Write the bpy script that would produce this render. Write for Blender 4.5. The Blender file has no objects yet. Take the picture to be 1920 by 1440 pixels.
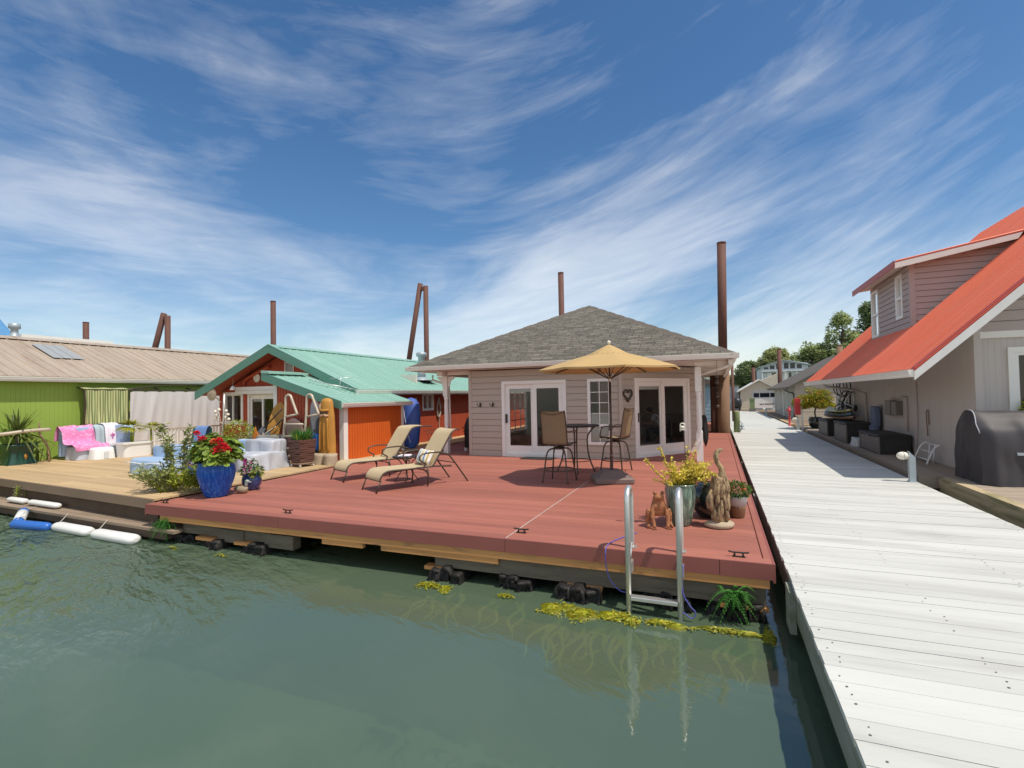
import bpy, math, random
from mathutils import Vector, Matrix
R = math.radians
scene = bpy.context.scene
col = scene.collection
rng = random.Random(7)
SKYX, SKYY = .7, 7.3
EXPO = 0.40

# ------------------------------------------------------------------ mesh helper
class MB:
    """collects boxes, prisms, tubes, lathes and leaves; build() links them as ONE mesh object"""
    def __init__(s):
        s.v = []; s.f = []; s.uv = {}; s.sm = []
    def face(s, pts, uv=None, smooth=False):
        b = len(s.v); s.v += [tuple(p) for p in pts]
        if uv: s.uv[len(s.f)] = uv
        s.f.append(tuple(range(b, b + len(pts)))); s.sm.append(smooth)
    def grid(s, rows, smooth=True, closed=False):
        b = len(s.v); n = len(rows[0])
        for r in rows: s.v += [tuple(p) for p in r]
        for i in range(len(rows) - 1):
            for j in range(n if closed else n - 1):
                k = (j + 1) % n
                s.f.append((b + i*n + j, b + i*n + k, b + (i+1)*n + k, b + (i+1)*n + j)); s.sm.append(smooth)
        return b
    def box(s, x0, x1, y0, y1, z0, z1, m=None):
        P = [(x0,y0,z0),(x1,y0,z0),(x1,y1,z0),(x0,y1,z0),(x0,y0,z1),(x1,y0,z1),(x1,y1,z1),(x0,y1,z1)]
        if m: P = [tuple(m @ Vector(p)) for p in P]
        b = len(s.v); s.v += P
        for q in ((3,2,1,0),(4,5,6,7),(0,1,5,4),(1,2,6,5),(2,3,7,6),(3,0,4,7)):
            s.f.append(tuple(b + i for i in q)); s.sm.append(False)
    def cbox(s, c, d, rz=0, rx=0, ry=0):
        m = Matrix.Translation(c) @ Matrix.Rotation(rz,4,'Z') @ Matrix.Rotation(rx,4,'X') @ Matrix.Rotation(ry,4,'Y')
        s.box(-d[0]/2,d[0]/2,-d[1]/2,d[1]/2,-d[2]/2,d[2]/2,m)
    def prism(s, poly, d):
        """extrude a 3-D polygon by vector d"""
        n = len(poly); b = len(s.v); d = Vector(d)
        s.v += [tuple(p) for p in poly] + [tuple(Vector(p) + d) for p in poly]
        s.f.append(tuple(b + i for i in range(n))); s.f.append(tuple(b + n + i for i in reversed(range(n)))); s.sm += [False]*2
        for i in range(n):
            j = (i+1) % n
            s.f.append((b+j, b+i, b+n+i, b+n+j)); s.sm.append(False)
    def bar(s, a, b_, w, h=None, up=(0,0,1)):
        """straight rectangular bar from a to b"""
        h = h or w; a = Vector(a); b_ = Vector(b_); t = (b_-a).normalized(); up = Vector(up)
        if abs(t.dot(up)) > .98: up = Vector((1,0,0))
        x = t.cross(up).normalized(); y = x.cross(t)
        s.prism([a + x*(i*w/2) + y*(j*h/2) for i,j in ((-1,-1),(1,-1),(1,1),(-1,1))], b_-a)
    def tube(s, pts, r, seg=8, caps=True, closed=False):
        pts = [Vector(p) for p in pts]; n = len(pts)
        rs = r if isinstance(r,(list,tuple)) else [r]*n
        rows = []; prev = None
        for i,p in enumerate(pts):
            if closed: t = pts[(i+1)%n]-pts[i-1]
            else: t = pts[min(i+1,n-1)]-pts[max(i-1,0)]
            if t.length < 1e-9: t = Vector((0,0,1))
            t.normalize()
            if prev is None:
                u = Vector((0,0,1)) if abs(t.z) < .9 else Vector((1,0,0))
                x = t.cross(u).normalized()
            else:
                x = prev - t*prev.dot(t)
                x = x.normalized() if x.length > 1e-6 else t.orthogonal().normalized()
            prev = x; y = t.cross(x)
            rows.append([p + (x*math.cos(2*math.pi*k/seg) + y*math.sin(2*math.pi*k/seg))*rs[i] for k in range(seg)])
        if closed: rows.append(rows[0])
        b = s.grid(rows, True, True)
        if caps and not closed:
            s.f.append(tuple(b + k for k in reversed(range(seg)))); s.sm.append(False)
            e = b + (len(rows)-1)*seg
            s.f.append(tuple(e + k for k in range(seg))); s.sm.append(False)
    def lathe(s, prof, c=(0,0,0), seg=24, sx=1, sy=1, wob=None, smooth=True):
        rows = []
        for r,z in prof:
            rows.append([(c[0]+sx*r*(1+(wob(k/seg,z) if wob else 0))*math.cos(2*math.pi*k/seg),
                          c[1]+sy*r*(1+(wob(k/seg,z) if wob else 0))*math.sin(2*math.pi*k/seg), c[2]+z) for k in range(seg)])
        b = s.grid(rows, smooth, True)
        s.f.append(tuple(b + k for k in reversed(range(seg)))); s.sm.append(False)
        e = b + (len(rows)-1)*seg
        s.f.append(tuple(e + k for k in range(seg))); s.sm.append(False)
    def ball(s, c, r, seg=12, rings=8):
        r = r if isinstance(r,(list,tuple)) else (r,r,r)
        prof = [(max(.002,math.sin(math.pi*i/rings)), -math.cos(math.pi*i/rings)) for i in range(rings+1)]
        rows = [[(c[0]+r[0]*q*math.cos(2*math.pi*k/seg), c[1]+r[1]*q*math.sin(2*math.pi*k/seg), c[2]+r[2]*z) for k in range(seg)] for q,z in prof]
        s.grid(rows, True, True)
    def leaf(s, p, d, up, L, W, fold=.25):
        d = Vector(d).normalized(); x = d.cross(Vector(up))
        if x.length < 1e-4: x = d.orthogonal()
        x.normalize(); n = x.cross(d); p = Vector(p)
        m = p + d*L*.45 ; t = p + d*L - n*L*.12
        a = m + x*W/2 + n*W*fold; b = m - x*W/2 + n*W*fold
        k = len(s.v); s.v += [tuple(p),tuple(a),tuple(t),tuple(b)]
        s.f += [(k,k+1,k+2),(k,k+2,k+3)]; s.sm += [False]*2
    def cloud(s, c, rad, n, L, W=None, g=rng, shell=.55, droop=0):
        """n leaves through an ellipsoid, denser towards its surface"""
        W = W or L*.6
        for _ in range(n):
            while True:
                q = Vector((g.uniform(-1,1),g.uniform(-1,1),g.uniform(-1,1)))
                if .05 < q.length <= 1: break
            q = q.normalized() * (q.length ** shell)
            p = Vector((c[0]+q.x*rad[0], c[1]+q.y*rad[1], c[2]+q.z*rad[2]))
            d = Vector((q.x+g.uniform(-.8,.8), q.y+g.uniform(-.8,.8), q.z*.6+g.uniform(-.6,.6)-droop))
            k = g.uniform(.65,1.3)
            s.leaf(p, d, (g.uniform(-.5,.5),g.uniform(-.5,.5),1), L*k, W*k)
    def blade(s, p, d, L, w, droop=.5, n=5, up=(0,0,1)):
        """arching strap leaf"""
        p = Vector(p); d = Vector(d).normalized(); x = d.cross(Vector(up))
        if x.length < 1e-3: x = Vector((1,0,0))
        x.normalize(); rows = []
        for i in range(n+1):
            t = i/n; q = p + d*L*t + Vector((0,0,-droop*L*t*t)); ww = w*(1-t**2.2)*.5 + .0015
            rows.append([q - x*ww, q + Vector((0,0,-ww*.4)), q + x*ww])
        s.grid(rows, True)
    def build(s, name, mat, parent=None, bevel=0, seg=2, weld=False):
        off = Vector((0,0,0))
        if parent is not None: off = Vector(ORG.get(parent.name_full,(0,0,0)))
        me = bpy.data.meshes.new(name)
        me.from_pydata([(a-off.x,b-off.y,c-off.z) for a,b,c in s.v], [], s.f)
        me.polygons.foreach_set('use_smooth', s.sm)
        if s.uv:
            L = me.uv_layers.new(name='UVMap')
            for fi,uvs in s.uv.items():
                for li,q in zip(me.polygons[fi].loop_indices, uvs): L.data[li].uv = q
        if isinstance(mat,str): mat = MAT[mat]
        me.materials.append(mat); me.update()
        o = bpy.data.objects.new(name, me); col.objects.link(o)
        if parent is not None:
            o.parent = parent; ORG[o.name_full] = tuple(off)
        if bevel:
            m = o.modifiers.new('bevel','BEVEL'); m.width = bevel; m.segments = seg; m.limit_method = 'ANGLE'; m.angle_limit = R(40)
        return o
ORG = {}
def tag(o, label, cat, group=None, kind=None):
    if label: o['label'] = label
    if cat: o['category'] = cat
    if group: o['group'] = group
    if kind: o['kind'] = kind
    return o
def thing(name, label, cat, loc=(0,0,0), rz=0, group=None):
    o = bpy.data.objects.new(name, None); col.objects.link(o); o.empty_display_size = .2
    o.location = loc; o.rotation_euler = (0,0,rz); ORG[o.name_full] = tuple(loc) if rz == 0 else (0,0,0)
    return tag(o, label, cat, group)
def struct(o): o['kind'] = 'structure'; return o
def dup(root, loc, rz=None, label=None):
    def cp(o, par):
        c = o.copy(); col.objects.link(c)
        if par is not None: c.parent = par
        for ch in o.children: cp(ch, c)
        return c
    r = cp(root, None); r.location = loc
    if rz is not None: r.rotation_euler = (0,0,rz)
    if label: r['label'] = label
    return r
def arc(c, r, a0, a1, n, ax=(1,0,0), ay=(0,0,1)):
    c = Vector(c); ax = Vector(ax); ay = Vector(ay)
    return [c + ax*(r*math.cos(R(a0+(a1-a0)*i/n))) + ay*(r*math.sin(R(a0+(a1-a0)*i/n))) for i in range(n+1)]
def smooth_path(pts, k=6):
    pts = [Vector(p) for p in pts]; out = []
    for i in range(len(pts)-1):
        p0 = pts[max(i-1,0)]; p1 = pts[i]; p2 = pts[i+1]; p3 = pts[min(i+2,len(pts)-1)]
        for j in range(k):
            t = j/k
            out.append(.5*((2*p1)+(p2-p0)*t+(2*p0-5*p1+4*p2-p3)*t*t+(3*p1-p0-3*p2+p3)*t**3))
    return out + [pts[-1]]
def minus(a, b, holes):
    """interval a..b minus the holes"""
    out = [(a,b)]
    for h0,h1 in holes:
        nx = []
        for x0,x1 in out:
            if h1 <= x0 or h0 >= x1: nx.append((x0,x1)); continue
            if h0 > x0: nx.append((x0,h0))
            if h1 < x1: nx.append((h1,x1))
        out = nx
    return [q for q in out if q[1]-q[0] > .004]
def siding(B, o, du, dn, u1, z0, z1, course=.16, holes=(), clip=None, back=.09, lap=.022):
    """horizontal lap boards on a wall: o origin at the foot, du along, dn outward; clip(z) -> (umin, umax)"""
    o = Vector(o); du = Vector(du).normalized(); dn = Vector(dn).normalized(); n = max(1,round((z1-z0)/course)); h = (z1-z0)/n
    for i in range(n):
        a = z0+i*h; b = a+h; gz = b-min(.017,h*.12)
        cuts = sorted({a,b,gz} | {q for h_ in holes for q in (h_[2],h_[3]) if a < q < b})
        for lo,hi in zip(cuts,cuts[1:]):
            mid = (lo+hi)/2
            hs = [(h_[0],h_[1]) for h_ in holes if h_[2] < mid < h_[3]]
            ua,ub = (0,u1) if clip is None else clip(lo)
            va,vb = (0,u1) if clip is None else clip(hi)
            if ub-ua < .02: continue
            tl = lap*(1-(lo-a)/h*.5); th = lap*(1-(hi-a)/h*.5)
            if lo >= gz-1e-6: tl = th = -.010
            for x0,x1 in minus(ua,ub,hs):
                y0 = va if (clip and x0 == ua) else x0; y1 = vb if (clip and x1 == ub) else x1
                if y1 < y0: y0 = y1 = (y0+y1)/2
                P = lambda u,z,d: o + du*u + dn*d + Vector((0,0,z-o.z))
                q = [P(x0,lo,tl),P(x1,lo,tl),P(y1,hi,th),P(y0,hi,th),P(x0,lo,-back),P(x1,lo,-back),P(y1,hi,-back),P(y0,hi,-back)]
                k = len(B.v); B.v += [tuple(t) for t in q]
                for f in ((0,1,2,3),(5,4,7,6),(1,0,4,5),(3,2,6,7),(0,3,7,4),(2,1,5,6)):
                    B.f.append(tuple(k+t for t in f)); B.sm.append(False)
def vboards(B, o, du, dn, u1, z0, top, w=.15, holes=(), gap=.012, th=.02, back=.08):
    """vertical grooved boards on a wall; top(u) gives the height of the wall's top"""
    o = Vector(o); du = Vector(du).normalized(); dn = Vector(dn).normalized(); n = max(1,round(u1/w)); w = u1/n
    if not callable(top): tz = top; top = lambda u: tz
    us = set()
    for i in range(n): us |= {i*w, (i+1)*w-gap, (i+1)*w}
    for h_ in holes: us |= {h_[0],h_[1]}
    us = sorted(us)
    for a,b in zip(us,us[1:]):
        if b-a < .0005: continue
        mid = (a+b)/2; frac = mid/w - math.floor(mid/w); d = 0 if frac > (w-gap)/w else th
        hs = [(h_[2],h_[3]) for h_ in holes if h_[0] < mid < h_[1]]
        for lo,hi in minus(z0,max(top(a),top(b)),hs):
            za = min(hi,top(a)); zb = min(hi,top(b))
            P = lambda u,z,d_: o + du*u + dn*d_ + Vector((0,0,z-o.z))
            q = [P(a,lo,d),P(b,lo,d),P(b,zb,d),P(a,za,d),P(a,lo,-back),P(b,lo,-back),P(b,zb,-back),P(a,za,-back)]
            k = len(B.v); B.v += [tuple(t) for t in q]
            for f in ((0,1,2,3),(5,4,7,6),(1,0,4,5),(3,2,6,7),(0,3,7,4),(2,1,5,6)):
                B.f.append(tuple(k+t for t in f)); B.sm.append(False)

# ------------------------------------------------------------------ materials
MAT = {}
def nodes(name):
    m = bpy.data.materials.new(name); m.use_nodes = True; nt = m.node_tree
    MAT[name] = m
    return m, nt, nt.nodes['Principled BSDF']
def N(nt, t, **kw):
    n = nt.nodes.new(t)
    for k,v in kw.items():
        if k in n.inputs: n.inputs[k].default_value = v
        else: setattr(n,k,v)
    return n
def math_(nt, op, a, b=None, c=None):
    n = nt.nodes.new('ShaderNodeMath'); n.operation = op
    for i,x in enumerate((a,b,c)):
        if x is None: continue
        if isinstance(x,(int,float)): n.inputs[i].default_value = x
        else: nt.links.new(x, n.inputs[i])
    return n.outputs[0]
def mixc(nt, f, a, b, mode='MIX'):
    n = nt.nodes.new('ShaderNodeMix'); n.data_type = 'RGBA'; n.blend_type = mode
    for s_,x in ((n.inputs[0],f),(n.inputs[6],a),(n.inputs[7],b)):
        if isinstance(x,(int,float)): s_.default_value = x
        elif isinstance(x,(tuple,list)): s_.default_value = tuple(x)+(1,) if len(x)==3 else x
        else: nt.links.new(x, s_)
    return n.outputs[2]
def ramp(nt, f, stops):
    n = nt.nodes.new('ShaderNodeValToRGB'); nt.links.new(f, n.inputs[0]); cr = n.color_ramp
    while len(cr.elements) < len(stops): cr.elements.new(.5)
    for e,(p,c) in zip(cr.elements, stops): e.position = p; e.color = (c,c,c,1) if isinstance(c,(int,float)) else tuple(c)+(1,)
    return n.outputs[0]
def coords(nt, scale=(1,1,1), src='Object', rot=(0,0,0)):
    t = nt.nodes.new('ShaderNodeTexCoord'); mp = nt.nodes.new('ShaderNodeMapping')
    nt.links.new(t.outputs[src], mp.inputs[0]); mp.inputs['Scale'].default_value = scale; mp.inputs['Rotation'].default_value = rot
    return mp.outputs[0]
def noise(nt, vec, scale, detail=4, rough=.55, dist=0):
    n = N(nt,'ShaderNodeTexNoise',Scale=scale,Detail=detail,Roughness=rough,Distortion=dist); nt.links.new(vec,n.inputs['Vector']); return n.outputs[0]
def bumpn(nt, p, h, strength=.3, dist=.02):
    b = N(nt,'ShaderNodeBump',Strength=strength,Distance=dist); nt.links.new(h,b.inputs['Height']); nt.links.new(b.outputs[0],p.inputs['Normal'])
def pbr(name, c, rough=.6, metal=0, var=.18, scale=2.5, island=0, bump=0, bscale=60, stretch=(1,1,1), c2=None, thr=(.45,.7), coat=0, back=0, spec=None):
    """base colour with large soft variation, optional second colour in patches, per-piece variation and fine bump"""
    m,nt,p = nodes(name); v = coords(nt, stretch)
    n1 = noise(nt, v, scale, 6, .6)
    k = math_(nt,'MULTIPLY_ADD', n1, 2*var, 1-var)
    if island:
        g = nt.nodes.new('ShaderNodeNewGeometry')
        k = math_(nt,'MULTIPLY', k, math_(nt,'MULTIPLY_ADD', g.outputs['Random Per Island'], 2*island, 1-island))
    base = c
    if c2:
        n2 = noise(nt, v, scale*1.7, 5, .65, .6)
        base = mixc(nt, ramp(nt, n2, [(thr[0],0),(thr[1],1)]), c, c2)
    vm = nt.nodes.new('ShaderNodeVectorMath'); vm.operation = 'SCALE'
    if isinstance(base,tuple): vm.inputs[0].default_value = base
    else: nt.links.new(base, vm.inputs[0])
    nt.links.new(k, vm.inputs['Scale']); nt.links.new(vm.outputs[0], p.inputs['Base Color'])
    p.inputs['Roughness'].default_value = rough; p.inputs['Metallic'].default_value = metal
    if spec is not None: p.inputs['Specular IOR Level'].default_value = spec
    if coat: p.inputs['Coat Weight'].default_value = coat; p.inputs['Coat Roughness'].default_value = .08
    if bump: bumpn(nt, p, noise(nt, v, bscale, 4, .6), bump, .01)
    if back:   # thin leaves and cloth let some light through
        t = N(nt,'ShaderNodeBsdfTranslucent'); nt.links.new(vm.outputs[0], t.inputs[0])
        mx = nt.nodes.new('ShaderNodeMixShader'); mx.inputs[0].default_value = back
        out = nt.nodes['Material Output']
        nt.links.new(p.outputs[0],mx.inputs[1]); nt.links.new(t.outputs[0],mx.inputs[2]); nt.links.new(mx.outputs[0],out.inputs[0])
    return m
def stripes(name, axis, period, cols, rough=.8, back=0, src='Object', soft=.02):
    """woven stripes across one axis; cols = [(width fraction, colour)...]"""
    m,nt,p = nodes(name); t = nt.nodes.new('ShaderNodeTexCoord'); sp = nt.nodes.new('ShaderNodeSeparateXYZ')
    nt.links.new(t.outputs[src], sp.inputs[0])
    f = math_(nt,'FRACT', math_(nt,'DIVIDE', sp.outputs[axis], period))
    n = nt.nodes.new('ShaderNodeValToRGB'); nt.links.new(f,n.inputs[0]); cr = n.color_ramp; cr.interpolation = 'CONSTANT'
    pos = 0
    while len(cr.elements) < len(cols): cr.elements.new(.9)
    for e,(w,c) in zip(cr.elements, cols): e.position = pos; e.color = c+(1,); pos += w
    nt.links.new(n.outputs[0], p.inputs['Base Color']); p.inputs['Roughness'].default_value = rough
    if back:
        tr = N(nt,'ShaderNodeBsdfTranslucent'); nt.links.new(n.outputs[0], tr.inputs[0]); mx = nt.nodes.new('ShaderNodeMixShader'); mx.inputs[0].default_value = back
        nt.links.new(p.outputs[0],mx.inputs[1]); nt.links.new(tr.outputs[0],mx.inputs[2]); nt.links.new(mx.outputs[0],nt.nodes['Material Output'].inputs[0])
    return m

pbr('red_board', (.335,.116,.080), .66, var=.20, scale=.55, island=.13, bump=.2, bscale=26, stretch=(.35,1,1), c2=(.41,.150,.105), thr=(.50,.80))
pbr('red_fascia', (.27,.082,.066), .6, var=.14, scale=2)
pbr('fir_beam', (.52,.25,.085), .75, var=.3, scale=4, stretch=(.3,1,3), c2=(.22,.12,.06), thr=(.55,.75))
pbr('grey_beam', (.15,.125,.09), .85, var=.45, scale=4, stretch=(.3,1,3), bump=.4, bscale=24, c2=(.08,.07,.05), thr=(.5,.75))
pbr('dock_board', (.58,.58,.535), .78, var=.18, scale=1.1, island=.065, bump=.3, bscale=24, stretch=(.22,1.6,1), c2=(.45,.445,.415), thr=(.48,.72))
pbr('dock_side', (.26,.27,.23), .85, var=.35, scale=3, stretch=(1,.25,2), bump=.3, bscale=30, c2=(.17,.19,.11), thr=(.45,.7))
pbr('tan_board', (.50,.35,.185), .75, var=.18, scale=1.6, island=.13, bump=.2, bscale=26, stretch=(.25,1,1))
pbr('brown_board', (.24,.165,.11), .8, var=.25, scale=2, island=.12, stretch=(.25,1,1), bump=.2, bscale=30)
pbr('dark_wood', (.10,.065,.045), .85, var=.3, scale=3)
pbr('old_board', (.27,.20,.14), .85, var=.3, scale=3, island=.15, stretch=(.25,1,1), bump=.3, bscale=30)
pbr('walk_board', (.36,.29,.22), .8, var=.2, scale=2, island=.1, stretch=(1,.25,1), bump=.2, bscale=30)
pbr('timber', (.50,.39,.24), .85, var=.3, scale=2.5, stretch=(1,.2,2), c2=(.20,.19,.08), thr=(.48,.68), bump=.3, bscale=30)
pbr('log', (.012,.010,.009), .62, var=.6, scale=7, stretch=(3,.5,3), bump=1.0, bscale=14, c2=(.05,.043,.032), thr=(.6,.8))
pbr('nail', (.20,.18,.16), .6, metal=.5)
pbr('metal_dark', (.035,.028,.023), .45, metal=.3, var=.25, scale=20)
pbr('iron', (.045,.035,.03), .5, metal=.6)
pbr('bronze_frame', (.085,.062,.046), .42, metal=.35, var=.2, scale=12)
pbr('alu', (.66,.66,.64), .38, metal=.75, var=.12, scale=6)
pbr('alu_old', (.55,.47,.36), .5, metal=.3, var=.2, scale=6)
pbr('white_paint', (.80,.78,.72), .5, var=.06, scale=3)
pbr('vinyl_white', (.83,.82,.77), .4, var=.03, scale=3)
pbr('gutter_white', (.78,.76,.69), .45, var=.08, scale=2)
pbr('grey_siding', (.46,.395,.33), .7, var=.06, scale=1.5, bump=.08, bscale=40)
pbr('soffit', (.72,.68,.62), .7, var=.05)
pbr('orange_wall', (.62,.115,.012), .62, var=.12, scale=1.5, stretch=(1,1,.4), bump=.06, bscale=40)
pbr('red_wall', (.42,.07,.028), .65, var=.14, scale=1.5, bump=.06, bscale=40)
pbr('red_soffit', (.34,.075,.04), .7, var=.12)
pbr('green_wall', (.28,.40,.065), .7, var=.07, scale=1.2, bump=.05, bscale=40)
pbr('teal_metal', (.27,.47,.385), .42, metal=.1, var=.16, scale=1.0, stretch=(.3,3,.3), c2=(.37,.56,.47), thr=(.5,.8))
pbr('teal_trim', (.10,.25,.19), .45, var=.08)
pbr('tan_metal', (.45,.37,.285), .5, metal=.1, var=.22, scale=.8, stretch=(.3,2.6,.3), c2=(.33,.235,.165), thr=(.50,.75))
pbr('skylight', (.36,.37,.36), .35, var=.12, scale=4)
pbr('blue_metal', (.10,.26,.46), .45, var=.08)
pbr('pink_metal', (.55,.16,.14), .5, var=.08)
pbr('red_metal', (.80,.195,.10), .42, metal=.05, var=.17, scale=1.0, stretch=(.25,3.5,.25), c2=(.72,.235,.15), thr=(.5,.75))
pbr('red_metal_trim', (.42,.035,.022), .45, var=.08)
pbr('mauve_wall', (.53,.485,.445), .7, var=.06, scale=1.5, bump=.06, bscale=40)
pbr('mauve_siding', (.46,.385,.355), .7, var=.06, scale=1.5)
pbr('bark_white_trim', (.74,.73,.70), .6, var=.14, scale=5, stretch=(1,.3,.3))
pbr('rust', (.12,.050,.034), .75, var=.28, scale=1.5, bump=.2, bscale=25, c2=(.13,.052,.035), thr=(.5,.75))
pbr('rust_dusty', (.22,.13,.075), .8, var=.25, scale=1.5, bump=.2, bscale=25)
pbr('cloth_umbrella', (.62,.43,.19), .85, var=.06, scale=3, back=.22)
pbr('sling', (.60,.47,.28), .75, var=.08, scale=6, bump=.3, bscale=400, back=.12)
pbr('sling_dark', (.33,.24,.14), .75, var=.08, scale=6, bump=.3, bscale=400, back=.25)
pbr('resin_base', (.17,.125,.11), .55, var=.08, scale=6)
pbr('glaze_blue', (.006,.075,.40), .3, var=.25, scale=3, stretch=(5,5,.5), c2=(.06,.24,.60), thr=(.50,.68), coat=.08, spec=.3)
pbr('glaze_blue_small', (.02,.05,.17), .15, var=.25, scale=6, c2=(.06,.10,.24), thr=(.5,.7), coat=.6)
pbr('glaze_green', (.085,.145,.11), .18, var=.3, scale=4, stretch=(5,5,.6), c2=(.32,.41,.32), thr=(.45,.66), coat=.4)
pbr('glaze_black', (.008,.014,.015), .12, var=.2, coat=.7)
pbr('pot_brown', (.20,.095,.045), .5, var=.2, scale=4, stretch=(3,3,.6))
pbr('pot_grey', (.50,.44,.42), .4, var=.12, scale=5)
pbr('urn_green', (.012,.055,.035), .35, var=.2, scale=4)
pbr('soil', (.04,.028,.018), .95, var=.4, scale=20)
pbr('terracotta', (.36,.145,.06), .8, var=.4, scale=16, c2=(.09,.045,.025), thr=(.52,.66), bump=.8, bscale=34)
pbr('driftwood', (.36,.25,.135), .9, var=.45, scale=14, stretch=(1.6,1.6,.5), c2=(.10,.07,.045), thr=(.48,.62), bump=1.0, bscale=26)
pbr('geranium_leaf', (.17,.26,.03), .55, var=.25, scale=8, island=.45, c2=(.26,.30,.04), thr=(.5,.75), back=.3)
pbr('petal_red', (.70,.02,.035), .6, var=.2, scale=20, island=.3, back=.2)
pbr('petal_coral', (.75,.10,.04), .6, var=.2, scale=20, island=.2, back=.2)
pbr('petal_pink', (.70,.25,.42), .6, var=.2, scale=20, island=.35, back=.2)
pbr('petal_magenta', (.50,.03,.30), .6, var=.2, scale=20, island=.4, c2=(.75,.45,.65), thr=(.5,.6), back=.2)
pbr('petal_white', (.75,.73,.62), .6, var=.1, back=.2)
pbr('leaf_green', (.085,.17,.025), .6, var=.25, scale=6, island=.45, back=.3)
pbr('leaf_lime', (.32,.37,.04), .6, var=.25, scale=6, island=.4, back=.3)
pbr('leaf_grey', (.30,.33,.13), .65, var=.25, scale=6, island=.4, back=.25)
pbr('leaf_yellow', (.74,.62,.10), .6, var=.2, scale=10, island=.3, c2=(.30,.33,.05), thr=(.55,.7), back=.3)
pbr('leaf_maple', (.30,.34,.02), .6, var=.2, scale=4, island=.4, back=.35, c2=(.50,.22,.03), thr=(.50,.62))
pbr('leaf_fern', (.06,.22,.03), .6, var=.25, scale=6, island=.4, back=.3)
pbr('leaf_palm', (.33,.33,.03), .55, var=.25, scale=5, island=.4, back=.3)
pbr('leaf_strap', (.12,.16,.035), .5, var=.25, scale=5, island=.45, c2=(.42,.42,.07), thr=(.58,.75), back=.25)
pbr('leaf_rust', (.26,.10,.03), .65, var=.3, scale=8, island=.4, back=.25)
pbr('tree_mid', (.38,.44,.20), .7, var=.3, scale=.25, island=.45, back=.4)
pbr('tree_dark', (.25,.32,.15), .7, var=.3, scale=.25, island=.45, back=.4)
pbr('tree_pale', (.42,.45,.20), .7, var=.3, scale=.25, island=.45, back=.4)
pbr('bark', (.13,.10,.075), .9, var=.3, scale=5)
pbr('algae', (.26,.28,.012), .42, var=.45, scale=11, island=.25, c2=(.42,.33,.02), thr=(.45,.7), bump=.6, bscale=40)
pbr('weed', (.40,.29,.04), .7, var=.35, scale=6)
pbr('cover_blue', (.34,.46,.63), .55, var=.18, scale=3, bump=.5, bscale=4.5)
pbr('cover_grey', (.46,.48,.53), .5, var=.2, scale=4, bump=.7, bscale=4.5)
pbr('piping_white', (.80,.82,.86), .5)
pbr('blanket_pink', (.72,.22,.45), .9, var=.25, scale=7, bump=.5, bscale=30, c2=(.85,.55,.72), thr=(.5,.7))
pbr('towel_grey', (.38,.47,.50), .9, var=.1, scale=8, bump=.3, bscale=60)
pbr('towel_white', (.80,.73,.77), .9, var=.06, scale=5, c2=(.80,.62,.70), thr=(.6,.75), bump=.2, bscale=60)
pbr('towel_blue', (.15,.26,.52), .9, var=.15, scale=10)
pbr('plastic_white', (.80,.80,.79), .4, var=.04)
pbr('plastic_green', (.015,.10,.075), .45, var=.1)
pbr('plastic_blue', (.03,.16,.50), .35, var=.15)
pbr('curtain', (.74,.70,.68), .85, var=.05, scale=2, back=.2)
stripes('awning_stripe', 1, .075, [(.30,(.66,.62,.30)),(.36,(.15,.20,.075)),(.34,(.50,.57,.26))], back=.2)
pbr('tarp_blue', (.055,.12,.42), .6, var=.14, scale=3, bump=.3, bscale=7)
pbr('cover_brown', (.16,.095,.085), .7, var=.25, scale=4, bump=.6, bscale=8)
pbr('grill_cover', (.042,.037,.042), .58, var=.2, scale=3, bump=.35, bscale=5)
pbr('black_cover', (.012,.011,.011), .6, var=.2)
pbr('wood_carving', (.46,.22,.035), .6, var=.3, scale=6, stretch=(2,2,.4), c2=(.26,.12,.02), thr=(.55,.7))
pbr('wood_stump', (.42,.34,.24), .9, var=.3, scale=9, bump=.5, bscale=30)
pbr('planter_slat', (.12,.055,.042), .6, var=.15, scale=4, island=.12)
pbr('rope', (.50,.45,.38), .9, var=.2, scale=30)
pbr('rope_blue', (.10,.11,.42), .7)
pbr('board_grey', (.12,.13,.15), .4, var=.2)
pbr('board_tan', (.55,.34,.21), .45, var=.12, scale=4)
pbr('board_yellow', (.70,.56,.02), .35, var=.1, c2=(.75,.75,.70), thr=(.55,.6), scale=1.3)
pbr('board_blue', (.16,.26,.36), .4, var=.1)
pbr('deck_box', (.165,.15,.135), .55, var=.1, scale=4)
pbr('deck_box_dark', (.03,.028,.026), .6, var=.15, scale=4)
pbr('tyre', (.012,.012,.012), .7)
pbr('bike_paint', (.55,.57,.60), .35, metal=.3)
pbr('bike_black', (.02,.02,.022), .4)
pbr('cushion_blue', (.13,.17,.25), .8, var=.1)
pbr('signal_red', (.58,.05,.055), .45, var=.12)
pbr('post_green', (.22,.27,.12), .55, var=.15, scale=5)
pbr('galv', (.40,.46,.49), .5, metal=.35, var=.12, scale=4)
pbr('lens_cream', (.78,.74,.62), .35, var=.06)
pbr('cream_siding', (.60,.54,.42), .7, var=.05)
pbr('beige_wall', (.45,.40,.32), .75, var=.08)
pbr('roof_brown', (.125,.105,.085), .85, var=.15, scale=3)
pbr('far_white', (.62,.65,.66), .6, var=.05)
pbr('far_grey', (.33,.38,.41), .6, var=.08)
pbr('far_blue', (.26,.42,.50), .65, var=.05)
pbr('dark_glass', (.02,.025,.03), .08, var=.1)
pbr('bank_grass', (.13,.15,.06), .9, var=.3, scale=.15)
pbr('hill_forest', (.10,.15,.12), .95, var=.3, scale=.01)
pbr('riverbed', (.14,.18,.11), .9, var=.2, scale=.4)
pbr('room_wall', (.70,.64,.56), .8, var=.04)
pbr('room_dark', (.20,.17,.14), .7, var=.2)
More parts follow.
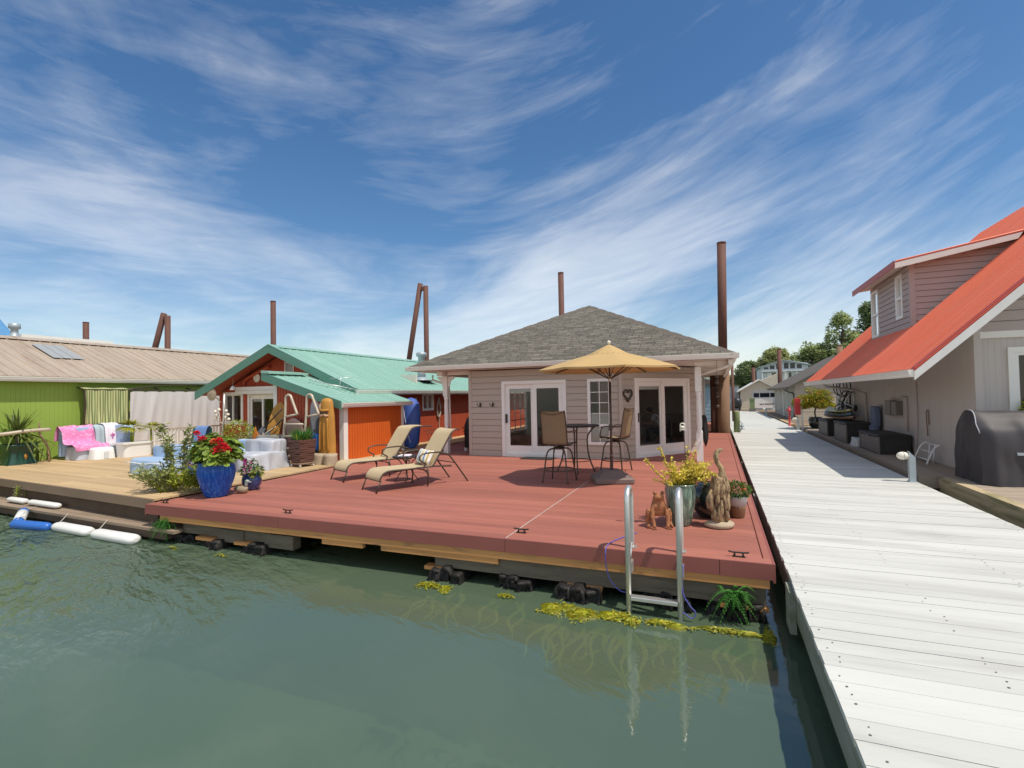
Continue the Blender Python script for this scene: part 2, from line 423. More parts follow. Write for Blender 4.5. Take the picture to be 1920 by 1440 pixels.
pbr('room_floor', (.36,.24,.17), .5, var=.2)
pbr('skin', (.42,.22,.14), .55, var=.08)
pbr('hair', (.018,.013,.01), .6)
pbr('shirt_white', (.82,.83,.86), .85, var=.05)
pbr('trouser', (.06,.06,.07), .85, var=.1)
pbr('heart_wire', (.10,.075,.055), .6, metal=.4, var=.3, scale=20)
pbr('duck_body', (.34,.27,.18), .7, var=.3, scale=12)
pbr('duck_head', (.33,.37,.32), .6, var=.2, scale=12)
pbr('mat_dark', (.022,.022,.02), .9)
pbr('fender_white', (.76,.75,.72), .4, var=.08, scale=6, c2=(.50,.46,.28), thr=(.66,.8))
pbr('fender_blue', (.03,.14,.50), .35, var=.12)
pbr('petal_orange', (.72,.22,.03), .6, island=.2, back=.2)
stripes('pillow_stripe', 0, .42, [(.13,(.75,.70,.60)),(.08,(.10,.22,.42)),(.12,(.78,.74,.66)),(.07,(.55,.36,.06)),(.12,(.76,.72,.64)),(.10,(.45,.10,.05)),(.12,(.78,.74,.66)),(.08,(.20,.36,.50)),(.10,(.76,.72,.63)),(.08,(.60,.42,.12))])

# asphalt shingles: courses of uneven tabs, on UVs in metres
m,nt,p = nodes('shingle')
t = nt.nodes.new('ShaderNodeTexCoord')
bk = N(nt,'ShaderNodeTexBrick',Scale=1.0); bk.inputs['Brick Width'].default_value = .32; bk.inputs['Row Height'].default_value = .145
bk.inputs['Mortar Size'].default_value = .012; bk.inputs['Mortar Smooth'].default_value = .3; bk.inputs['Bias'].default_value = 0; bk.offset = .37; bk.squash = .7; bk.squash_frequency = 3
nt.links.new(t.outputs['UV'], bk.inputs['Vector'])
bk.inputs['Color1'].default_value = (.105,.095,.076,1); bk.inputs['Color2'].default_value = (.175,.16,.13,1); bk.inputs['Mortar'].default_value = (.05,.045,.037,1)
mp = nt.nodes.new('ShaderNodeMapping'); nt.links.new(t.outputs['UV'],mp.inputs[0]); mp.inputs['Scale'].default_value = (2.2,6.9,1)
big = noise(nt, t.outputs['UV'], .7, 4); streak = noise(nt, mp.outputs[0], 1.0, 2, .5)
c = mixc(nt, 1.0, bk.outputs[0], ramp(nt, streak, [(.3,(.72,.72,.72)),(.7,(1.25,1.24,1.2))]), 'MULTIPLY')
c = mixc(nt, .3, c, ramp(nt, big, [(.3,.75),(.7,1.2)]), 'MULTIPLY')
nt.links.new(c, p.inputs['Base Color']); p.inputs['Roughness'].default_value = .9
bumpn(nt, p, bk.outputs[0], .6, .02)

# window glass: clear sheet, mirror only as much as real glass
m,nt,p = nodes('glass'); nt.nodes.remove(p)
fr = N(nt,'ShaderNodeFresnel',IOR=1.62); gl = N(nt,'ShaderNodeBsdfGlossy',Roughness=.0); tr = N(nt,'ShaderNodeBsdfTransparent'); tr.inputs[0].default_value = (.97,.98,.975,1)
mx = nt.nodes.new('ShaderNodeMixShader'); nt.links.new(fr.outputs[0],mx.inputs[0]); nt.links.new(tr.outputs[0],mx.inputs[1]); nt.links.new(gl.outputs[0],mx.inputs[2])
nt.links.new(mx.outputs[0], nt.nodes['Material Output'].inputs[0])

# river water: green body, rippled mirror surface, a little clear so weed below shows
m,nt,p = nodes('river_water')
v = coords(nt,(1,1,1),rot=(0,0,R(25))); mp = nt.nodes.new('ShaderNodeMapping'); nt.links.new(v,mp.inputs[0]); mp.inputs['Scale'].default_value = (.55,1.5,1)
n1 = noise(nt, mp.outputs[0], 1.5, 3, .5, .6); n2 = noise(nt, mp.outputs[0], 5.5, 4, .55, .3); n3 = noise(nt, v, .16, 2, .5)
calm = ramp(nt, n3, [(.40,.25),(.62,1)])
sp = nt.nodes.new('ShaderNodeSeparateXYZ'); t = nt.nodes.new('ShaderNodeTexCoord'); nt.links.new(t.outputs['Object'],sp.inputs[0])
west = nt.nodes.new('ShaderNodeMapRange'); nt.links.new(sp.outputs[0],west.inputs[0]); west.inputs[1].default_value = -4.5; west.inputs[2].default_value = -9.5; west.inputs[3].default_value = .05; west.inputs[4].default_value = 1.7
near = nt.nodes.new('ShaderNodeMapRange'); nt.links.new(sp.outputs[1],near.inputs[0]); near.inputs[1].default_value = 2.9; near.inputs[2].default_value = 4.8; near.inputs[3].default_value = .28; near.inputs[4].default_value = 1.0
h = math_(nt,'MULTIPLY', math_(nt,'MULTIPLY_ADD', n2, .45, n1), math_(nt,'MULTIPLY', math_(nt,'MULTIPLY', calm, west.outputs[0]), near.outputs[0]))
bumpn(nt, p, h, 1.0, .30)
big = noise(nt, v, .35, 3)
c = mixc(nt, big, (.120,.182,.112), (.142,.205,.132))
nt.links.new(c,p.inputs['Base Color']); p.inputs['Roughness'].default_value = .02; p.inputs['IOR'].default_value = 2.35
tr = N(nt,'ShaderNodeBsdfTransparent'); tr.inputs[0].default_value = (.60,.74,.56,1)
lw = N(nt,'ShaderNodeFresnel',IOR=1.333)
mx = nt.nodes.new('ShaderNodeMixShader'); nt.links.new(math_(nt,'MULTIPLY', math_(nt,'SUBTRACT',1.0,lw.outputs[0]), .38), mx.inputs[0])
nt.links.new(p.outputs[0],mx.inputs[1]); nt.links.new(tr.outputs[0],mx.inputs[2]); nt.links.new(mx.outputs[0],nt.nodes['Material Output'].inputs[0])

# ------------------------------------------------------------------ camera, sun, sky
cam = bpy.data.cameras.new('camera'); co = bpy.data.objects.new('camera', cam); col.objects.link(co); scene.camera = co
cam.sensor_fit = 'HORIZONTAL'; cam.sensor_width = 36; cam.lens = 36*950/1920; cam.clip_end = 9000; cam.clip_start = .05
co.matrix_world = Matrix.Translation((0,0,2.3)) @ Matrix.Rotation(R(21.96),4,'Z') @ Matrix.Rotation(R(91.43),4,'X') @ Matrix.Rotation(R(-1.008),4,'Z')
to_sun = Vector((.48,-.15,1.0)).normalized()
sun = bpy.data.lights.new('sun','SUN'); sun.energy = 3.0; sun.angle = R(.53); sun.color = (1,.93,.81)
so = bpy.data.objects.new('sun', sun); col.objects.link(so); so.rotation_euler = to_sun.to_track_quat('Z','Y').to_euler(); so.location = (30,-10,60)
w = bpy.data.worlds.new('World'); scene.world = w; w.use_nodes = True; nt = w.node_tree
bg = nt.nodes['Background']; sky = nt.nodes.new('ShaderNodeTexSky'); sky.sky_type = 'NISHITA'; sky.sun_disc = False
sky.sun_elevation = math.asin(to_sun.z); sky.sun_rotation = math.atan2(to_sun.x, to_sun.y); sky.altitude = 50; sky.air_density = 1.0; sky.dust_density = .6; sky.ozone_density = 2.0
bg.inputs['Strength'].default_value = .15
tc = nt.nodes.new('ShaderNodeTexCoord'); sp = nt.nodes.new('ShaderNodeSeparateXYZ'); nt.links.new(tc.outputs['Generated'],sp.inputs[0])
az = math_(nt,'ARCTAN2', sp.outputs[0], sp.outputs[1]); el = math_(nt,'ARCSINE', sp.outputs[2])
east = math_(nt,'MAXIMUM', math_(nt,'ADD', az, .52), 0.0)
vv = math_(nt,'SUBTRACT', el, math_(nt,'MULTIPLY', math_(nt,'POWER', east, 1.35), .32))      # cirrus bands climb towards the east
cb = nt.nodes.new('ShaderNodeCombineXYZ'); nt.links.new(az,cb.inputs[0]); nt.links.new(vv,cb.inputs[1])
def skymap(scale, loc=(0,0,0), rot=0):
    b = nt.nodes.new('ShaderNodeMapping'); b.inputs['Scale'].default_value = scale; b.inputs['Location'].default_value = loc; b.inputs['Rotation'].default_value = (0,0,rot)
    nt.links.new(cb.outputs[0],b.inputs[0]); return b.outputs[0]
wisp = noise(nt, skymap((1.9,7.0,1), (3.3,1.2,0)), 1.0, 10, .60, .9)
veil = noise(nt, skymap((1.5,3.6,1), (SKYX,SKYY,0)), 1.0, 4, .5, .5)
fine = noise(nt, skymap((4.5,26,1), (5,2,0), R(7)), 1.0, 8, .65, 1.2)
cl = math_(nt,'MULTIPLY_ADD', veil, .80, math_(nt,'MULTIPLY_ADD', fine, .26, math_(nt,'MULTIPLY', wisp, .70)))
lowb = nt.nodes.new('ShaderNodeMapRange'); nt.links.new(el,lowb.inputs[0]); lowb.inputs[1].default_value = 0; lowb.inputs[2].default_value = .62; lowb.inputs[3].default_value = .165; lowb.inputs[4].default_value = -.17
# thicker bright cloud added over the unseen southern sky to lift the shade
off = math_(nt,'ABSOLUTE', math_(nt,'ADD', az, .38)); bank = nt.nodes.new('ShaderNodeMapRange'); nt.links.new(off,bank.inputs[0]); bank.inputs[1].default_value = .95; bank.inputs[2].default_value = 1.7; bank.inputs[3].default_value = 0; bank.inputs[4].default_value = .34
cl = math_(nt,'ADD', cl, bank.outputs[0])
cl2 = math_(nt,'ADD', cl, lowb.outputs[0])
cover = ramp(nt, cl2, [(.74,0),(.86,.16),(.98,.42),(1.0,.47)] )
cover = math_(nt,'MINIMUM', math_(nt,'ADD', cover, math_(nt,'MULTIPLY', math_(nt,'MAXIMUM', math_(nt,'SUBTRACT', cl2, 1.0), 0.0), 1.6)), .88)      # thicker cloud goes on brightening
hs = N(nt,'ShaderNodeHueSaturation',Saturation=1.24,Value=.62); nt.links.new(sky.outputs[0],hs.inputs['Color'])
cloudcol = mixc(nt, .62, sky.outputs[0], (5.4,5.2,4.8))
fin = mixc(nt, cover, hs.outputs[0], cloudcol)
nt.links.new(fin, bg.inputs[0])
scene.view_settings.view_transform = 'Standard'; scene.view_settings.look = 'None'; scene.view_settings.exposure = EXPO; scene.view_settings.gamma = 1
# ------------------------------------------------------------------ setting: water, bank, hills, docks
D = .6          # top of the red deck
b = MB(); b.face([(-900,-300,0),(900,-300,0),(900,1500,0),(-900,1500,0)]); struct(b.build('water','river_water'))
b = MB(); b.face([(-900,-300,-2.2),(900,-300,-2.2),(900,1500,-2.2),(-900,1500,-2.2)]); struct(b.build('riverbed','riverbed'))
b = MB()
rows = []
for i in range(40):
    x = -60 + i*8
    rows.append([(x, 99+2*math.sin(i*1.7), -.3),(x,104+2*math.sin(i*1.1), 1.0+.4*math.sin(i*2.3)),(x,112,1.8+.5*math.sin(i)),(x,160,2.6),(x,260,3)])
b.grid(rows); struct(b.build('riverbank','bank_grass'))
b = MB(); rows = []
for i in range(61):
    x = -700 + i*40
    h = 26 + 22*math.sin(i*.37+.6) + 10*math.sin(i*.9) + 4*math.sin(i*2.9)
    rows.append([(x,1250,-1),(x,1290,h*.6),(x,1340,h),(x,1420,h*.7),(x,1480,-1)])
b.grid(rows); struct(b.build('hills','hill_forest'))

def planks(B, x0, x1, y0, y1, z, w, th, along='x', gap=.006, seams=()):
    """loose boards laid side by side"""
    if along == 'x':
        n = round((y1-y0)/w); w = (y1-y0)/n; cuts = [x0]+list(seams)+[x1]
        for i in range(n):
            for a,c in zip(cuts,cuts[1:]):
                B.box(a+gap*.4, c-gap*.4, y0+i*w+gap/2, y0+(i+1)*w-gap/2, z-th, z)
    else:
        n = round((x1-x0)/w); w = (x1-x0)/n; cuts = [y0]+list(seams)+[y1]
        for i in range(n):
            for a,c in zip(cuts,cuts[1:]):
                B.box(x0+i*w+gap/2, x0+(i+1)*w-gap/2, a+gap*.4, c-gap*.4, z-th, z)

# white dock
dz = .55
b = MB(); g_ = random.Random(12); n = round(60.3/.19); w_ = 60.3/n
for i in range(n):
    ga = g_.choice((.0015,.002,.003,.004,.007,.009)); ty = g_.uniform(-.0015,.0015)
    b.box(.6+g_.uniform(-.006,.004), 3.48+g_.uniform(-.004,.006), -8+i*w_+ga/2, -8+(i+1)*w_-ga/2, dz-.04, dz+ty)
dock = struct(b.build('dock','dock_board'))
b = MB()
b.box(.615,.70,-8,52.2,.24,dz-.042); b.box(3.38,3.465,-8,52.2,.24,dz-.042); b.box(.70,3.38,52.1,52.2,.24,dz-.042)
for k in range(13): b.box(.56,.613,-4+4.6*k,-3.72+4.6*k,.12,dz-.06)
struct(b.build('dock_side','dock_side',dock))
b = MB()
for k in range(14): b.box(.75,3.33,-7+4.4*k,-3.6+4.4*k,-.25,.239)
struct(b.build('dock_float','dark_wood',dock))
b = MB()
n = round(60.3/.19); w_ = 60.3/n
for i in range(36,130):
    y = -8+(i+.5)*w_
    for x in (.68,1.55,2.45,3.40):
        for s_ in (-.04,.045):
            if rng.random() < .62:
                xx = x+rng.uniform(-.03,.03); yy = y+s_+rng.uniform(-.012,.012); r = rng.uniform(.005,.0085)
                b.face([(xx+r*math.cos(a),yy+r*math.sin(a),dz+.0035) for a in (0,1.05,2.1,3.14,4.19,5.24)])
tag(b.build('nail','nail',dock),None,None,kind='stuff')

# red deck
b = MB(); planks(b, -8.80, .395, 5.80, 23.3, D, .142, .035, 'x', .009, seams=(-2.40,))
b.box(-8.95,-2.405,5.652,5.797,D-.035,D+.001); b.box(-2.395,.47,5.652,5.797,D-.035,D+.001)
b.box(.400,.47,5.80,23.3,D-.035,D+.001); b.box(-8.95,-8.806,5.80,23.3,D-.035,D+.001)
rdeck = struct(b.build('deck','red_board',bevel=.004,seg=1))
b = MB(); b.box(-2.403,-2.397,5.66,10.9,D-.02,D+.0022); struct(b.build('seam_strip','dock_board',rdeck))
b = MB()
for a,c in ((-8.95,-6.0),(-5.995,-2.4),(-2.395,-.02),(-.015,.473)): b.box(a,c,5.625,5.651,D-.160,D-.002)
b.box(.471,.495,5.63,23.3,D-.185,D-.002); b.box(-8.975,-8.951,5.63,23.3,D-.185,D-.002)
struct(b.build('deck_fascia','red_fascia',rdeck))
b = MB(); b.box(-8.6,.44,5.635,5.70,D-.25,D-.162)
for a,c in ((-5.2,-4.5),(-4.2,-2.5)): b.box(a,c,5.642,5.70,D-.32,D-.252)
b.box(-8.93,.45,5.78,23.2,D-.20,D-.04)
b.box(-.02,.43,5.66,5.74,.105,.145)
for x in (-7.6,-6.75,-3.35,-1.45): b.box(x-.2,x+.2,5.67,5.80,.10,.148)
struct(b.build('deck_joist','fir_beam',rdeck))
b = MB()
b.box(-3.4,.41,5.69,5.80,.15,D-.253); b.box(-8.2,-6.3,5.75,5.86,.16,D-.253)
for x in (-7.1,-6.1): b.box(x-.28,x+.28,5.73,5.88,.10,.30)
for y in (8,10.5,13,15.5,18,20.5): b.box(-8.7,.40,y,y+.14,.15,D-.205)
b.box(.30,.405,5.74,23,.15,D-.21)
struct(b.build('deck_beam','grey_beam',rdeck))
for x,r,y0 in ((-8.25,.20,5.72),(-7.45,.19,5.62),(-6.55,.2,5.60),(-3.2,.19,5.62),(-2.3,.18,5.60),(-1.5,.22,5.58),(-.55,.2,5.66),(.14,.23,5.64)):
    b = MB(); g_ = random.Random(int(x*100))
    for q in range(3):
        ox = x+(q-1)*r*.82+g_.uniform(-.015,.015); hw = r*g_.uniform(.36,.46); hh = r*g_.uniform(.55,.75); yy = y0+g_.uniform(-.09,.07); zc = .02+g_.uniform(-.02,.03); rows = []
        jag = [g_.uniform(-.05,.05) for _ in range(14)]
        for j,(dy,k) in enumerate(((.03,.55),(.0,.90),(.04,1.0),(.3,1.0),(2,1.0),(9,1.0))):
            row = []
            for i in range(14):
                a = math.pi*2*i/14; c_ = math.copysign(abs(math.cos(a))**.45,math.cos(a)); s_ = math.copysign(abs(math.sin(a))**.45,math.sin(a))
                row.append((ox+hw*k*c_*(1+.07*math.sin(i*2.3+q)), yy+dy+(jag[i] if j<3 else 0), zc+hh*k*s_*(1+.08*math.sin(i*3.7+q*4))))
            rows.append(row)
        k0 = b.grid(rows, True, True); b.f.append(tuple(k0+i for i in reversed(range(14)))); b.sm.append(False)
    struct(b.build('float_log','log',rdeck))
def cleat(x,y,L=.2):
    b = MB(); z = D+.002
    b.tube(smooth_path([(x-L/2,y,z+.052),(x-L/4,y,z+.045),(x+L/4,y,z+.045),(x+L/2,y,z+.052)],4),[.006]+[.009]*11+[.006],6)
    for s_ in (-.035,.035): b.tube([(x+s_,y,z+.046),(x+s_*1.3,y,z)],[.009,.013],6)
    b.box(x-.06,x+.06,y-.02,y+.02,z,z+.006)
    b.build('cleat','metal_dark',rdeck)
for x,y in ((-8.72,5.80),(-6.05,5.86),(-2.30,5.93),(.17,5.77)): cleat(x,y)

# tan deck of the neighbours, a little turned, with the low float in front of it
zt = .65
b = MB()
def tanY(x): return 5.80+(-9.0-x)*.094
for i in range(70):
    yy = i*.145
    for a,c in ((-9.0,-12.9),(-12.9,-16.4),(-16.4,-19.2)):
        sh = .094
        P = lambda x,y: (x, tanY(x)+y, zt)
        q = [P(a-.003,yy+.003),P(a-.003,yy+.142),P(c+.003,yy+.142),P(c+.003,yy+.003)]
        b.prism(q,(0,0,-.035))
tdeck = struct(b.build('deck','tan_board'))
b = MB()
P = lambda x,y,z: (x,tanY(x)+y,z)
b.prism([P(-8.99,-.03,zt-.005),P(-8.99,-.03,zt-.17),P(-19.2,-.03,zt-.17),P(-19.2,-.03,zt-.005)],(0,.028,0))
struct(b.build('deck_fascia','brown_board',tdeck))
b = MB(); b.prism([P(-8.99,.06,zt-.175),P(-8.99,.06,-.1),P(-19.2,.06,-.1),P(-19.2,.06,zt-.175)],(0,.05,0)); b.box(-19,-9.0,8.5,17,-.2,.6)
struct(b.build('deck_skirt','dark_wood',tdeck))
b = MB(); b.box(-12.2,-8.99,15.9,30,.60,.645); b.box(-11.0,-9.0,13.7,15.9,.58,.61)
struct(b.build('side_walkway','tan_board',tdeck))
b = MB()
cuts = [-8.15,-10.9,-13.2,-15.6,-18.5]
fy = lambda x: 5.56+(-8.2-x)*.052
for k in range(6):
    off = .4*(k%2)
    for a,c in zip(cuts,cuts[1:]):
        a2 = a - (off if a != cuts[0] else .10*(k%2)); c2 = c-off
        b.prism([(a2-.004,fy(a2)+.165*k,.225),(a2-.004,fy(a2)+.165*k+.155,.225),(c2+.004,fy(c2)+.165*k+.155,.225),(c2+.004,fy(c2)+.165*k,.225)],(0,0,-.045))
lowf = struct(b.build('low_float','old_board'))
b = MB(); b.prism([(-8.4,fy(-8.4)+.02,.178),(-8.4,fy(-8.4)+.9,.178),(-18.4,fy(-18.4)+.9,.178),(-18.4,fy(-18.4)+.02,.178)],(0,0,-.12)); struct(b.build('float_frame','dark_wood',lowf))

# walkway of the house with the red roof, and its sunny front deck
b = MB(); planks(b, 3.72,5.4, 12.35, 25.5, .60, .14, .035,'y',.005, seams=(16.4,20.6))
b.box(3.66,3.715,12.35,25.5,.40,.602); b.box(3.66,4.6,12.325,12.349,.36,.60)
wk = struct(b.build('walkway','walk_board'))
b = MB(); b.box(3.8,9,12.6,25.4,-.2,.40); struct(b.build('walkway_float','dark_wood',wk))
b = MB(); planks(b, 4.12,11, 4.0, 12.2, .60, .14, .035,'x',.007)
fd = struct(b.build('deck','walk_board'))
b = MB(); b.box(3.95,4.115,4.0,12.25,.405,.604); b.box(3.965,4.10,4.0,12.24,.20,.40); b.box(4.0,4.08,4.0,12.2,-.2,.195); b.box(4.12,11,12.201,12.24,.40,.60)
struct(b.build('deck_curb','timber',fd))
# ------------------------------------------------------------------ buildings
def rect_frame(B, o, du, dn, u0, u1, z0, z1, w, d0, d1):
    """a picture-frame of four butted bars, from depth d0 to d1"""
    o = Vector(o); du = Vector(du).normalized(); dn = Vector(dn).normalized()
    def bx(a,b_,lo,hi):
        P = lambda u,z: o + du*u + dn*d0 + Vector((0,0,z-o.z))
        B.prism([P(a,lo),P(b_,lo),P(b_,hi),P(a,hi)], dn*(d1-d0))
    bx(u0,u1,z1-w,z1); bx(u0,u1,z0,z0+w); bx(u0,u0+w,z0+w,z1-w); bx(u1-w,u1,z0+w,z1-w)
def pane(B, o, du, dn, u0, u1, z0, z1, d):
    o = Vector(o); du = Vector(du).normalized(); dn = Vector(dn).normalized()
    B.face([o+du*u+dn*d+Vector((0,0,z-o.z)) for u,z in ((u0,z0),(u1,z0),(u1,z1),(u0,z1))])
def rectbar(B, o, du, dn, u0, u1, z0, z1, d0, d1):
    o = Vector(o); du = Vector(du).normalized(); dn = Vector(dn).normalized()
    B.prism([o+du*u+dn*d0+Vector((0,0,z-o.z)) for u,z in ((u0,z0),(u1,z0),(u1,z1),(u0,z1))], dn*(d1-d0))
def window(par, o, du, dn, u0, u1, z0, z1, w=.07, trim=.0, cols=1, rows=1, split=None, glass='glass', vsplit=None, mat='vinyl_white', name='window', bar=.018):
    B = MB()
    if trim: rect_frame(B,o,du,dn,u0-trim,u1+trim,z0-trim,z1+trim,trim,.0,.045)
    rect_frame(B,o,du,dn,u0,u1,z0,z1,w,-.06,.03)
    zs = [z0+w, z1-w]
    if split: rectbar(B,o,du,dn,u0+w,u1-w,split-.03,split+.03,-.05,.025); zs = [z0+w, split-.03, split+.03, z1-w]
    if vsplit: rectbar(B,o,du,dn,vsplit-.025,vsplit+.025,z0+w,z1-w,-.05,.02)
    for i in range(1,cols):
        u = u0+w+(u1-u0-2*w)*i/cols
        for a,b_ in zip(zs[::2],zs[1::2]): rectbar(B,o,du,dn,u-bar/2,u+bar/2,a,b_,-.025,.0)
    for i in range(1,rows):
        z = zs[-2]+(zs[-1]-zs[-2])*i/rows
        rectbar(B,o,du,dn,u0+w,u1-w,z-bar/2,z+bar/2,-.026,.001)
    f = B.build(name, mat, par)
    B = MB(); pane(B,o,du,dn,u0+w*.8,u1-w*.8,z0+w*.8,z1-w*.8,-.03); B.build('pane', glass, f)
    return f
def sliding_door(par, o, du, dn, u0, u1, z0, z1, trim=.09, glass='glass', rail=.22, stile=.13, handle=True):
    B = MB()
    rect_frame(B,o,du,dn,u0,u1,z0,z1,trim,-.08,.04)
    mid = (u0+u1)/2
    f = B.build('sliding_door','vinyl_white',par)
    for k,(a,b_,d) in enumerate(((u0+trim,mid+.04,-.03),(mid-.04,u1-trim,.0))):
        B = MB(); zt_ = z1-trim
        rectbar(B,o,du,dn,a,a+stile,z0+trim,zt_,d-.04,d); rectbar(B,o,du,dn,b_-stile,b_,z0+trim,zt_,d-.04,d)
        rectbar(B,o,du,dn,a+stile,b_-stile,z0+trim,z0+trim+rail,d-.04,d); rectbar(B,o,du,dn,a+stile,b_-stile,zt_-.13,zt_,d-.04,d)
        pane_z = (z0+trim+rail, zt_-.13)
        B.build('door_leaf','vinyl_white',f)
        B = MB(); pane(B,o,du,dn,a+stile,b_-stile,pane_z[0],pane_z[1],d-.02); B.build('pane',glass,f)
        if k == 0:
            B = MB(); rectbar(B,o,du,dn,a+stile*.2,b_-stile*.2,pane_z[1]-.09,pane_z[1],d-.10,d-.06); B.build('blind_head','soffit',f)
    if handle:
        B = MB(); rectbar(B,o,du,dn,u0+trim+.03,u0+trim+.06,z0+.95,z0+1.2,-.03,.03); B.build('handle','iron',f)
    return f
def uvquad(B, pts, origin, du, dv):
    o = Vector(origin); du = Vector(du).normalized(); dv = Vector(dv).normalized()
    B.face(pts, [((Vector(p)-o).dot(du),(Vector(p)-o).dot(dv)) for p in pts])
def gutter(B, a, b_, out, h=.125, d=.11):
    """K-profile gutter from a to b_ (back top edge)"""
    a = Vector(a); b_ = Vector(b_); out = Vector(out).normalized(); z = Vector((0,0,1))
    prof = [(0,0),(d,0),(d,-.02),(d*.92,-.03),(d*.85,-h*.55),(d*.62,-h),(0,-h)]
    B.prism([a+out*x+z*y for x,y in prof], b_-a)
def ribbed(B, p00, p10, p01, p11, sp=.3, rh=.022, rw=.045, th=.03):
    """metal sheet roof between eave p00-p10 and ridge p01-p11, ribs running up the slope"""
    p00,p10,p01,p11 = map(Vector,(p00,p10,p01,p11)); nrm = (p10-p00).cross(p01-p00).normalized()
    if nrm.z < 0: nrm = -nrm
    B.prism([p00,p10,p11,p01], -nrm*th)
    n = max(1,round((p10-p00).length/sp)); e = (p10-p00).normalized()
    for i in range(n+1):
        t = i/n; a = p00.lerp(p10,t); c = p01.lerp(p11,t)
        q = [a-e*rw*.5+nrm*.001, a-e*rw*.25+nrm*rh, a+e*rw*.25+nrm*rh, a+e*rw*.5+nrm*.001]
        B.prism(q, c-a)
    for i in range(n):
        for k in (1/3,2/3):
            t = (i+k)/n; a = p00.lerp(p10,t); c = p01.lerp(p11,t)
            B.prism([a-e*.02+nrm*.001, a+nrm*.008, a+e*.02+nrm*.001], c-a)

# ---- grey floating home with the hip roof
gh = thing('floating_home','taupe lap sided floating home with grey shingled hip roof on the red deck','house',(-4,14,D))
FY = 13.4; WT = 3.07
WL, WR = -6.75, -2.35
cx0,cy0,cx1,cy1 = -2.35,13.4,-.55,15.85
B = MB()
doorL = (1.03,2.94,D,2.74); win = (3.53,4.17,.98,2.74)
siding(B,(WL,FY,D),(1,0,0),(0,-1,0),WR-WL,D,WT,.178,[doorL,win])
cd = Vector((cx1-cx0,cy1-cy0,0)); cl_ = cd.length; cd.normalize(); cn = Vector((cd.y,-cd.x,0))
dC0,dC1 = .50,2.70
siding(B,(cx0,cy0,D),cd,cn,cl_,D,WT,.178,[(dC0,dC1,D,2.74)])
YB = 27.0
rw = [(1.1,2.9,.70,2.8),(3.4,5.4,.70,2.8)]  # side wall windows, enlarged to let more light into the room
siding(B,(cx1,cy1,D),(0,1,0),(1,0,0),YB-cy1,D,WT,.178,rw)
lw_ = [(2.4,4.7,1.0,2.7)]
siding(B,(WL,FY,D),(0,1,0),(-1,0,0),YB-FY,D,WT,.178,lw_)
siding(B,(WL,YB,D),(1,0,0),(0,1,0),cx1-WL,D,WT,.178)
B.build('wall','grey_siding',gh)
B = MB()
B.box(WL-.03,WL+.07,FY-.03,FY+.08,D,WT); B.build('corner_board','grey_siding',gh); B = MB(); B.cbox((cx0+.01,cy0-.015,(D+WT)/2),(.09,.05,WT-D),rz=math.atan2(cd.y,cd.x)/2); B.build('corner_board','grey_siding',gh); B = MB()
B.box(cx1-.06,cx1+.035,cy1-.06,cy1+.09,D,WT)
B.build('corner_board','grey_siding',gh)
# roof
ex0,ex1,ey0,ez = -8.50,.40,12.93,3.235
ap = Vector((-4.05,17.4,5.43)); rb = Vector((-4.05,28.5,5.43))
B = MB()
e0 = Vector((ex0-.04,ey0-.04,ez)); e1 = Vector((ex1+.04,ey0-.04,ez)); e2 = Vector((ex1+.04,28.5,ez)); e3 = Vector((ex0-.04,28.5,ez))
uvquad(B,[e0,e1,ap],e0,(1,0,0),(0,1,.487))
uvquad(B,[e1,e2,rb,ap],e1,(0,1,0),(-1,0,.487))
uvquad(B,[e3,e0,ap,rb],e3,(0,-1,0),(1,0,.487))
B.face([e0-Vector((0,0,.03)),e3-Vector((0,0,.03)),e2-Vector((0,0,.03)),e1-Vector((0,0,.03))]); B.face([e2,e3,rb])
roof = B.build('roof','shingle',gh)
B = MB()
for a,c in ((e0,ap),(e1,ap),(ap,rb)):
    t = (c-a); n = int(t.length/.26); 
    side = t.cross(Vector((0,0,1))).normalized()
    for i in range(n):
        p = a+t*((i+.02)/n); q = a+t*((i+1.1)/n) if i<n-1 else c
        l = .012+.012*((i%2)); 
        B.prism([p-side*.13-Vector((0,0,.045)),p+Vector((0,0,l)),p+side*.13-Vector((0,0,.045))], q-p)
B.build('ridge_cap','roof_brown',roof)
B = MB(); B.box(-3.1,-2.85,18.6,18.85,4.9,5.08); B.build('roof_vent','metal_dark',roof)
B = MB()
gutter(B,(ex0-.11,ey0,ez),(ex1+.11,ey0,ez),(0,-1,0)); gutter(B,(ex1,ey0,ez),(ex1,28.4,ez),(1,0,0)); gutter(B,(ex0,28.4,ez),(ex0,ey0,ez),(-1,0,0))
B.build('gutter','gutter_white',roof)
B = MB()
B.face([(ex0,ey0,3.10),(ex1,ey0,3.10),(ex1,28.4,3.10),(ex0,28.4,3.10)])
for y in (14.2,16.8,19.4,22,24.6): B.box(cx1+.05,ex1,y,y+.09,3.02,3.098)
B.box(.28,.37,13,27,2.97,3.09); B.box(-7.80,-7.62,13.3,27,2.96,3.09); B.box(-7.55,-6.8,13.5,13.6,2.98,3.09); B.box(-.5,.27,13.35,13.45,2.99,3.09)
B.build('soffit','soffit',gh)
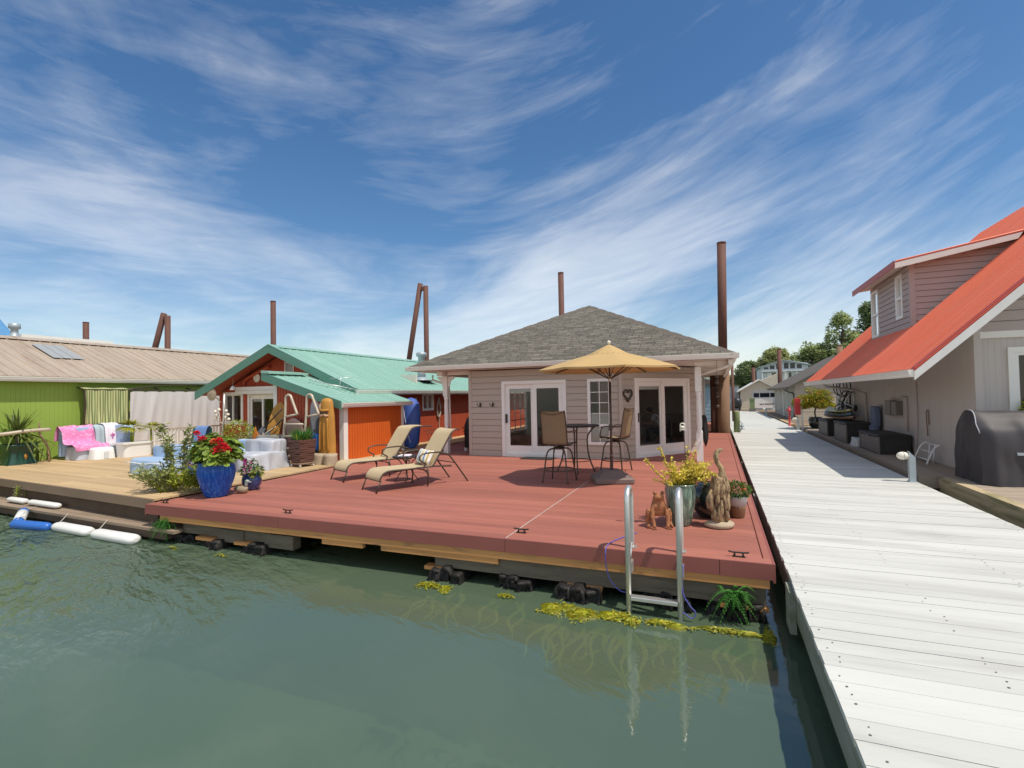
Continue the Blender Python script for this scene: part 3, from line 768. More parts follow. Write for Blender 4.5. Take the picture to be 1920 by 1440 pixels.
# doors, window
sliding_door(gh,(WL,FY,D),(1,0,0),(0,-1,0),doorL[0],doorL[1],D,2.74)
sliding_door(gh,(cx0,cy0,D),cd,cn,dC0,dC1,D,2.74)
f = window(gh,(WL,FY,D),(1,0,0),(0,-1,0),win[0],win[1],win[2],win[3],w=.075,cols=2,rows=4,split=1.50)
B = MB(); o=(WL,FY,D); rectbar(B,o,(1,0,0),(0,-1,0),win[0]+.08,win[1]-.08,1.07,1.80,-.07,-.06)
for i in range(16): rectbar(B,o,(1,0,0),(0,-1,0),win[0]+.08,win[1]-.08,1.07+i*.045,1.10+i*.045,-.066,-.05)
B.build('blind','white_paint',f)
for u0,u1,z0,z1 in rw: window(gh,(cx1,cy1,D),(0,1,0),(1,0,0),u0,u1,z0,z1,w=.07,trim=.08)
for u0,u1,z0,z1 in lw_: window(gh,(WL,FY,D),(0,1,0),(-1,0,0),u0,u1,z0,z1,w=.07,cols=4,rows=4,bar=.03)
# porch posts
def post(x,y,br=True):
    B = MB(); z = D+.003
    B.box(x-.075,x+.075,y-.075,y+.075,z,D+.72); B.box(x-.075,x+.075,y-.075,y+.075,2.35,2.96)
    prof = [(.072,D+.72),(.074,D+.76),(.055,D+.79),(.066,D+.86),(.070,1.6),(.064,1.75),(.072,1.78),(.064,1.81),(.066,2.05),(.056,2.22),(.074,2.30),(.072,2.35)]
    B.lathe(prof,(x,y,0),16)
    p = B.build('porch_post','white_paint',gh)
    if br:
        B = MB()
        for s_ in (-1,1):
            c = [(x+s_*.076,y,2.95),(x+s_*.30,y,2.95),(x+s_*.29,y,2.90),(x+s_*.17,y,2.82),(x+s_*.13,y,2.70),(x+s_*.076,y,2.55)]
            B.prism([(a,b_-.02,c_) for a,b_,c_ in c],(0,.04,0))
        B.build('bracket','white_paint',p)
post(-7.70,13.68); post(-7.70,17.5); post(-7.7,21.4); post(-.42,13.55,False)
B = MB()
B.tube([(.33,13.3,2.99),(.20,13.3,2.93),(-.30,13.75,2.80),(-.44,13.9,2.74),(-.44,13.9,D+.05)],.04,4); B.build('downspout','gutter_white',gh); B = MB()
B.tube([(-8.3,13.9,3.02),(-8.3,13.9,2.86),(-7.80,13.75,2.74),(-7.66,13.79,2.68),(-7.62,13.79,1.0)],.035,4)
B.build('downspout','gutter_white',gh)
# inside of the room
B = MB(); B.face([(WL,FY,D+.004),(cx1,FY,D+.004),(cx1,22,D+.004),(WL,22,D+.004)]); 
B = MB(); B.prism([(WL+.1,FY+.1,D-.02),(cx0+.02,FY+.1,D-.02),(cx1-.1,cy1+.03,D-.02),(cx1-.1,22,D-.02),(WL+.1,22,D-.02)],(0,0,.03)); B.build('floor','room_floor',gh)
B = MB(); B.box(WL+.1,cx1-.1,21.9,22,D,3.05); B.build('inner_wall','room_wall',gh); B = MB(); B.box(-4.0,-3.9,18.2,21.9,D+.012,3.05); B.build('inner_wall','room_wall',gh)
B = MB(); B.box(-2.79,-.95,20.9,21.5,D+.012,1.5); B.build('cabinet','room_dark',gh); B = MB(); B.box(-6.4,-5.2,20.5,21.4,D+.012,1.6); B.build('cabinet','room_dark',gh); B = MB(); B.box(-4.6,-3.2,21.0,21.6,D+.012,2.6); B.build('cabinet','room_dark',gh)
B = MB()
B.box(-6.0,-4.9,16.2,17.2,D+.70,D+.74); [B.box(x-.03,x+.03,y-.03,y+.03,D+.012,D+.70) for x in (-5.9,-5.0) for y in (16.3,17.1)]
B.build('dining_table','room_dark',gh)

# ---- red cabin with the green metal roof, and its lean-to
rh = thing('cabin','red boarded cabin with green ribbed metal gable roof and lean-to','house',(-12,13,zt))
RX0,RX1,RXR = -16.9,-10.0,-13.45; RZ0,RZ1 = 2.60,4.10; RY0,RY1 = 12.3,29
sl = (RZ1-RZ0)/(RX1-RXR)
GY = 13.0
B = MB()
topg = lambda u: RZ1-.16-abs((-16.6+u)-RXR)*sl
vboards(B,(-16.6,GY,zt),(1,0,0),(0,-1,0),6.25,zt,topg,.105,[(1.40,2.75,zt+.02,2.57),(.28,1.12,1.55,2.57),(3.1,3.5,3.15,3.6)])
vboards(B,(-10.35,GY,zt),(0,1,0),(1,0,0),RY1-GY,.5,2.50,.15,[(3.55,4.28,1.86,2.44)])
vboards(B,(-16.6,GY,zt),(0,1,0),(-1,0,0),RY1-GY,.5,2.50,.15)
B.build('wall','red_wall',rh)
B = MB(); ribbed(B,(RX1,RY0,RZ0),(RX1,RY1,RZ0),(RXR,RY0,RZ1),(RXR,RY1,RZ1),.32); ribbed(B,(RX0,RY0,RZ0),(RX0,RY1,RZ0),(RXR,RY0,RZ1),(RXR,RY1,RZ1),.32)
rr = B.build('roof','teal_metal',rh)
B = MB()
for x,s_ in ((RX0,-1),(RX1,1)):
    a = Vector((x,RY0-.012,RZ0+.03)); c = Vector((RXR,RY0-.012,RZ1+.03))
    B.prism([a,c,c-Vector((0,0,.27)),a-Vector((0,0,.25))],(0,-.03,0))
B.build('rake_trim','teal_trim',rr)
B = MB()
for s_ in (-1,1):
    B.prism([(RXR,RY0-.05,RZ1+.045),(RXR+s_*.22,RY0-.05,RZ1+.045-.22*sl),(RXR+s_*.22,RY0-.05,RZ1+.035-.22*sl),(RXR,RY0-.05,RZ1+.03)],(0,RY1-RY0,0))
    x = RX1 if s_>0 else RX0
    B.prism([(RXR,RY0-.043,RZ1+.05),(x,RY0-.043,RZ0+.05),(x,RY0-.043,RZ0+.038),(RXR,RY0-.043,RZ1+.038)],(0,.16,0))
B.build('ridge_cap','teal_metal',rr)
B = MB(); gutter(B,(RX1,RY0,RZ0-.02),(RX1,RY1,RZ0-.02),(1,0,0),.13,.12); B.build('gutter','gutter_white',rr)
B = MB()
for x in (RX0,RX1):
    B.prism([(RXR,RY0+.02,RZ1-.05),(x,RY0+.02,RZ0-.05),(x,RY0+.02,RZ0-.08),(RXR,RY0+.02,RZ1-.08)],(0,RY1-RY0-.1,0))
B.build('soffit','red_soffit',rh)
B = MB(); B.lathe([(.16,0),(.16,.5),(.13,.52),(.13,.95),(.2,.97),(.21,1.1),(.15,1.14),(.02,1.16)],(-10.9,17.4,3.0),12); B.lathe([(.36,0),(.30,.05),(.18,.16)],(-10.9,17.4,2.98),12); B.build('chimney','galv',rr)
B = MB(); B.box(-11.5,-10.5,17.0,18.0,3.0,3.03,Matrix.Translation((0,0,-.02))); B.build('chimney_flashing','bronze_frame',rr)
# openings
sliding_door(rh,(-16.6,GY,zt),(1,0,0),(0,-1,0),1.40,2.75,zt+.02,2.57,trim=.07,rail=.06,stile=.07,handle=False)
window(rh,(-16.6,GY,zt),(1,0,0),(0,-1,0),.28,1.12,1.55,2.57,w=.06,trim=.06,vsplit=.66)
window(rh,(-10.35,GY,zt),(0,1,0),(1,0,0),3.55,4.28,1.86,2.44,w=.05,trim=.04,vsplit=3.92)
window(rh,(-16.6,GY,zt),(1,0,0),(0,-1,0),3.1,3.5,3.15,3.6,w=.03,glass='skylight',name='gable_vent')
B = MB(); B.box(-15.6,-13.5,12.80,12.88,2.68,2.80); B.box(-13.80,-13.70,12.80,12.88,.9,2.68); B.box(-15.6,-13.5,12.80,12.86,2.55,2.672); B.build('porch_beam','white_paint',rh)
B = MB(); B.tube(smooth_path([(-15.3,12.92,2.86),(-15.28,12.92,3.02),(-14.9,12.92,3.2),(-14.3,12.92,3.42),(-14.1,12.92,3.46)]),.06,8); B.build('pipe','red_wall',rh)
B = MB(); B.lathe([(.02,-.02),(.10,-.01),(.14,.02),(.15,.06)],(0,0,0),16); 
for i in range(len(B.v)): x,y,z = B.v[i]; B.v[i] = (-14.72+x, GY-.03-z*.8, 3.10+y)
B.build('round_light','lens_cream',rh)
# inside: dark room
B = MB(); B.box(-16.4,-10.6,16.5,16.6,.7,3.2); B.build('inner_wall','room_wall',rh); B = MB(); B.box(-15.2,-13.9,15.6,16.2,1.6,2.4); B.build('cabinet','room_wall',rh)
B = MB(); B.box(-16.5,-10.5,13.1,16.5,.62,.66); B.box(-15,-14,14.5,15.4,.66,1.4); B.build('floor','room_floor',rh)
# lean-to
SY0,SY1 = 11.0,13.75
st = lambda x: 2.22+( -9.2-x)*.312
B = MB()
vboards(B,(-11.8,SY0,zt),(1,0,0),(0,-1,0),2.44,zt-.1,lambda u: st(-11.8+u)-.04,.11)
B.build('lean_to_side','red_wall',rh)
B = MB()
vboards(B,(-9.36,SY0,zt),(0,1,0),(1,0,0),SY1-SY0,zt-.1,2.19,.11); vboards(B,(-9.36,SY1,zt),(-1,0,0),(0,1,0),1.0,zt-.1,2.19,.11)
B.build('lean_to_front','orange_wall',rh)
B = MB(); ribbed(B,(-9.18,10.72,2.23),(-9.18,13.95,2.23),(-11.95,10.72,st(-11.95)+.01),(-11.95,13.95,st(-11.95)+.01),.28)
B2 = MB(); a = Vector((-9.16,10.70,2.26)); c = Vector((-11.98,10.70,st(-11.95)+.05)); B2.prism([a,c,c-Vector((0,0,.24)),a-Vector((0,0,.22))],(0,-.03,0))
lr = B.build('lean_to_roof','teal_metal',rh); B2.build('rake_trim','teal_trim',lr)
B = MB(); c = Vector((-11.98,10.66,st(-11.95)+.02)); B.prism([c,c+Vector((.30,0,-.03)),c+Vector((.30,0,.03)),c+Vector((0,0,.07))],(0,1.5,0)); B.build('ridge_cap','teal_metal',lr)
B = MB(); gutter(B,(-9.19,10.70,2.21),(-9.19,13.95,2.21),(1,0,0),.12,.12); B.build('gutter','gutter_white',lr)
B = MB()
B.box(-9.46,-9.315,10.955,10.978,zt-.1,2.17); B.box(-9.337,-9.314,10.978,11.12,zt-.1,2.17); B.build('corner_board','white_paint',rh)
B = MB(); B.box(-9.337,-9.314,13.66,13.78,zt-.1,2.17); B.build('corner_board','white_paint',rh)
B = MB(); B.box(-11.83,-11.70,10.955,10.978,zt,2.95); B.build('corner_board','white_paint',rh)

# ---- long green building
gn = thing('long_house','long lime green building under a weathered tan metal roof','house',(-19,12,zt))
GX = -18.72; gy0,gy1 = -4,36
B = MB(); vboards(B,(GX,gy0,zt),(0,1,0),(1,0,0),gy1-gy0,.3,3.02,.115,gap=.006,th=.005)
for y in (gy0,gy1): B.box(-26.5,GX-.081,y-.08,y+.0,.3,3.9)
B.build('wall','green_wall',gn)
B = MB(); e = (-18.50,3.15); rg = (-22.35,4.62); ribbed(B,(e[0],gy0-.4,e[1]),(e[0],gy1+.4,e[1]),(rg[0],gy0-.4,rg[1]),(rg[0],gy1+.4,rg[1]),.30,.03,.055)
ribbed(B,(-26.6,gy0-.4,e[1]),(-26.6,gy1+.4,e[1]),(rg[0],gy0-.4,rg[1]),(rg[0],gy1+.4,rg[1]),.60,.03,.055)
gr_ = B.build('roof','tan_metal',gn)
B = MB(); B.prism([(rg[0]-.3,gy0-.4,rg[1]-.06),(rg[0],gy0-.4,rg[1]+.06),(rg[0]+.3,gy0-.4,rg[1]-.06),(rg[0],gy0-.4,rg[1]+.0)],(0,gy1-gy0+.8,0)); B.build('ridge_cap','tan_metal',gr_)
k = (rg[1]-e[1])/(rg[0]-e[0]); rz_ = lambda x,o: e[1]+k*(x-e[0])+o
B = MB()
for i in range(3):
    y = 9.80+.30*i
    B.prism([(-21.6,y+.05,rz_(-21.6,.05)),(-20.2,y,rz_(-20.2,.05)),(-20.2,y+.285,rz_(-20.2,.05)),(-21.6,y+.335,rz_(-21.6,.05))],(0,0,.008))
B.build('skylight','skylight',gr_)
B = MB(); gutter(B,(e[0],gy0-.3,e[1]-.03),(e[0],gy1+.3,e[1]-.03),(1,0,0),.13,.12); B.build('gutter','gutter_white',gr_)
B = MB(); B.box(GX-.02,e[0]+.02,gy0-.3,gy1+.3,2.98,3.02); B.build('soffit','green_wall',gn)

# ---- house with the red metal roof on the right
hr = thing('red_roof_house','mauve house with steep bright red metal roof and a dormer, right of the dock','house',(6,13,.6))
k = .926; ex,ez_ = 3.50,2.70; ry0,ry1 = 11.75,24.2
rz = lambda x,o=0: ez_+k*(x-ex)+o
XR = 9.4
B = MB()
WX = 4.72
vboards(B,(WX,12.6,.45),(0,1,0),(-1,0,0),25.2-12.6,.45,rz(WX)-.12,.61,gap=.006,th=.006)
B.build('wall','mauve_wall',hr)
B = MB()
vboards(B,(WX,12.6,.45),(1,0,0),(0,-1,0),9.4,.45,3.27,.10,[(.58,2.6,1.5,2.98)],gap=.003,th=.003)
B.build('front_wall','mauve_wall',hr)
B = MB()
siding(B,(WX,12.6,3.40),(1,0,0),(0,-1,0),9.4,3.40,7.0,.20,clip=lambda z: (max(0,(z-ez_+.16)/k+ex-WX), min(9.4,2*XR-WX-(z-ez_+.16)/k-ex)))
B.build('gable_siding','mauve_siding',hr)
B = MB(); B.box(WX+.07,14,12.555,12.60,3.27,3.40); B.build('trim_board','white_paint',hr)
B = MB(); B.box(WX-.03,WX+.10,12.56,12.578,.45,rz(WX)-.2); B.box(WX-.035,WX-.022,12.578,12.70,.45,rz(WX)-.14); B.build('corner_board','mauve_wall',hr)
# roof with ribs at close spacing
B = MB(); ribbed(B,(ex,ry0,ez_),(ex,ry1,ez_),(XR,ry0,rz(XR)),(XR,ry1,rz(XR)),.25,.03,.045); ribbed(B,(2*XR-ex,ry0,ez_),(2*XR-ex,ry1,ez_),(XR,ry0,rz(XR)),(XR,ry1,rz(XR)),.60,.02,.04)
rf = B.build('roof','red_metal',hr)
B = MB()
a = Vector((ex-.02,ry0-.02,ez_+.02)); c = Vector((XR,ry0-.02,rz(XR)+.04)); B.prism([a,c,c-Vector((0,0,.07)),a-Vector((0,0,.07))],(0,.16,0))
B.build('edge_flashing','red_metal_trim',rf)
B = MB()
B.prism([a-Vector((0,.0,.072)),c-Vector((0,0,.072)),c-Vector((0,0,.33)),a-Vector((0,0,.24))],(0,.045,0))
B.build('rake_board','bark_white_trim',rf)
B = MB(); gutter(B,(ex,ry0,ez_-.02),(ex,ry1,ez_-.02),(-1,0,0),.14,.12); B.build('gutter','gutter_white',rf)
B = MB(); B.prism([(ex,ry0+.03,ez_-.06),(WX+.1,ry0+.03,rz(WX+.1)-.06),(WX+.1,ry0+.03,rz(WX+.1)-.08),(ex,ry0+.03,ez_-.08)],(0,12.3,0))
B.prism([(WX+.1,ry0+.05,rz(WX+.1)-.06),(XR,ry0+.05,rz(XR)-.06),(XR,ry0+.05,rz(XR)-.09),(WX+.1,ry0+.05,rz(WX+.1)-.09)],(0,.8,0)); B.build('soffit','soffit',hr)
window(hr,(WX,12.6,.45),(1,0,0),(0,-1,0),.58,2.6,1.5,2.98,w=.06,trim=.10)
B = MB(); B.box(WX+.2,9,15.5,15.6,.5,3.3); B.build('inner_wall','room_dark',hr)
# dormer
dx = 4.87; dy0,dy1 = 16.45,20.15; ex2,ez2 = 4.46,5.63; k2 = .18; xj = 7.2
dz2 = lambda x: ez2+k2*(x-ex2)
B = MB()
siding(B,(dx,dy0,rz(dx)),(0,1,0),(-1,0,0),dy1-dy0,rz(dx),dz2(dx)-.05,.155,[(.62,1.18,4.30,5.55-.02),(2.85,3.62,4.02,5.55-.02)])
siding(B,(dx,dy0,rz(dx)),(1,0,0),(0,-1,0),3,rz(dx),dz2(xj)-.1,.155,clip=lambda z: (max(0,(z+.06-ez2)/k2+ex2-dx), min(3,(z-ez_)/k+ex-dx)))
dm = B.build('dormer','mauve_siding',hr)
B = MB(); B.box(dx-.03,dx+.09,dy0-.03,dy0+.1,rz(dx)+.02,dz2(dx)-.06); B.build('corner_board','mauve_siding',dm)
window(hr,(dx,dy0,0),(0,1,0),(-1,0,0),.62,1.18,4.30,5.53,w=.075,split=4.88,name='dormer_window')
window(hr,(dx,dy0,0),(0,1,0),(-1,0,0),2.85,3.62,4.02,5.53,w=.075,split=4.75,name='dormer_window')
B = MB(); B.box(dx+.35,dx+.4,dy0+.1,dy1-.1,3.9,5.5); B.build('curtain','far_white',hr)
B = MB(); ya,yb = dy0-.35,dy1+.35
ribbed(B,(ex2,ya,ez2+.06),(ex2,yb,ez2+.06),(xj+.2,ya,dz2(xj+.2)+.06),(xj+.2,yb,dz2(xj+.2)+.06),.30,.018,.04)
dr = B.build('dormer_roof','red_metal',hr)
B = MB(); B.prism([(ex2-.02,ya-.012,ez2+.02),(xj-.15,ya-.012,dz2(xj-.15)+.02),(xj-.25,ya-.012,dz2(xj-.25)-.12),(ex2-.02,ya-.012,ez2-.13)],(0,.04,0)); B.build('rake_board','white_paint',dr)
B = MB(); B.box(ex2-.045,ex2-.022,ya,yb,ez2-.10,ez2+.075); B.build('eave_board','red_metal_trim',dr)
B = MB(); B.prism([(ex2,ya+.03,ez2+.02),(dx+.1,ya+.03,dz2(dx+.1)-.01),(dx+.1,ya+.03,dz2(dx+.1)-.03),(ex2,ya+.03,ez2)],(0,yb-ya-.06,0)); B.prism([(dx,ya+.03,dz2(dx)-.0),(xj-.3,ya+.03,dz2(xj-.3)-.0),(xj-.3,ya+.03,dz2(xj-.3)-.03),(dx,ya+.03,dz2(dx)-.03)],(0,.33,0)); B.build('soffit','soffit',dr)
B = MB(); B.tube([(3.44,20.3,2.58),(3.5,20.3,2.46),(4.3,20.2,2.32),(4.62,20.2,2.22),(4.64,20.2,.62)],.045,4); B.build('downspout','mauve_wall',hr)

# ---- far buildings on the right
g2 = thing('grey_boathouse','beige sided house with brown shingle roof beyond the orange maple','house',(8,45,.5))
x0 = 4.75
B = MB(); siding(B,(x0,37.6,.4),(0,1,0),(-1,0,0),12.4,.4,2.7,.30,[(4.0,4.6,1.1,2.3),(9.2,9.8,.9,2.4)])
siding(B,(x0,37.6,.4),(1,0,0),(0,-1,0),8,.4,4.9,.30,clip=lambda z:(max(0,(z-2.75)/.56),min(8,8-(z-2.75)/.56)))
B.build('wall','beige_wall',g2)
B = MB(); zz_ = lambda x: 2.62+.56*(x-4.3)
B.prism([(4.3,37.2,2.62),(8.75,37.2,zz_(8.75)),(13.2,37.2,2.62),(13.2,37.2,2.50),(8.75,37.2,zz_(8.75)-.16),(4.3,37.2,2.50)],(0,13.3,0)); r2 = B.build('roof','roof_brown',g2)
B = MB(); gutter(B,(4.3,37.2,2.6),(4.3,50.5,2.6),(-1,0,0),.14,.12); B.build('gutter','bronze_frame',r2)
B = MB(); B.tube([(4.2,38.6,2.5),(4.4,38.4,2.3),(4.7,38.0,2.2),(4.70,37.8,2.0),(4.70,37.8,.5)],.05,4); B.build('downspout','bronze_frame',g2)
window(g2,(x0,37.6,.4),(0,1,0),(-1,0,0),4.0,4.6,1.1,2.3,w=.08,glass='dark_glass'); window(g2,(x0,37.6,.4),(0,1,0),(-1,0,0),9.2,9.8,.9,2.4,w=.08,glass='dark_glass')
B = MB(); B.box(4.68,4.74,43.4,43.7,.45,2.6); B.build('door_trim','white_paint',g2)
B = MB(); planks(B,4.0,12,31.5,50.5,.48,.2,.04,'x'); 
bd = struct(B.build('deck','brown_board')); 
B = MB(); B.box(3.78,3.98,32,50.5,.25,.50); B.box(3.9,12,31.3,31.5,.36,.50); B.box(3.9,12,31.3,31.5,.18,.33); struct(B.build('deck_curb','tan_board',bd))
fn = thing('slat_fence','cream horizontal slat fence behind the orange leaved maple','fence',(6,35.5,.5))
B = MB(); [B.box(4.62,9,35.50,35.53,.56+.17*i,.56+.17*i+.115) for i in range(8)]; B.build('slat_panel','cream_siding',fn)
B = MB(); 
for x in (4.62,6.3,8.0): B = MB(); B.box(x,x+.09,35.54,35.63,.48,1.95); B.build('fence_post','cream_siding',fn)

ga = thing('garage','cream sided boathouse with a white garage door at the dock end','boathouse',(3.9,58,.5))
B = MB(); siding(B,(2.35,58,.5),(1,0,0),(0,-1,0),3.5,.5,3.62,.3,[(1.15,3.3,.5,2.35)],clip=lambda z:(max(0,(z-2.55)/.58),min(3.5,3.5-(z-2.55)/.58)))
siding(B,(2.35,58,.5),(0,1,0),(-1,0,0),7,.5,2.55,.3); B.build('wall','cream_siding',ga)
B = MB(); B.prism([(2.0,57.7,2.42),(4.1,57.7,3.66),(6.2,57.7,2.42),(6.2,57.7,2.32),(4.1,57.7,3.54),(2.0,57.7,2.32)],(0,7.6,0)); B.build('roof','white_paint',ga)
B = MB(); B.prism([(4.35,57.75,3.55),(5.95,57.75,2.62),(5.95,57.75,4.25)],(0,3,0)); B.build('side_gable','cream_siding',ga)
o = (2.35,58,.5); f = None
B = MB(); rect_frame(B,o,(1,0,0),(0,-1,0),1.08,3.37,.5,2.42,.07,-.02,.05); rectbar(B,o,(1,0,0),(0,-1,0),1.15,3.30,.57,1.78,-.06,-.02); rectbar(B,o,(1,0,0),(0,-1,0),1.15,3.30,2.22,2.35,-.06,-.02)
for u in (1.15,1.72,2.68,3.24): rectbar(B,o,(1,0,0),(0,-1,0),u,u+.06,1.78,2.22,-.06,-.02)
f = B.build('garage_door','far_white',ga)
B = MB(); pane(B,o,(1,0,0),(0,-1,0),1.15,3.3,1.78,2.22,-.05); B.build('pane','dark_glass',f)
bn = thing('banner','white cloth banner with a line of small dark lettering on the garage door','banner',(4.2,57.9,.9))
B = MB(); B.box(3.48,5.30,57.91,57.925,.68,1.66); B.build('cloth','white_paint',bn)
x = 4.10; g_ = random.Random(4)
for k,wd in enumerate((.09,.05,.08,.04,.09,0,.08,.07,.09,.07,.08,.07,.09,.06,.08,.09)):
    if wd: B = MB(); B.box(x,x+wd*.45,57.895,57.908,1.03,1.03+g_.uniform(.08,.15)); B.box(x+wd*.42,x+wd*.9,57.895,57.908,1.03+g_.uniform(0,.06),1.09+g_.uniform(0,.04)); B.build('letter','iron',bn)
    x += (wd or .06)+.012
fw = thing('clubhouse','pale blue grey two storey building with a row of clerestory windows under low gables','building',(9,82,.5))
B = MB(); y = 82
tw = lambda u: 5.95+ (u*.30 if u<2.85 else 1.0-(u-2.85)*.20)
vboards(B,(6.1,y,.5),(1,0,0),(0,-1,0),6.0,5.45,lambda u: tw(u),.4,[(.4,.95,5.62,5.92),(1.15,1.75,5.62,6.15),(1.95,2.5,5.62,6.4),(2.95,3.55,5.62,6.5),(3.75,4.35,5.62,6.4),(4.6,5.2,5.62,6.2)],gap=.02)
B.box(6.1,12.1,y-.5,y+.3,5.25,5.44); B.box(6.1,6.2,y,y+9,.5,5.9); B.box(6.1,12.1,y+.3,y+.4,.5,5.2); B.box(6.1,12.1,y-.5,y+.29,3.35,3.5); B.build('wall','far_white',fw)
B = MB(); 
for u in (0,1.9,3.0,4.4,5.75): B = MB(); B.box(6.15+u,6.27+u,y-.45,y-.3,3.5,5.25); B.build('veranda_post','white_paint',fw)
for u in (0,2.1,3.9): B = MB(); B.box(6.9+u,7.5+u,y+.18,y+.29,3.6,5.1); B.build('door','white_paint',fw)
for a,b_ in ((.4,.95),(1.15,1.75),(1.95,2.5),(2.95,3.55),(3.75,4.35),(4.6,5.2)):
    B = MB(); B.box(6.1+a,6.1+b_,y+.03,y+.05,5.62,tw(a)-.05 if a<2.85 else tw(b_)-.05); B.build('window','dark_glass',fw)
for a,b_ in ((7.52,8.3),(9.7,10.0),(11.2,11.8)): B = MB(); B.box(a,b_,y+.2,y+.28,3.5,5.0); B.build('window','dark_glass',fw)
B = MB(); B.prism([(5.8,y-.6,5.95),(8.95,y-.6,6.92),(12.4,y-.6,6.1),(12.4,y-.6,6.0),(8.95,y-.6,6.8),(5.8,y-.6,5.83)],(0,10,0)); B.build('roof','far_grey',fw)
lb = thing('blue_house','pale blue lap sided house seen past the corner pile','house',(-1.5,34,.5))
B = MB(); siding(B,(-4.5,34,.5),(1,0,0),(0,-1,0),4.45,.5,2.9,.25,[(4.0,4.45,.5,.55)]); siding(B,(-.05,34,.5),(0,1,0),(1,0,0),8,.5,2.9,.25); B.build('wall','far_blue',lb)
B = MB(); B.prism([(-5,33.6,2.95),(-.0,33.6,2.95),(-.0,33.6,2.85),(-5,33.6,2.85)],(0,9,0)); B.prism([(-5,33.6,2.95),(.1,33.6,2.95),(-2.4,33.6,3.8)],(0,9,0)); B.build('roof','roof_brown',lb)
B = MB(); B.box(-.2,-.02,33.96,34.0,.5,2.85); B.build('corner_board','white_paint',lb)
# ---- roofs peeping over the left side
pk = thing('pink_roof_house','house with a faded pink red metal roof behind the green roofed cabin','house',(-17,40,.5))
B = MB(); ribbed(B,(-14.2,36.3,4.3),(-20.0,36.3,4.3),(-14.6,39.5,5.82),(-19.6,39.5,5.82),.4); ribbed(B,(-14.2,42.7,4.3),(-20.0,42.7,4.3),(-14.6,39.5,5.82),(-19.6,39.5,5.82),.4); B.build('roof','pink_metal',pk)
B = MB(); B.box(-19.7,-14.8,36.8,42.2,.4,4.4); B.prism([(-14.8,36.8,4.35),(-14.8,42.2,4.35),(-14.8,39.5,5.65)],(-.3,0,0)); B.build('wall','mauve_wall',pk)
bl = thing('blue_roof_house','house with a bright blue ribbed roof at the far left, behind the tan roof','house',(-30,14,.5))
B = MB(); ribbed(B,(-31.05,7.0,4.6),(-31.05,14.2,4.6),(-34.5,7.0,7.1),(-34.5,14.2,7.1),.5); B.build('roof','blue_metal',bl)
B = MB(); B.box(-38,-31.4,7.2,14.0,.4,4.9); B.build('wall','far_grey',bl)
fr_ = thing('flat_roof_house','building with a white flat parapet roof beyond the tan roof','house',(-32,15,.5))
B = MB(); B.box(-36,-30.4,13.7,17.0,.4,5.5); B.build('wall','far_grey',fr_)
B = MB(); B.box(-36.3,-30.2,13.4,17.3,5.505,5.66); B.build('roof','white_paint',fr_)
cv = thing('flue_pipe','galvanised flue pipe with a cap behind the tan roof ridge','chimney',(-25.5,10.6,4.2))
B = MB(); B.lathe([(.15,-1),(.15,.45),(.22,.5),(.12,.56),(.11,.80),(.18,.82),(.18,1.0),(.03,1.03)],(-24.7,10.75,4.4),12); B.build('pipe','galv',cv)
# ------------------------------------------------------------------ things on the red deck
def place(o, x, y, z=D, rz=0): o.location = (x,y,z); o.rotation_euler = (0,0,R(rz)); return o

# umbrella stand and umbrella
ux,uy = -1.95,10.0
us_ = thing('umbrella_stand','square brown resin umbrella stand on the red deck','umbrella stand',(ux,uy,D))
B = MB(); rows = []
for w_,z in ((.36,.0),(.37,.02),(.37,.09),(.34,.115),(.30,.13),(.16,.225),(.13,.235)):
    r_ = []
    for sx,sy in ((-1,-1),(1,-1),(1,1),(-1,1)):
        for a in range(3):
            t = .05; q = {0:((-1,-1),0),1:((1,-1),1),2:((1,1),2),3:((-1,1),3)}
        c = (ux+sx*(w_-.04),uy+sy*(w_-.04)); a0 = math.atan2(sy,sx)
        for k_ in (-.6,0,.6): r_.append((c[0]+.045*math.cos(a0+k_*1.25),c[1]+.045*math.sin(a0+k_*1.25),D+z+.002))
    rows.append(r_)
k0 = B.grid(rows,False,True); B.f.append(tuple(k0+i for i in reversed(range(12)))); B.sm.append(False); e_ = k0+12*(len(rows)-1); B.f.append(tuple(e_+i for i in range(12))); B.sm.append(False)
B.v = [(ux+(x-ux)*math.cos(R(20))-(y-uy)*math.sin(R(20)),uy+(x-ux)*math.sin(R(20))+(y-uy)*math.cos(R(20)),z) for x,y,z in B.v]
B.build('base','resin_base',us_,.006)
B = MB(); B.lathe([(.032,.23),(.032,.50),(.036,.50),(.036,.53),(.03,.53)],(ux,uy,D),14); B.build('socket','resin_base',us_)
B = MB(); B.tube([(ux-.03,uy-.03,D+.46),(ux-.10,uy-.06,D+.46)],.008,6); B.lathe([(.02,0),(.025,.01),(.02,.03)],(ux-.10,uy-.06,D+.445),8); B.build('knob','iron',us_)
um = thing('patio_umbrella','open tan market umbrella with a scalloped vent top','umbrella',(ux,uy,D))
B = MB(); B.lathe([(.0245,.10),(.0245,1.98)],(ux,uy,D),12); B.lathe([(.019,2.06),(.019,2.66)],(ux,uy,D),12); B.build('pole','bronze_frame',um)
B = MB(); B.lathe([(.030,1.96),(.030,2.075)],(ux,uy,D),12); B.build('tilt_joint','alu',um)
B = MB(); B.box(ux-.03,ux+.03,uy-.07,uy-.02,D+1.0,D+1.12); B.tube([(ux,uy-.07,D+1.06),(ux+.02,uy-.11,D+1.06),(ux+.06,uy-.12,D+1.13)],.008,6); B.build('crank','bronze_frame',um)
zr,za,RR = 2.815,3.245,1.40
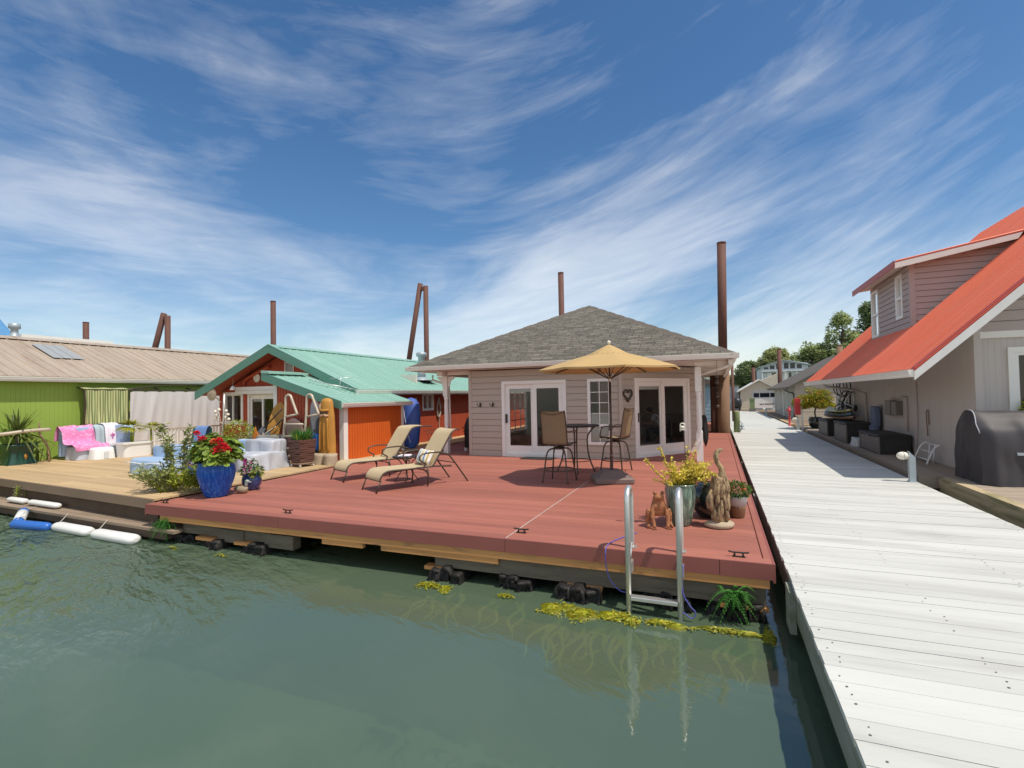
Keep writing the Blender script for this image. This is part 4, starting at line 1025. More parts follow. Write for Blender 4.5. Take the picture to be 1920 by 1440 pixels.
def canopy(B, r0, r1, z0, z1, sag, nseg, n=8, mm=8, th=.012, frill=0):
    """n-panelled cloth between ribs; panels sag inward between the ribs"""
    for sgn in (0,1):
        rows = []
        for i in range(mm+1):
            t = i/mm; row = []
            for k in range(n*nseg):
                a = 2*math.pi*k/(n*nseg)+R(22); f = (k%nseg)/nseg; s_ = math.sin(math.pi*f)
                rr = (r1+(r0-r1)*t)*(1-.075*s_*t*(1 if sag else 0)); z = z1+(z0-z1)*(t**1.12) - sag*s_*t*(1-t)*1.2 - (.012*s_*t)
                if frill and i == mm: z += frill*math.cos(k*math.pi); 
                row.append((ux+rr*math.cos(a),uy+rr*math.sin(a),z-sgn*th))
            rows.append(row)
        if sgn: rows = rows[::-1]
        B.grid(rows,True,True)
B = MB(); canopy(B,RR,.16,zr,za-.09,.05,6); 
for k in range(48):
    a0 = 2*math.pi*k/48+R(22); a1 = 2*math.pi*(k+1)/48+R(22)
    f = lambda k_: RR*(1-.075*math.sin(math.pi*((k_%6)/6)))
    g_ = lambda k_: zr-.012*math.sin(math.pi*((k_%6)/6))
    B.face([(ux+f(k)*math.cos(a0),uy+f(k)*math.sin(a0),g_(k)),(ux+f(k+1)*math.cos(a1),uy+f(k+1)*math.sin(a1),g_(k+1)),(ux+f(k+1)*math.cos(a1)*.997,uy+f(k+1)*math.sin(a1)*.997,g_(k+1)-.035),(ux+f(k)*math.cos(a0)*.997,uy+f(k)*math.sin(a0)*.997,g_(k)-.035)])
cn_ = B.build('canopy','cloth_umbrella',um)
B = MB(); canopy(B,.40,.02,3.10,3.29,0,6,frill=.010); B.build('vent_cap','cloth_umbrella',cn_)
B = MB(); B.lathe([(.012,0),(.014,.02),(.03,.035),(.036,.055),(.03,.078),(.012,.09)],(ux,uy,3.285),12); B.build('finial','lens_cream',um)
for k in range(8):
    a = R(22+45*k); c,s_ = math.cos(a),math.sin(a)
    B = MB(); B.bar((ux+.03*c,uy+.03*s_,za-.11),(ux+(RR-.02)*c,uy+(RR-.02)*s_,zr-.03),.016,.022); B.bar((ux+.03*c,uy+.03*s_,2.62),(ux+.72*c,uy+.72*s_,2.985),.012,.016); B.build('rib','bronze_frame',um)

# bar stools and bar table
def make_stool(name='bar_chair'):
    t = thing(name,'brown sling bar chair seen from behind, pushed up to the round table','bar chair',(0,0,0),0,'bar chairs at the high table')
    M_ = 'bronze_frame'
    for k in range(4):
        a = R(45+90*k); c,s_ = math.cos(a),math.sin(a)
        B = MB(); B.tube(smooth_path([(.10*c,.10*s_,.655),(.20*c,.20*s_,.64),(.27*c,.27*s_,.55),(.32*c,.32*s_,.28),(.37*c,.37*s_,.0)],4),.0165,8); B.build('leg',M_,t)
    B = MB(); B.tube([( .315*math.cos(R(i*15)),.315*math.sin(R(i*15)),.24) for i in range(24)],.011,8,closed=True); B.build('foot_ring',M_,t)
    B = MB(); B.lathe([(.11,.64),(.12,.65),(.12,.675),(.09,.68),(.09,.71),(.05,.715)],(0,0,0),16); B.box(-.2,.2,-.03,.03,.70,.725); B.box(-.03,.03,-.2,.2,.70,.725); B.build('swivel',M_,t)
    for s_ in (-1,1):
        x = s_*.255
        B = MB(); B.tube(smooth_path([(x,.25,.74),(x,.22,.765),(x,-.05,.735),(x,-.20,.74),(x,-.235,.82),(x,-.27,1.05),(x*.98,-.33,1.36),(x*.93,-.35,1.41)],5),.014,8); B.build('side_rail',M_,t)
        B = MB(); B.tube(smooth_path([(x,.25,.75),(x*1.12,.24,.80),(x*1.18,.20,.95),(x*1.18,.10,1.005),(x*1.15,-.1,.995),(x*1.05,-.22,1.0),(x,-.27,1.02)],4),.013,8); B.build('arm',M_,t)
    B = MB(); B.tube([(-.255,.25,.742),(.255,.25,.742)],.012,8); B.build('front_rail',M_,t)
    pr = smooth_path([(0,.245,.765),(0,.2,.765),(0,-.05,.722),(0,-.19,.728)],5)
    rows = [[(x*.25,p.y,p.z-.018*(1-x*x)) for x in (-1,-.6,-.2,.2,.6,1)] for p in pr]
    B = MB(); B.grid(rows); B.grid([[ (a,b_,c-.006) for a,b_,c in r_][::-1] for r_ in rows]); B.build('seat','sling_dark',t)
    pr = smooth_path([(0,-.205,.755),(0,-.235,.82),(0,-.27,1.05),(0,-.33,1.36),(0,-.345,1.40)],5)
    rows = [[(x*.25*(1-.06*(i/len(pr))),p.y-.025*(1-x*x),p.z) for x in (-1,-.6,-.2,.2,.6,1)] for i,p in enumerate(pr)]
    B = MB(); B.grid(rows); B.grid([[(a,b_-.006,c) for a,b_,c in r_][::-1] for r_ in rows])
    b_ = B.build('backrest','sling_dark',t)
    B = MB(); B.tube(smooth_path([(-.235,-.362,1.385),(-.12,-.378,1.35),(0,-.384,1.335),(.12,-.378,1.35),(.235,-.362,1.385)],4),.007,6); B.build('head_seam',M_,b_)
    return t
st1 = make_stool(); place(st1,-2.93,9.72,D+.003,-4)
st2 = dup(st1,(-2.13,11.45,D+.003),R(76),'brown sling bar chair with arms, side on beside the tall window')
bt = thing('bar_table','round dark bar height patio table between the two bar chairs','table',(-2.95,11.05,D))
B = MB(); B.lathe([(.50,1.01),(.53,1.015),(.535,1.03),(.53,1.045),(.49,1.048)],(-2.95,11.05,D),36); B.build('tabletop','metal_dark',bt)
for k in range(4):
    a = R(20+90*k); c,s_ = math.cos(a),math.sin(a); B = MB()
    B.tube(smooth_path([(-2.95+r_*c,11.05+r_*s_,D+z) for r_,z in ((.44,1.01),(.36,.93),(.27,.78),(.27,.5),(.32,.25),(.42,.003))],4),.017,8); B.build('leg','bronze_frame',bt)
B = MB(); B.tube([(-2.95+.32*math.cos(R(i*12)),11.05+.32*math.sin(R(i*12)),D+.26) for i in range(30)],.010,6,closed=True); B.build('foot_ring','bronze_frame',bt)

# loungers, side table, pillow
def make_lounger(shade):
    t = thing('sun_lounger','tan sling sun lounger with the striped pillow, nearer of the two','sun lounger',(0,0,0),0,'sun loungers on the red deck')
    M_ = 'bronze_frame'; W_ = .30
    for s_ in (-1,1):
        x = s_*W_
        B = MB(); B.tube(smooth_path([(x,.02,.20),(x,.03,.27),(x,.10,.35),(x,.22,.375),(x,.6,.37),(x,1.15,.37),(x,1.55,.34)],5),.016,8); B.build('side_rail',M_,t)
        B = MB(); B.tube([(x,.03,.22),(x*.98,-.06,.0)],[.016,.014],8); B.build('leg',M_,t)
        B = MB(); B.tube([(x,1.0,.37),(x,1.02,.2),(x,1.0,.0)],[.016,.015,.014],8); B.tube([(x,.90,.365),(x,.97,.30),(x,1.015,.2)],.010,6); B.build('leg',M_,t)
        B = MB(); B.tube(smooth_path([(x*1.04,1.28,.62),(x*1.08,1.45,.58),(x*1.1,1.60,.42),(x*1.12,1.92,.0)],5),.016,8); B.build('leg',M_,t)
        B = MB(); B.tube(smooth_path([(x*1.04,1.34,.625),(x*1.06,1.2,.64),(x*1.06,.95,.635),(x*1.06,.84,.60),(x*1.06,.82,.53),(x*1.05,.88,.48),(x*1.02,.95,.44),(x,.93,.385)],5),.015,8); B.build('arm',M_,t)
        B = MB(); top = [(x,1.12,.38),(x,1.30,.62),(x,1.52,.94),(x,1.60,1.02)] + ([(x,1.70,1.045),(x,1.9,1.05),(x,2.12,1.04)] if shade else [(x,1.67,1.055),(x,1.76,1.05)])
        B.tube(smooth_path(top,5),.015,8); B.build('back_rail',M_,t)
    B = MB(); B.tube([(-W_,.02,.21),(W_,.02,.21)],.012,8); B.tube([(-W_,1.0,.30),(W_,1.0,.30)],.010,6); B.tube([(-W_*1.1,1.6,.40),(W_*1.1,1.6,.40)],.010,6); B.tube([(-W_,.45,.355),(0,.45,.30),(W_,.45,.355)],.008,6); B.build('cross_bar',M_,t)
    def sl_(pts,name):
        pr = smooth_path(pts,5); rows = [[(q*W_*.99,p.y,p.z-.012*(1-q*q)) for q in (-1,-.6,-.2,.2,.6,1)] for p in pr]
        B = MB(); B.grid(rows); B.grid([[(a,b_,c-.006) for a,b_,c in r_][::-1] for r_ in rows]); return B.build(name,'sling',t)
    sl_([(0,.012,.21),(0,.022,.28),(0,.095,.365),(0,.22,.392),(0,.6,.386),(0,1.12,.386)],'seat_sling')
    sl_([(0,1.13,.395),(0,1.29,.63),(0,1.505,.95),(0,1.59,1.04)] + ([(0,1.70,1.062),(0,1.9,1.066),(0,2.12,1.055)] if shade else [(0,1.67,1.072),(0,1.76,1.066)]),'back_sling')
    return t
lb_ = make_lounger(False); place(lb_,-5.93,7.72,D+.003,-27.5)
la_ = make_lounger(True); place(la_,-7.37,8.52,D+.003,-25); la_['label'] = 'tan sling sun lounger farther back, its head end bent level'
stb = thing('side_table','small round glass topped metal side table between the two loungers','side table',(-6.0,8.95,D))
B = MB(); B.lathe([(.27,.488),(.285,.492),(.285,.51),(.27,.512)],(-6,8.95,D),28); B.build('tabletop','metal_dark',stb)
for k in range(4):
    a = R(30+90*k); c,s_ = math.cos(a),math.sin(a); B = MB(); B.tube(smooth_path([(-6+r_*c,8.95+r_*s_,D+z) for r_,z in ((.24,.485),(.13,.40),(.09,.28),(.15,.13),(.25,.003))],4),.010,8); B.build('leg','bronze_frame',stb)
nb = thing('magazine','folded pale magazine lying on the small side table','magazine',(-5.98,8.9,D+.514))
B = MB(); B.cbox((-6.02,8.93,D+.521),(.26,.2,.012),R(20)); B.cbox((-6.0,8.94,D+.533),(.22,.17,.012),R(32)); B.build('pages','towel_white',nb)
pl = thing('throw_pillow','cushion with cream, blue, red and ochre stripes on the nearer lounger','pillow',(0,0,0))
B = MB(); rows = []
for j in range(11):
    v_ = -1+2*j/10; row = []
    for i in range(13):
        u_ = -1+2*i/12; e_ = (1-abs(u_)**3.2)*(1-abs(v_)**3.2); row.append((.215*u_*(1-.05*(1-v_*v_)),.075*max(0,e_)**.55,.15*v_*(1-.06*(1-u_*u_))))
    rows.append(row)
B.grid(rows); B.grid([[(a,-b_,c) for a,b_,c in r_][::-1] for r_ in rows]); B.build('cushion','pillow_stripe',pl)
dl = Vector((math.sin(R(27.5)),math.cos(R(27.5)))); pl.location = (-5.93+dl.x*1.10+.02,7.72+dl.y*1.10,D+.545); pl.rotation_euler = (R(-26),R(4),R(-20))

# potted plants
def flower(B, c, r, n, g, L=None):
    L = L or r*.9
    for _ in range(n):
        d = Vector((g.uniform(-1,1),g.uniform(-1,1),g.uniform(-.3,1.1)))
        if d.length < .2: continue
        d.normalize(); p = Vector(c)+d*r*g.uniform(.4,1.0); B.leaf(p,(d.x+g.uniform(-.7,.7),d.y+g.uniform(-.7,.7),d.z+g.uniform(-.5,.5)),(g.uniform(-1,1),g.uniform(-1,1),1),L*.75,L*.75,.1)
def pot(par, prof, c, mat, soilr, soilz, name='pot'):
    B = MB(); B.lathe(prof,c,32); p = B.build(name,mat,par)
    B = MB(); B.lathe([(soilr,soilz-.02),(soilr*.98,soilz)],c,24); B.build('soil','soil',par); return p
def roundleaf(B, p, d, r, g):
    """cupped round leaf"""
    d = Vector(d).normalized(); x = d.orthogonal().normalized(); y = d.cross(x); p = Vector(p); n = 7
    a0 = g.uniform(0,6.28); rim = []
    for k in range(n):
        a = a0+2*math.pi*(k+.5)/n*.94; rr = r*g.uniform(.88,1.1); rim.append(p+(x*math.cos(a)+y*math.sin(a))*rr+d*r*g.uniform(.12,.34))
    b0 = len(B.v); B.v += [tuple(p)]+[tuple(q) for q in rim]
    for k in range(n-1): B.f.append((b0,b0+1+k,b0+2+k)); B.sm.append(False)
gp = thing('geranium_pot','large glossy cobalt blue pot of red geraniums at the left deck corner','potted plant',(-8.40,6.50,D))
c = (-8.40,6.50,D+.003)
pot(gp,[(.17,0),(.185,.02),(.235,.14),(.295,.32),(.315,.44),(.305,.53),(.285,.575),(.30,.60),(.305,.62),(.27,.625),(.26,.57)],c,'glaze_blue',.265,.57)
g = random.Random(11); B = MB()
for _ in range(620):
    a = g.uniform(0,6.28); el = math.asin(g.uniform(-.25,1)); q = Vector((math.cos(a)*math.cos(el),math.sin(a)*math.cos(el),math.sin(el)))
    s_ = g.uniform(.62,1.0); p = Vector((c[0]+q.x*.44*s_,c[1]+q.y*.42*s_,D+.72+q.z*.38*s_+.05*math.sin(a*3)))
    roundleaf(B,p,(q.x*.8+g.uniform(-.35,.35),q.y*.8+g.uniform(-.35,.35),q.z*.5+.75),g.uniform(.045,.085),g)
B.build('foliage','geranium_leaf',gp)
for k in range(10):
    a = k*.63; B = MB(); B.tube([(c[0]+.1*math.cos(a),c[1]+.1*math.sin(a),D+.57),(c[0]+.22*math.cos(a),c[1]+.22*math.sin(a),D+.78)],.008,5); B.build('stem','leaf_green',gp)
for px_,py_,m_,r_ in ((408,824,'petal_red',.062),(437,829,'petal_coral',.05),(463,842,'petal_red',.06),(441,844,'petal_red',.065),(455,836,'petal_red',.066),(394,845,'petal_coral',.05),(386,814,'petal_red',.04),(405,839,'petal_coral',.035),(367,868,'petal_pink',.07),(448,826,'petal_red',.04)):
    # flower heads: placed over the crown by their bearing and height from the pot
    ax = (px_-405)/112; x = c[0]+.90*ax; z = D+1.16-(py_-812)*.0098; B = MB()
    flower(B,(x,c[1]-.30+.25*abs(ax),z),r_*1.15,110,g,.042); B.build('flower',m_,gp)
    B = MB(); B.tube([(x,c[1]-.30+.25*abs(ax),z-.02),(c[0]+.5*ax,c[1]-.1,z-.24)],.004,4); B.build('flower_stem','leaf_green',gp)
pp = thing('petunia_pot','small dark blue glazed pot of pink petunias beside the large blue pot','potted plant',(-8.34,7.2,D))
c = (-8.34,7.2,D+.003); pot(pp,[(.10,0),(.115,.015),(.165,.10),(.18,.18),(.165,.25),(.155,.265),(.175,.285),(.165,.295),(.145,.27)],c,'glaze_blue_small',.15,.265)
B = MB(); B.cloud((c[0],c[1],D+.36),(.20,.2,.12),230,.06,.04,g); B.cloud((c[0]-.02,c[1],D+.45),(.12,.12,.14),110,.05,.035,g); B.build('foliage','leaf_green',pp)
B = MB(); B.cloud((c[0]+.2,c[1]-.05,D+.33),(.10,.1,.07),60,.07,.03,g); B.build('foliage','leaf_lime',pp)
for k in range(12):
    p = (c[0]+g.uniform(-.15,.15),c[1]-g.uniform(.06,.19),D+g.uniform(.33,.60)); B = MB()
    for i in range(6):
        a = i*1.05; B.leaf(p,(math.cos(a),-.5,math.sin(a)),(0,-1,.2),.045,.042,.05)
    B.build('flower','petal_magenta' if k%3 else 'petal_pink',pp)
dk = thing('duck_decoy','carved wooden duck decoy in front of the small blue pot','duck decoy',(-8.2,6.86,D))
c = Vector((-8.20,6.86,D+.005)); ang = R(10)
def rl(p): return (c.x+p[0]*math.cos(ang)-p[1]*math.sin(ang), c.y+p[0]*math.sin(ang)+p[1]*math.cos(ang), c.z+p[2])
B = MB(); rows = []
for x,w_,h0,h1 in ((-.17,.006,.085,.095),(-.14,.03,.05,.11),(-.08,.065,.012,.125),(0,.078,.0,.13),(.07,.07,.005,.13),(.11,.045,.02,.12),(.13,.01,.06,.09)):
    rows.append([rl((x,w_*math.cos(a),(h0+h1)/2+(h1-h0)/2*math.sin(a))) for a in [i*math.pi/6 for i in range(12)]])
B.grid(rows,True,True); B.build('body','duck_body',dk)
B = MB(); B.tube([rl(p) for p in ((.08,0,.11),(.10,0,.16),(.105,0,.20))],[.036,.026,.03],10); B.ball(rl((.115,0,.215)),(.045,.034,.034)); B.tube([rl((.145,0,.212)),rl((.19,0,.203)),rl((.205,0,.2))],[.017,.012,.004],8); B.build('head','duck_head',dk)

# group at the right corner
sp_ = thing('variegated_shrub','green glazed pot of yellow variegated shrub beside the swim ladder','potted plant',(-.47,6.95,D))
c = (-.47,6.95,D+.003)
pot(sp_,[(.11,0),(.125,.02),(.165,.18),(.192,.36),(.196,.46),(.185,.505),(.195,.52),(.193,.535),(.17,.535),(.165,.49)],c,'glaze_green',.17,.49)
g = random.Random(5); B = MB(); W_ = MB()
Fv = Vector((-.374,.9275,0)); Rv = Vector((.9275,.374,0))
def spray(a, b_, n, L, spread=.03, curve=0):
    a = Vector(a); b_ = Vector(b_); pts = smooth_path([a,(a+b_)/2+Vector((0,0,curve)),b_],5)
    W_.tube(pts,[.006*(1-.7*i/len(pts)) for i in range(len(pts))],5)
    for i in range(n):
        t = g.uniform(.12,1.0); p = pts[min(int(t*(len(pts)-1)),len(pts)-1)]
        B.leaf(p+Vector((g.uniform(-1,1),g.uniform(-1,1),g.uniform(-1,1)))*spread*.4,(g.uniform(-1,1),g.uniform(-1,1),g.uniform(-.4,1)),(g.uniform(-.5,.5),g.uniform(-.5,.5),1),L*g.uniform(.7,1.3),L*.6)
base = Vector((c[0],c[1],D+.5))
spray(base-Rv*.1,base-Rv*.46+Vector((0,0,.38)),120,.036,.03,-.04); spray(base-Rv*.08,base-Rv*.27+Vector((0,0,.52)),120,.036,.03,.02); spray(base-Rv*.12,base-Rv*.36+Vector((0,0,.10)),30,.035,.03,.0)
for i in range(46):
    q = Vector((g.uniform(-.26,.56),g.uniform(-.28,.28),g.uniform(.05,.36))); q.z *= 1-.5*abs(q.x-.1)
    spray(base+Rv*g.uniform(-.1,.12),base+Rv*q.x+Fv*q.y+Vector((0,0,q.z)),50,.052,.07,.04)
spray(base+Rv*.05,base+Rv*.12+Vector((0,0,.52)),46,.04,.04); spray(base+Rv*.05,base+Rv*.22+Vector((0,0,.46)),50,.04,.05)
B.build('foliage','leaf_yellow',sp_); W_.build('stem','bark',sp_)
gs = thing('garden_stake','thin dark garden stake with a white crook and hanging bird, in the green pot','garden stake',(-.42,7.05,D+.45))
x,y = -.40,7.08; B = MB(); B.tube([(x,y,D+.45),(x-.01,y,D+1.22)],.005,6); B.build('rod','iron',gs)
B = MB(); B.tube(arc((x-.03,y,D+1.28),.028,-20,200,10)+[Vector((x-.058,y,D+1.20))],.009,6); B.build('crook','lens_cream',gs)
B = MB(); B.box(x-.05,x+.01,y-.01,y+.01,D+1.215,D+1.235); B.ball((x-.03,y,D+1.255),(.03,.02,.022),8,6); B.build('bird','lens_cream',gs)
bp = thing('black_pot','round glossy black glazed pot between the green pot and the statue','pot',(-.13,7.5,D))
B = MB(); B.lathe([(.12,0),(.17,.04),(.235,.16),(.25,.27),(.22,.38),(.15,.44),(.155,.46),(.12,.46),(.11,.42)],(-.13,7.5,D+.003),28); B.build('body','glaze_black',bp)
fp_ = thing('orange_flower_pot','two tone grey and brown pot with small orange flowers near the dock','potted plant',(.22,7.6,D))
c = (.22,7.6,D+.003); B = MB(); B.lathe([(.085,0),(.092,.015),(.112,.13),(.118,.165)],c,24); p_ = B.build('pot','pot_brown',fp_); B = MB(); B.lathe([(.1185,.165),(.132,.27),(.136,.295),(.125,.295),(.118,.26)],c,24); B.build('rim','pot_grey',p_)
B = MB(); B.cloud((c[0],c[1],D+.37),(.175,.175,.11),800,.045,.018,g); B.build('foliage','leaf_green',fp_)
for k in range(16):
    a = g.uniform(0,6.28); r_ = g.uniform(.05,.19); B = MB(); flower(B,(c[0]+r_*math.cos(a),c[1]+r_*math.sin(a),D+.44-.35*r_+g.uniform(-.02,.03)),.014,14,g,.022); B.build('flower','petal_orange',fp_)

def skin(name, chains, mat, parent=None, sub=2):
    """one continuous surface grown over connected joints; chains share joints by name"""
    pts = {}; order = []; ed = []
    for ch in chains:
        prev = None
        for n_,p,r_ in ch:
            if n_ not in pts: pts[n_] = (len(order),p,r_); order.append(n_)
            if prev is not None: ed.append((pts[prev][0],pts[n_][0]))
            prev = n_
    off = Vector(ORG.get(parent.name_full,(0,0,0))) if parent else Vector()
    me = bpy.data.meshes.new(name); me.from_pydata([tuple(Vector(pts[n_][1])-off) for n_ in order],ed,[])
    o = bpy.data.objects.new(name,me); col.objects.link(o)
    m_ = o.modifiers.new('skin','SKIN'); m_.use_smooth_shade = True; m_.branch_smoothing = .4
    lay = me.skin_vertices[0].data
    for i,n_ in enumerate(order):
        r_ = pts[n_][2]; lay[i].radius = r_ if isinstance(r_,tuple) else (r_,r_)
    lay[0].use_root = True
    s_ = o.modifiers.new('sub','SUBSURF'); s_.levels = sub; s_.render_levels = sub
    me.materials.append(MAT[mat]); o.parent = parent; return o
# frog
fg = thing('frog_statue','terracotta sitting frog statue with long legs beside the green pot','statue',(-.74,6.78,D))
f0 = Vector((-.74,6.78,D)); 
def FP(a,b_,z): v_ = f0+Rv*a+Fv*b_; return (v_.x,v_.y,v_.z+z)
skin('body',[[('pel',FP(.0,.06,.08),.105),('bel',FP(.0,.03,.18),.105),('chest',FP(0,-.01,.27),.092),('neck',FP(0,-.03,.335),.080),('head',FP(0,-.05,.385),(.082,.060)),('snout',FP(-.015,-.115,.405),(.060,.036))],
    [('chest',0,0),('shl',FP(-.085,-.06,.24),.036),('ell',FP(-.10,-.10,.13),.029),('wrl',FP(-.085,-.125,.04),.024),('hal',FP(-.09,-.155,.02),(.036,.016))],
    [('chest',0,0),('shr',FP(.085,-.06,.24),.036),('elr',FP(.10,-.10,.13),.029),('wrr',FP(.085,-.125,.04),.024),('har',FP(.09,-.155,.02),(.036,.016))],
    [('pel',0,0),('kl',FP(-.135,-.05,.235),.040),('anl',FP(-.14,-.03,.05),.031),('fol',FP(-.15,-.12,.018),(.034,.016))],
    [('pel',0,0),('kr',FP(.135,-.05,.235),.040),('anr',FP(.14,-.03,.05),.031),('for',FP(.15,-.12,.018),(.034,.016))]],'terracotta',fg)
B = MB(); B.ball(FP(-.05,-.055,.437),.026,10,8); B.build('eye','terracotta',fg); B = MB(); B.ball(FP(.05,-.055,.437),.026,10,8); B.build('eye','terracotta',fg)
for s_ in (-1,1):
    for k in (-1,0,1):
        B = MB(); B.tube([FP(s_*.093+k*.015,-.15,.014),FP(s_*.095+k*.028,-.185,.010)],[.009,.006],6); B.build('toe','terracotta',fg)
# driftwood bird statue
dw = thing('driftwood_statue','carved driftwood statue with a tall curled neck on a stone base','statue',(.0,6.95,D))
s0 = Vector((.0,6.95,D)); g = random.Random(3)
def SP(a,b_,z): v_ = s0+Rv*a+Fv*b_; return (v_.x,v_.y,v_.z+z)
B = MB(); rows = []
for r_,z in ((.13,0),(.165,.025),(.16,.055),(.11,.085)): rows.append([SP(1.12*r_*math.cos(a)*(1+.10*math.sin(3*a)),.8*r_*math.sin(a),z+.003) for a in [k*math.pi/10 for k in range(20)]])
k0 = B.grid(rows,True,True); B.f.append(tuple(k0+60+i for i in range(20))); B.sm.append(True); B.build('stone_base','wood_stump',dw)
B = MB(); B.tube(smooth_path([SP(.0,0,.07),SP(.005,0,.25),SP(0,0,.42),SP(-.01,0,.56),SP(.02,0,.63)],4),[.075]*4+[.085]*4+[.10]*4+[.095]*4+[.06],14); B.build('trunk','driftwood',dw)
for k in range(30):
    a = g.uniform(0,6.28); z0 = g.uniform(.06,.42); r_ = .085; B = MB(); h_ = g.uniform(.12,.26); tw_ = g.uniform(-.7,.7)
    B.tube(smooth_path([SP(r_*1.05*math.cos(a),r_*math.sin(a),z0),SP(1.2*r_*math.cos(a+tw_*.4),1.2*r_*math.sin(a+tw_*.4),z0+h_*.5),SP(1.12*r_*math.cos(a+tw_),1.12*r_*math.sin(a+tw_),z0+h_)],3),[.012,.024,.030,.030,.024,.017,.010],6); B.build('carved_strand','driftwood',dw)
B = MB(); B.tube(smooth_path([SP(.02,0,.58),SP(.04,0,.66),SP(.035,0,.74),SP(-.015,0,.82),SP(-.03,0,.90),SP(.0,0,.965),SP(.06,0,.985)],5),[.075,.066,.058,.052,.048,.046,.043,.04,.038,.036,.034,.033,.032,.031,.03,.03,.03,.03,.032,.034,.034,.034,.032,.03,.03,.03,.026,.024,.02,.016,.006],12); B.build('neck','driftwood',dw)
B = MB(); B.tube([SP(-.09,-.02,.48),SP(-.13,-.03,.38),SP(-.13,-.03,.27),SP(-.09,-.03,.20)],[.03,.05,.045,.012],10); B.build('wing','driftwood',dw)

# swim ladder and blue cord
ld = thing('swim_ladder','aluminium swim ladder with two looped handrails on the deck edge','ladder',(-.65,5.5,D))
for x in (-.915,-.395):
    B = MB(); pts = [(x,5.47,-.55),(x,5.47,1.16)]+[tuple(p) for p in arc((x,5.60,1.16),.13,180,0,10,(0,1,0),(0,0,1))][1:]+[(x,5.74,.66),(x,5.74,.606)]
    B.tube(pts,.030,12); B.build('rail','alu',ld)
    B = MB(); B.tube([(x,5.50,.50),(x,5.72,.66)],.02,8); B.box(x-.05,x+.05,5.70,5.80,.604,.618); B.box(x-.035,x+.035,5.505,5.62,.40,.52); B.build('bracket','alu',ld)
for z in (.16,-.30):
    B = MB(); B.box(-.89,-.42,5.425,5.515,z-.02,z+.02); B.build('step','alu',ld,.006)
bc = thing('mooring_cord','thin blue cord looping from the deck over the edge to the ladder','cord',(-.9,5.6,D))
B = MB(); B.tube(smooth_path([(-.95,6.35,.608),(-1.12,6.0,.608),(-1.18,5.75,.608),(-1.18,5.60,.58),(-1.17,5.57,.42),(-1.12,5.55,.28),(-1.02,5.52,.20),(-.93,5.48,.20)],5),.006,6)
B.tube(smooth_path([(-.36,5.50,.55),(-.37,5.45,.3),(-.31,5.44,.17),(-.25,5.44,.10),(-.29,5.44,.04),(-.37,5.44,.09)],5),.006,6); B.build('cord','rope_blue',bc)
# ferns growing from the float
def fern(name,label,c,n,L,g):
    t = thing(name,label,'fern',c); B = MB(); S_ = MB()
    for k in range(n):
        a = g.uniform(0,6.28); d = Vector((math.cos(a),-.35+.4*math.sin(a),g.uniform(-.5,.7))).normalized(); l = L*g.uniform(.6,1.1); p = Vector(c)+Vector((g.uniform(-.10,.10),0,g.uniform(-.05,.05)))
        S_.tube([p+d*l*(i/5)+Vector((0,0,-l*.75*(i/5)**2)) for i in range(6)],.003,4)
        for i in range(12):
            q = i/11; m = p+d*l*q+Vector((0,0,-l*.75*q*q)); s_ = d.cross(Vector((0,0,1))).normalized(); w_ = .055*(1-q*.85)
            for sg in (-1,1): B.leaf(m,s_*sg+d*.5,(0,0,1),w_,.014,.05)
    B.v += S_.v and []; k0 = len(B.v); B.v += S_.v; B.f += [tuple(k0+i for i in f) for f in S_.f]; B.sm += S_.sm; B.build('frond','leaf_fern',t); return t
fern('fern','bright green fern growing from the beam under the right deck corner',(.10,5.60,.26),34,.26,random.Random(2))
fern('fern','bright green fern hanging under the left deck corner above the water',(-8.52,5.68,.34),46,.24,random.Random(8))
# algae on the water
g = random.Random(21); B = MB()
def mat_(cx,cy,rx,ry,rz=0):
    n = 22; rows = []
    for j,(k,h_) in enumerate(((1.0,-.012),(.93,.010),(.7,.028),(.4,.030),(.05,.034))):
        rows.append([(cx+rx*k*math.cos(a)*(1+.16*math.sin(3*a+cx*7)+.09*math.sin(7*a+cx*3)),cy+ry*k*math.sin(a)*(1+.18*math.sin(2*a+cx*5)+.08*math.sin(8*a)),h_+.010*math.sin(a*5+j*2+cx)*(j>0)) for a in [2*math.pi*i/n for i in range(n)]])
        B.grid(rows,True,True)
def ragged(cx,cy,rx,ry,n):
    for _ in range(n):
        a = g.uniform(0,6.28); q = math.sqrt(g.uniform(0,1))*(1+.35*math.sin(a*3+cx*9)); p = (cx+rx*q*math.cos(a),cy+ry*q*math.sin(a)-.02*abs(g.gauss(0,1)),.012+.03*max(0,1-q)+g.uniform(-.008,.012))
        B.leaf(p,(g.uniform(-1,1),g.uniform(-1,.3),g.uniform(-.25,.25)),(g.uniform(-.3,.3),g.uniform(-.3,.3),1),g.uniform(.015,.045),g.uniform(.008,.022),.08)
for a in ((-3.30,5.45,.16,.06,130),(-3.06,5.40,.06,.08,50),(-2.3,5.44,.09,.02,40),(-1.68,5.30,.14,.10,120),(-1.36,5.28,.14,.11,120),(-1.0,5.33,.14,.09,130),(-.84,5.28,.08,.07,50),(-.52,5.33,.20,.035,90),(.06,5.35,.25,.025,90),(.40,5.38,.05,.12,70),(-6.9,5.46,.08,.015,30),(-8.0,5.49,.10,.015,30)): ragged(a[0],a[1]-.03,a[2]*1.2,a[3]*1.5,int(a[4]*1.6))
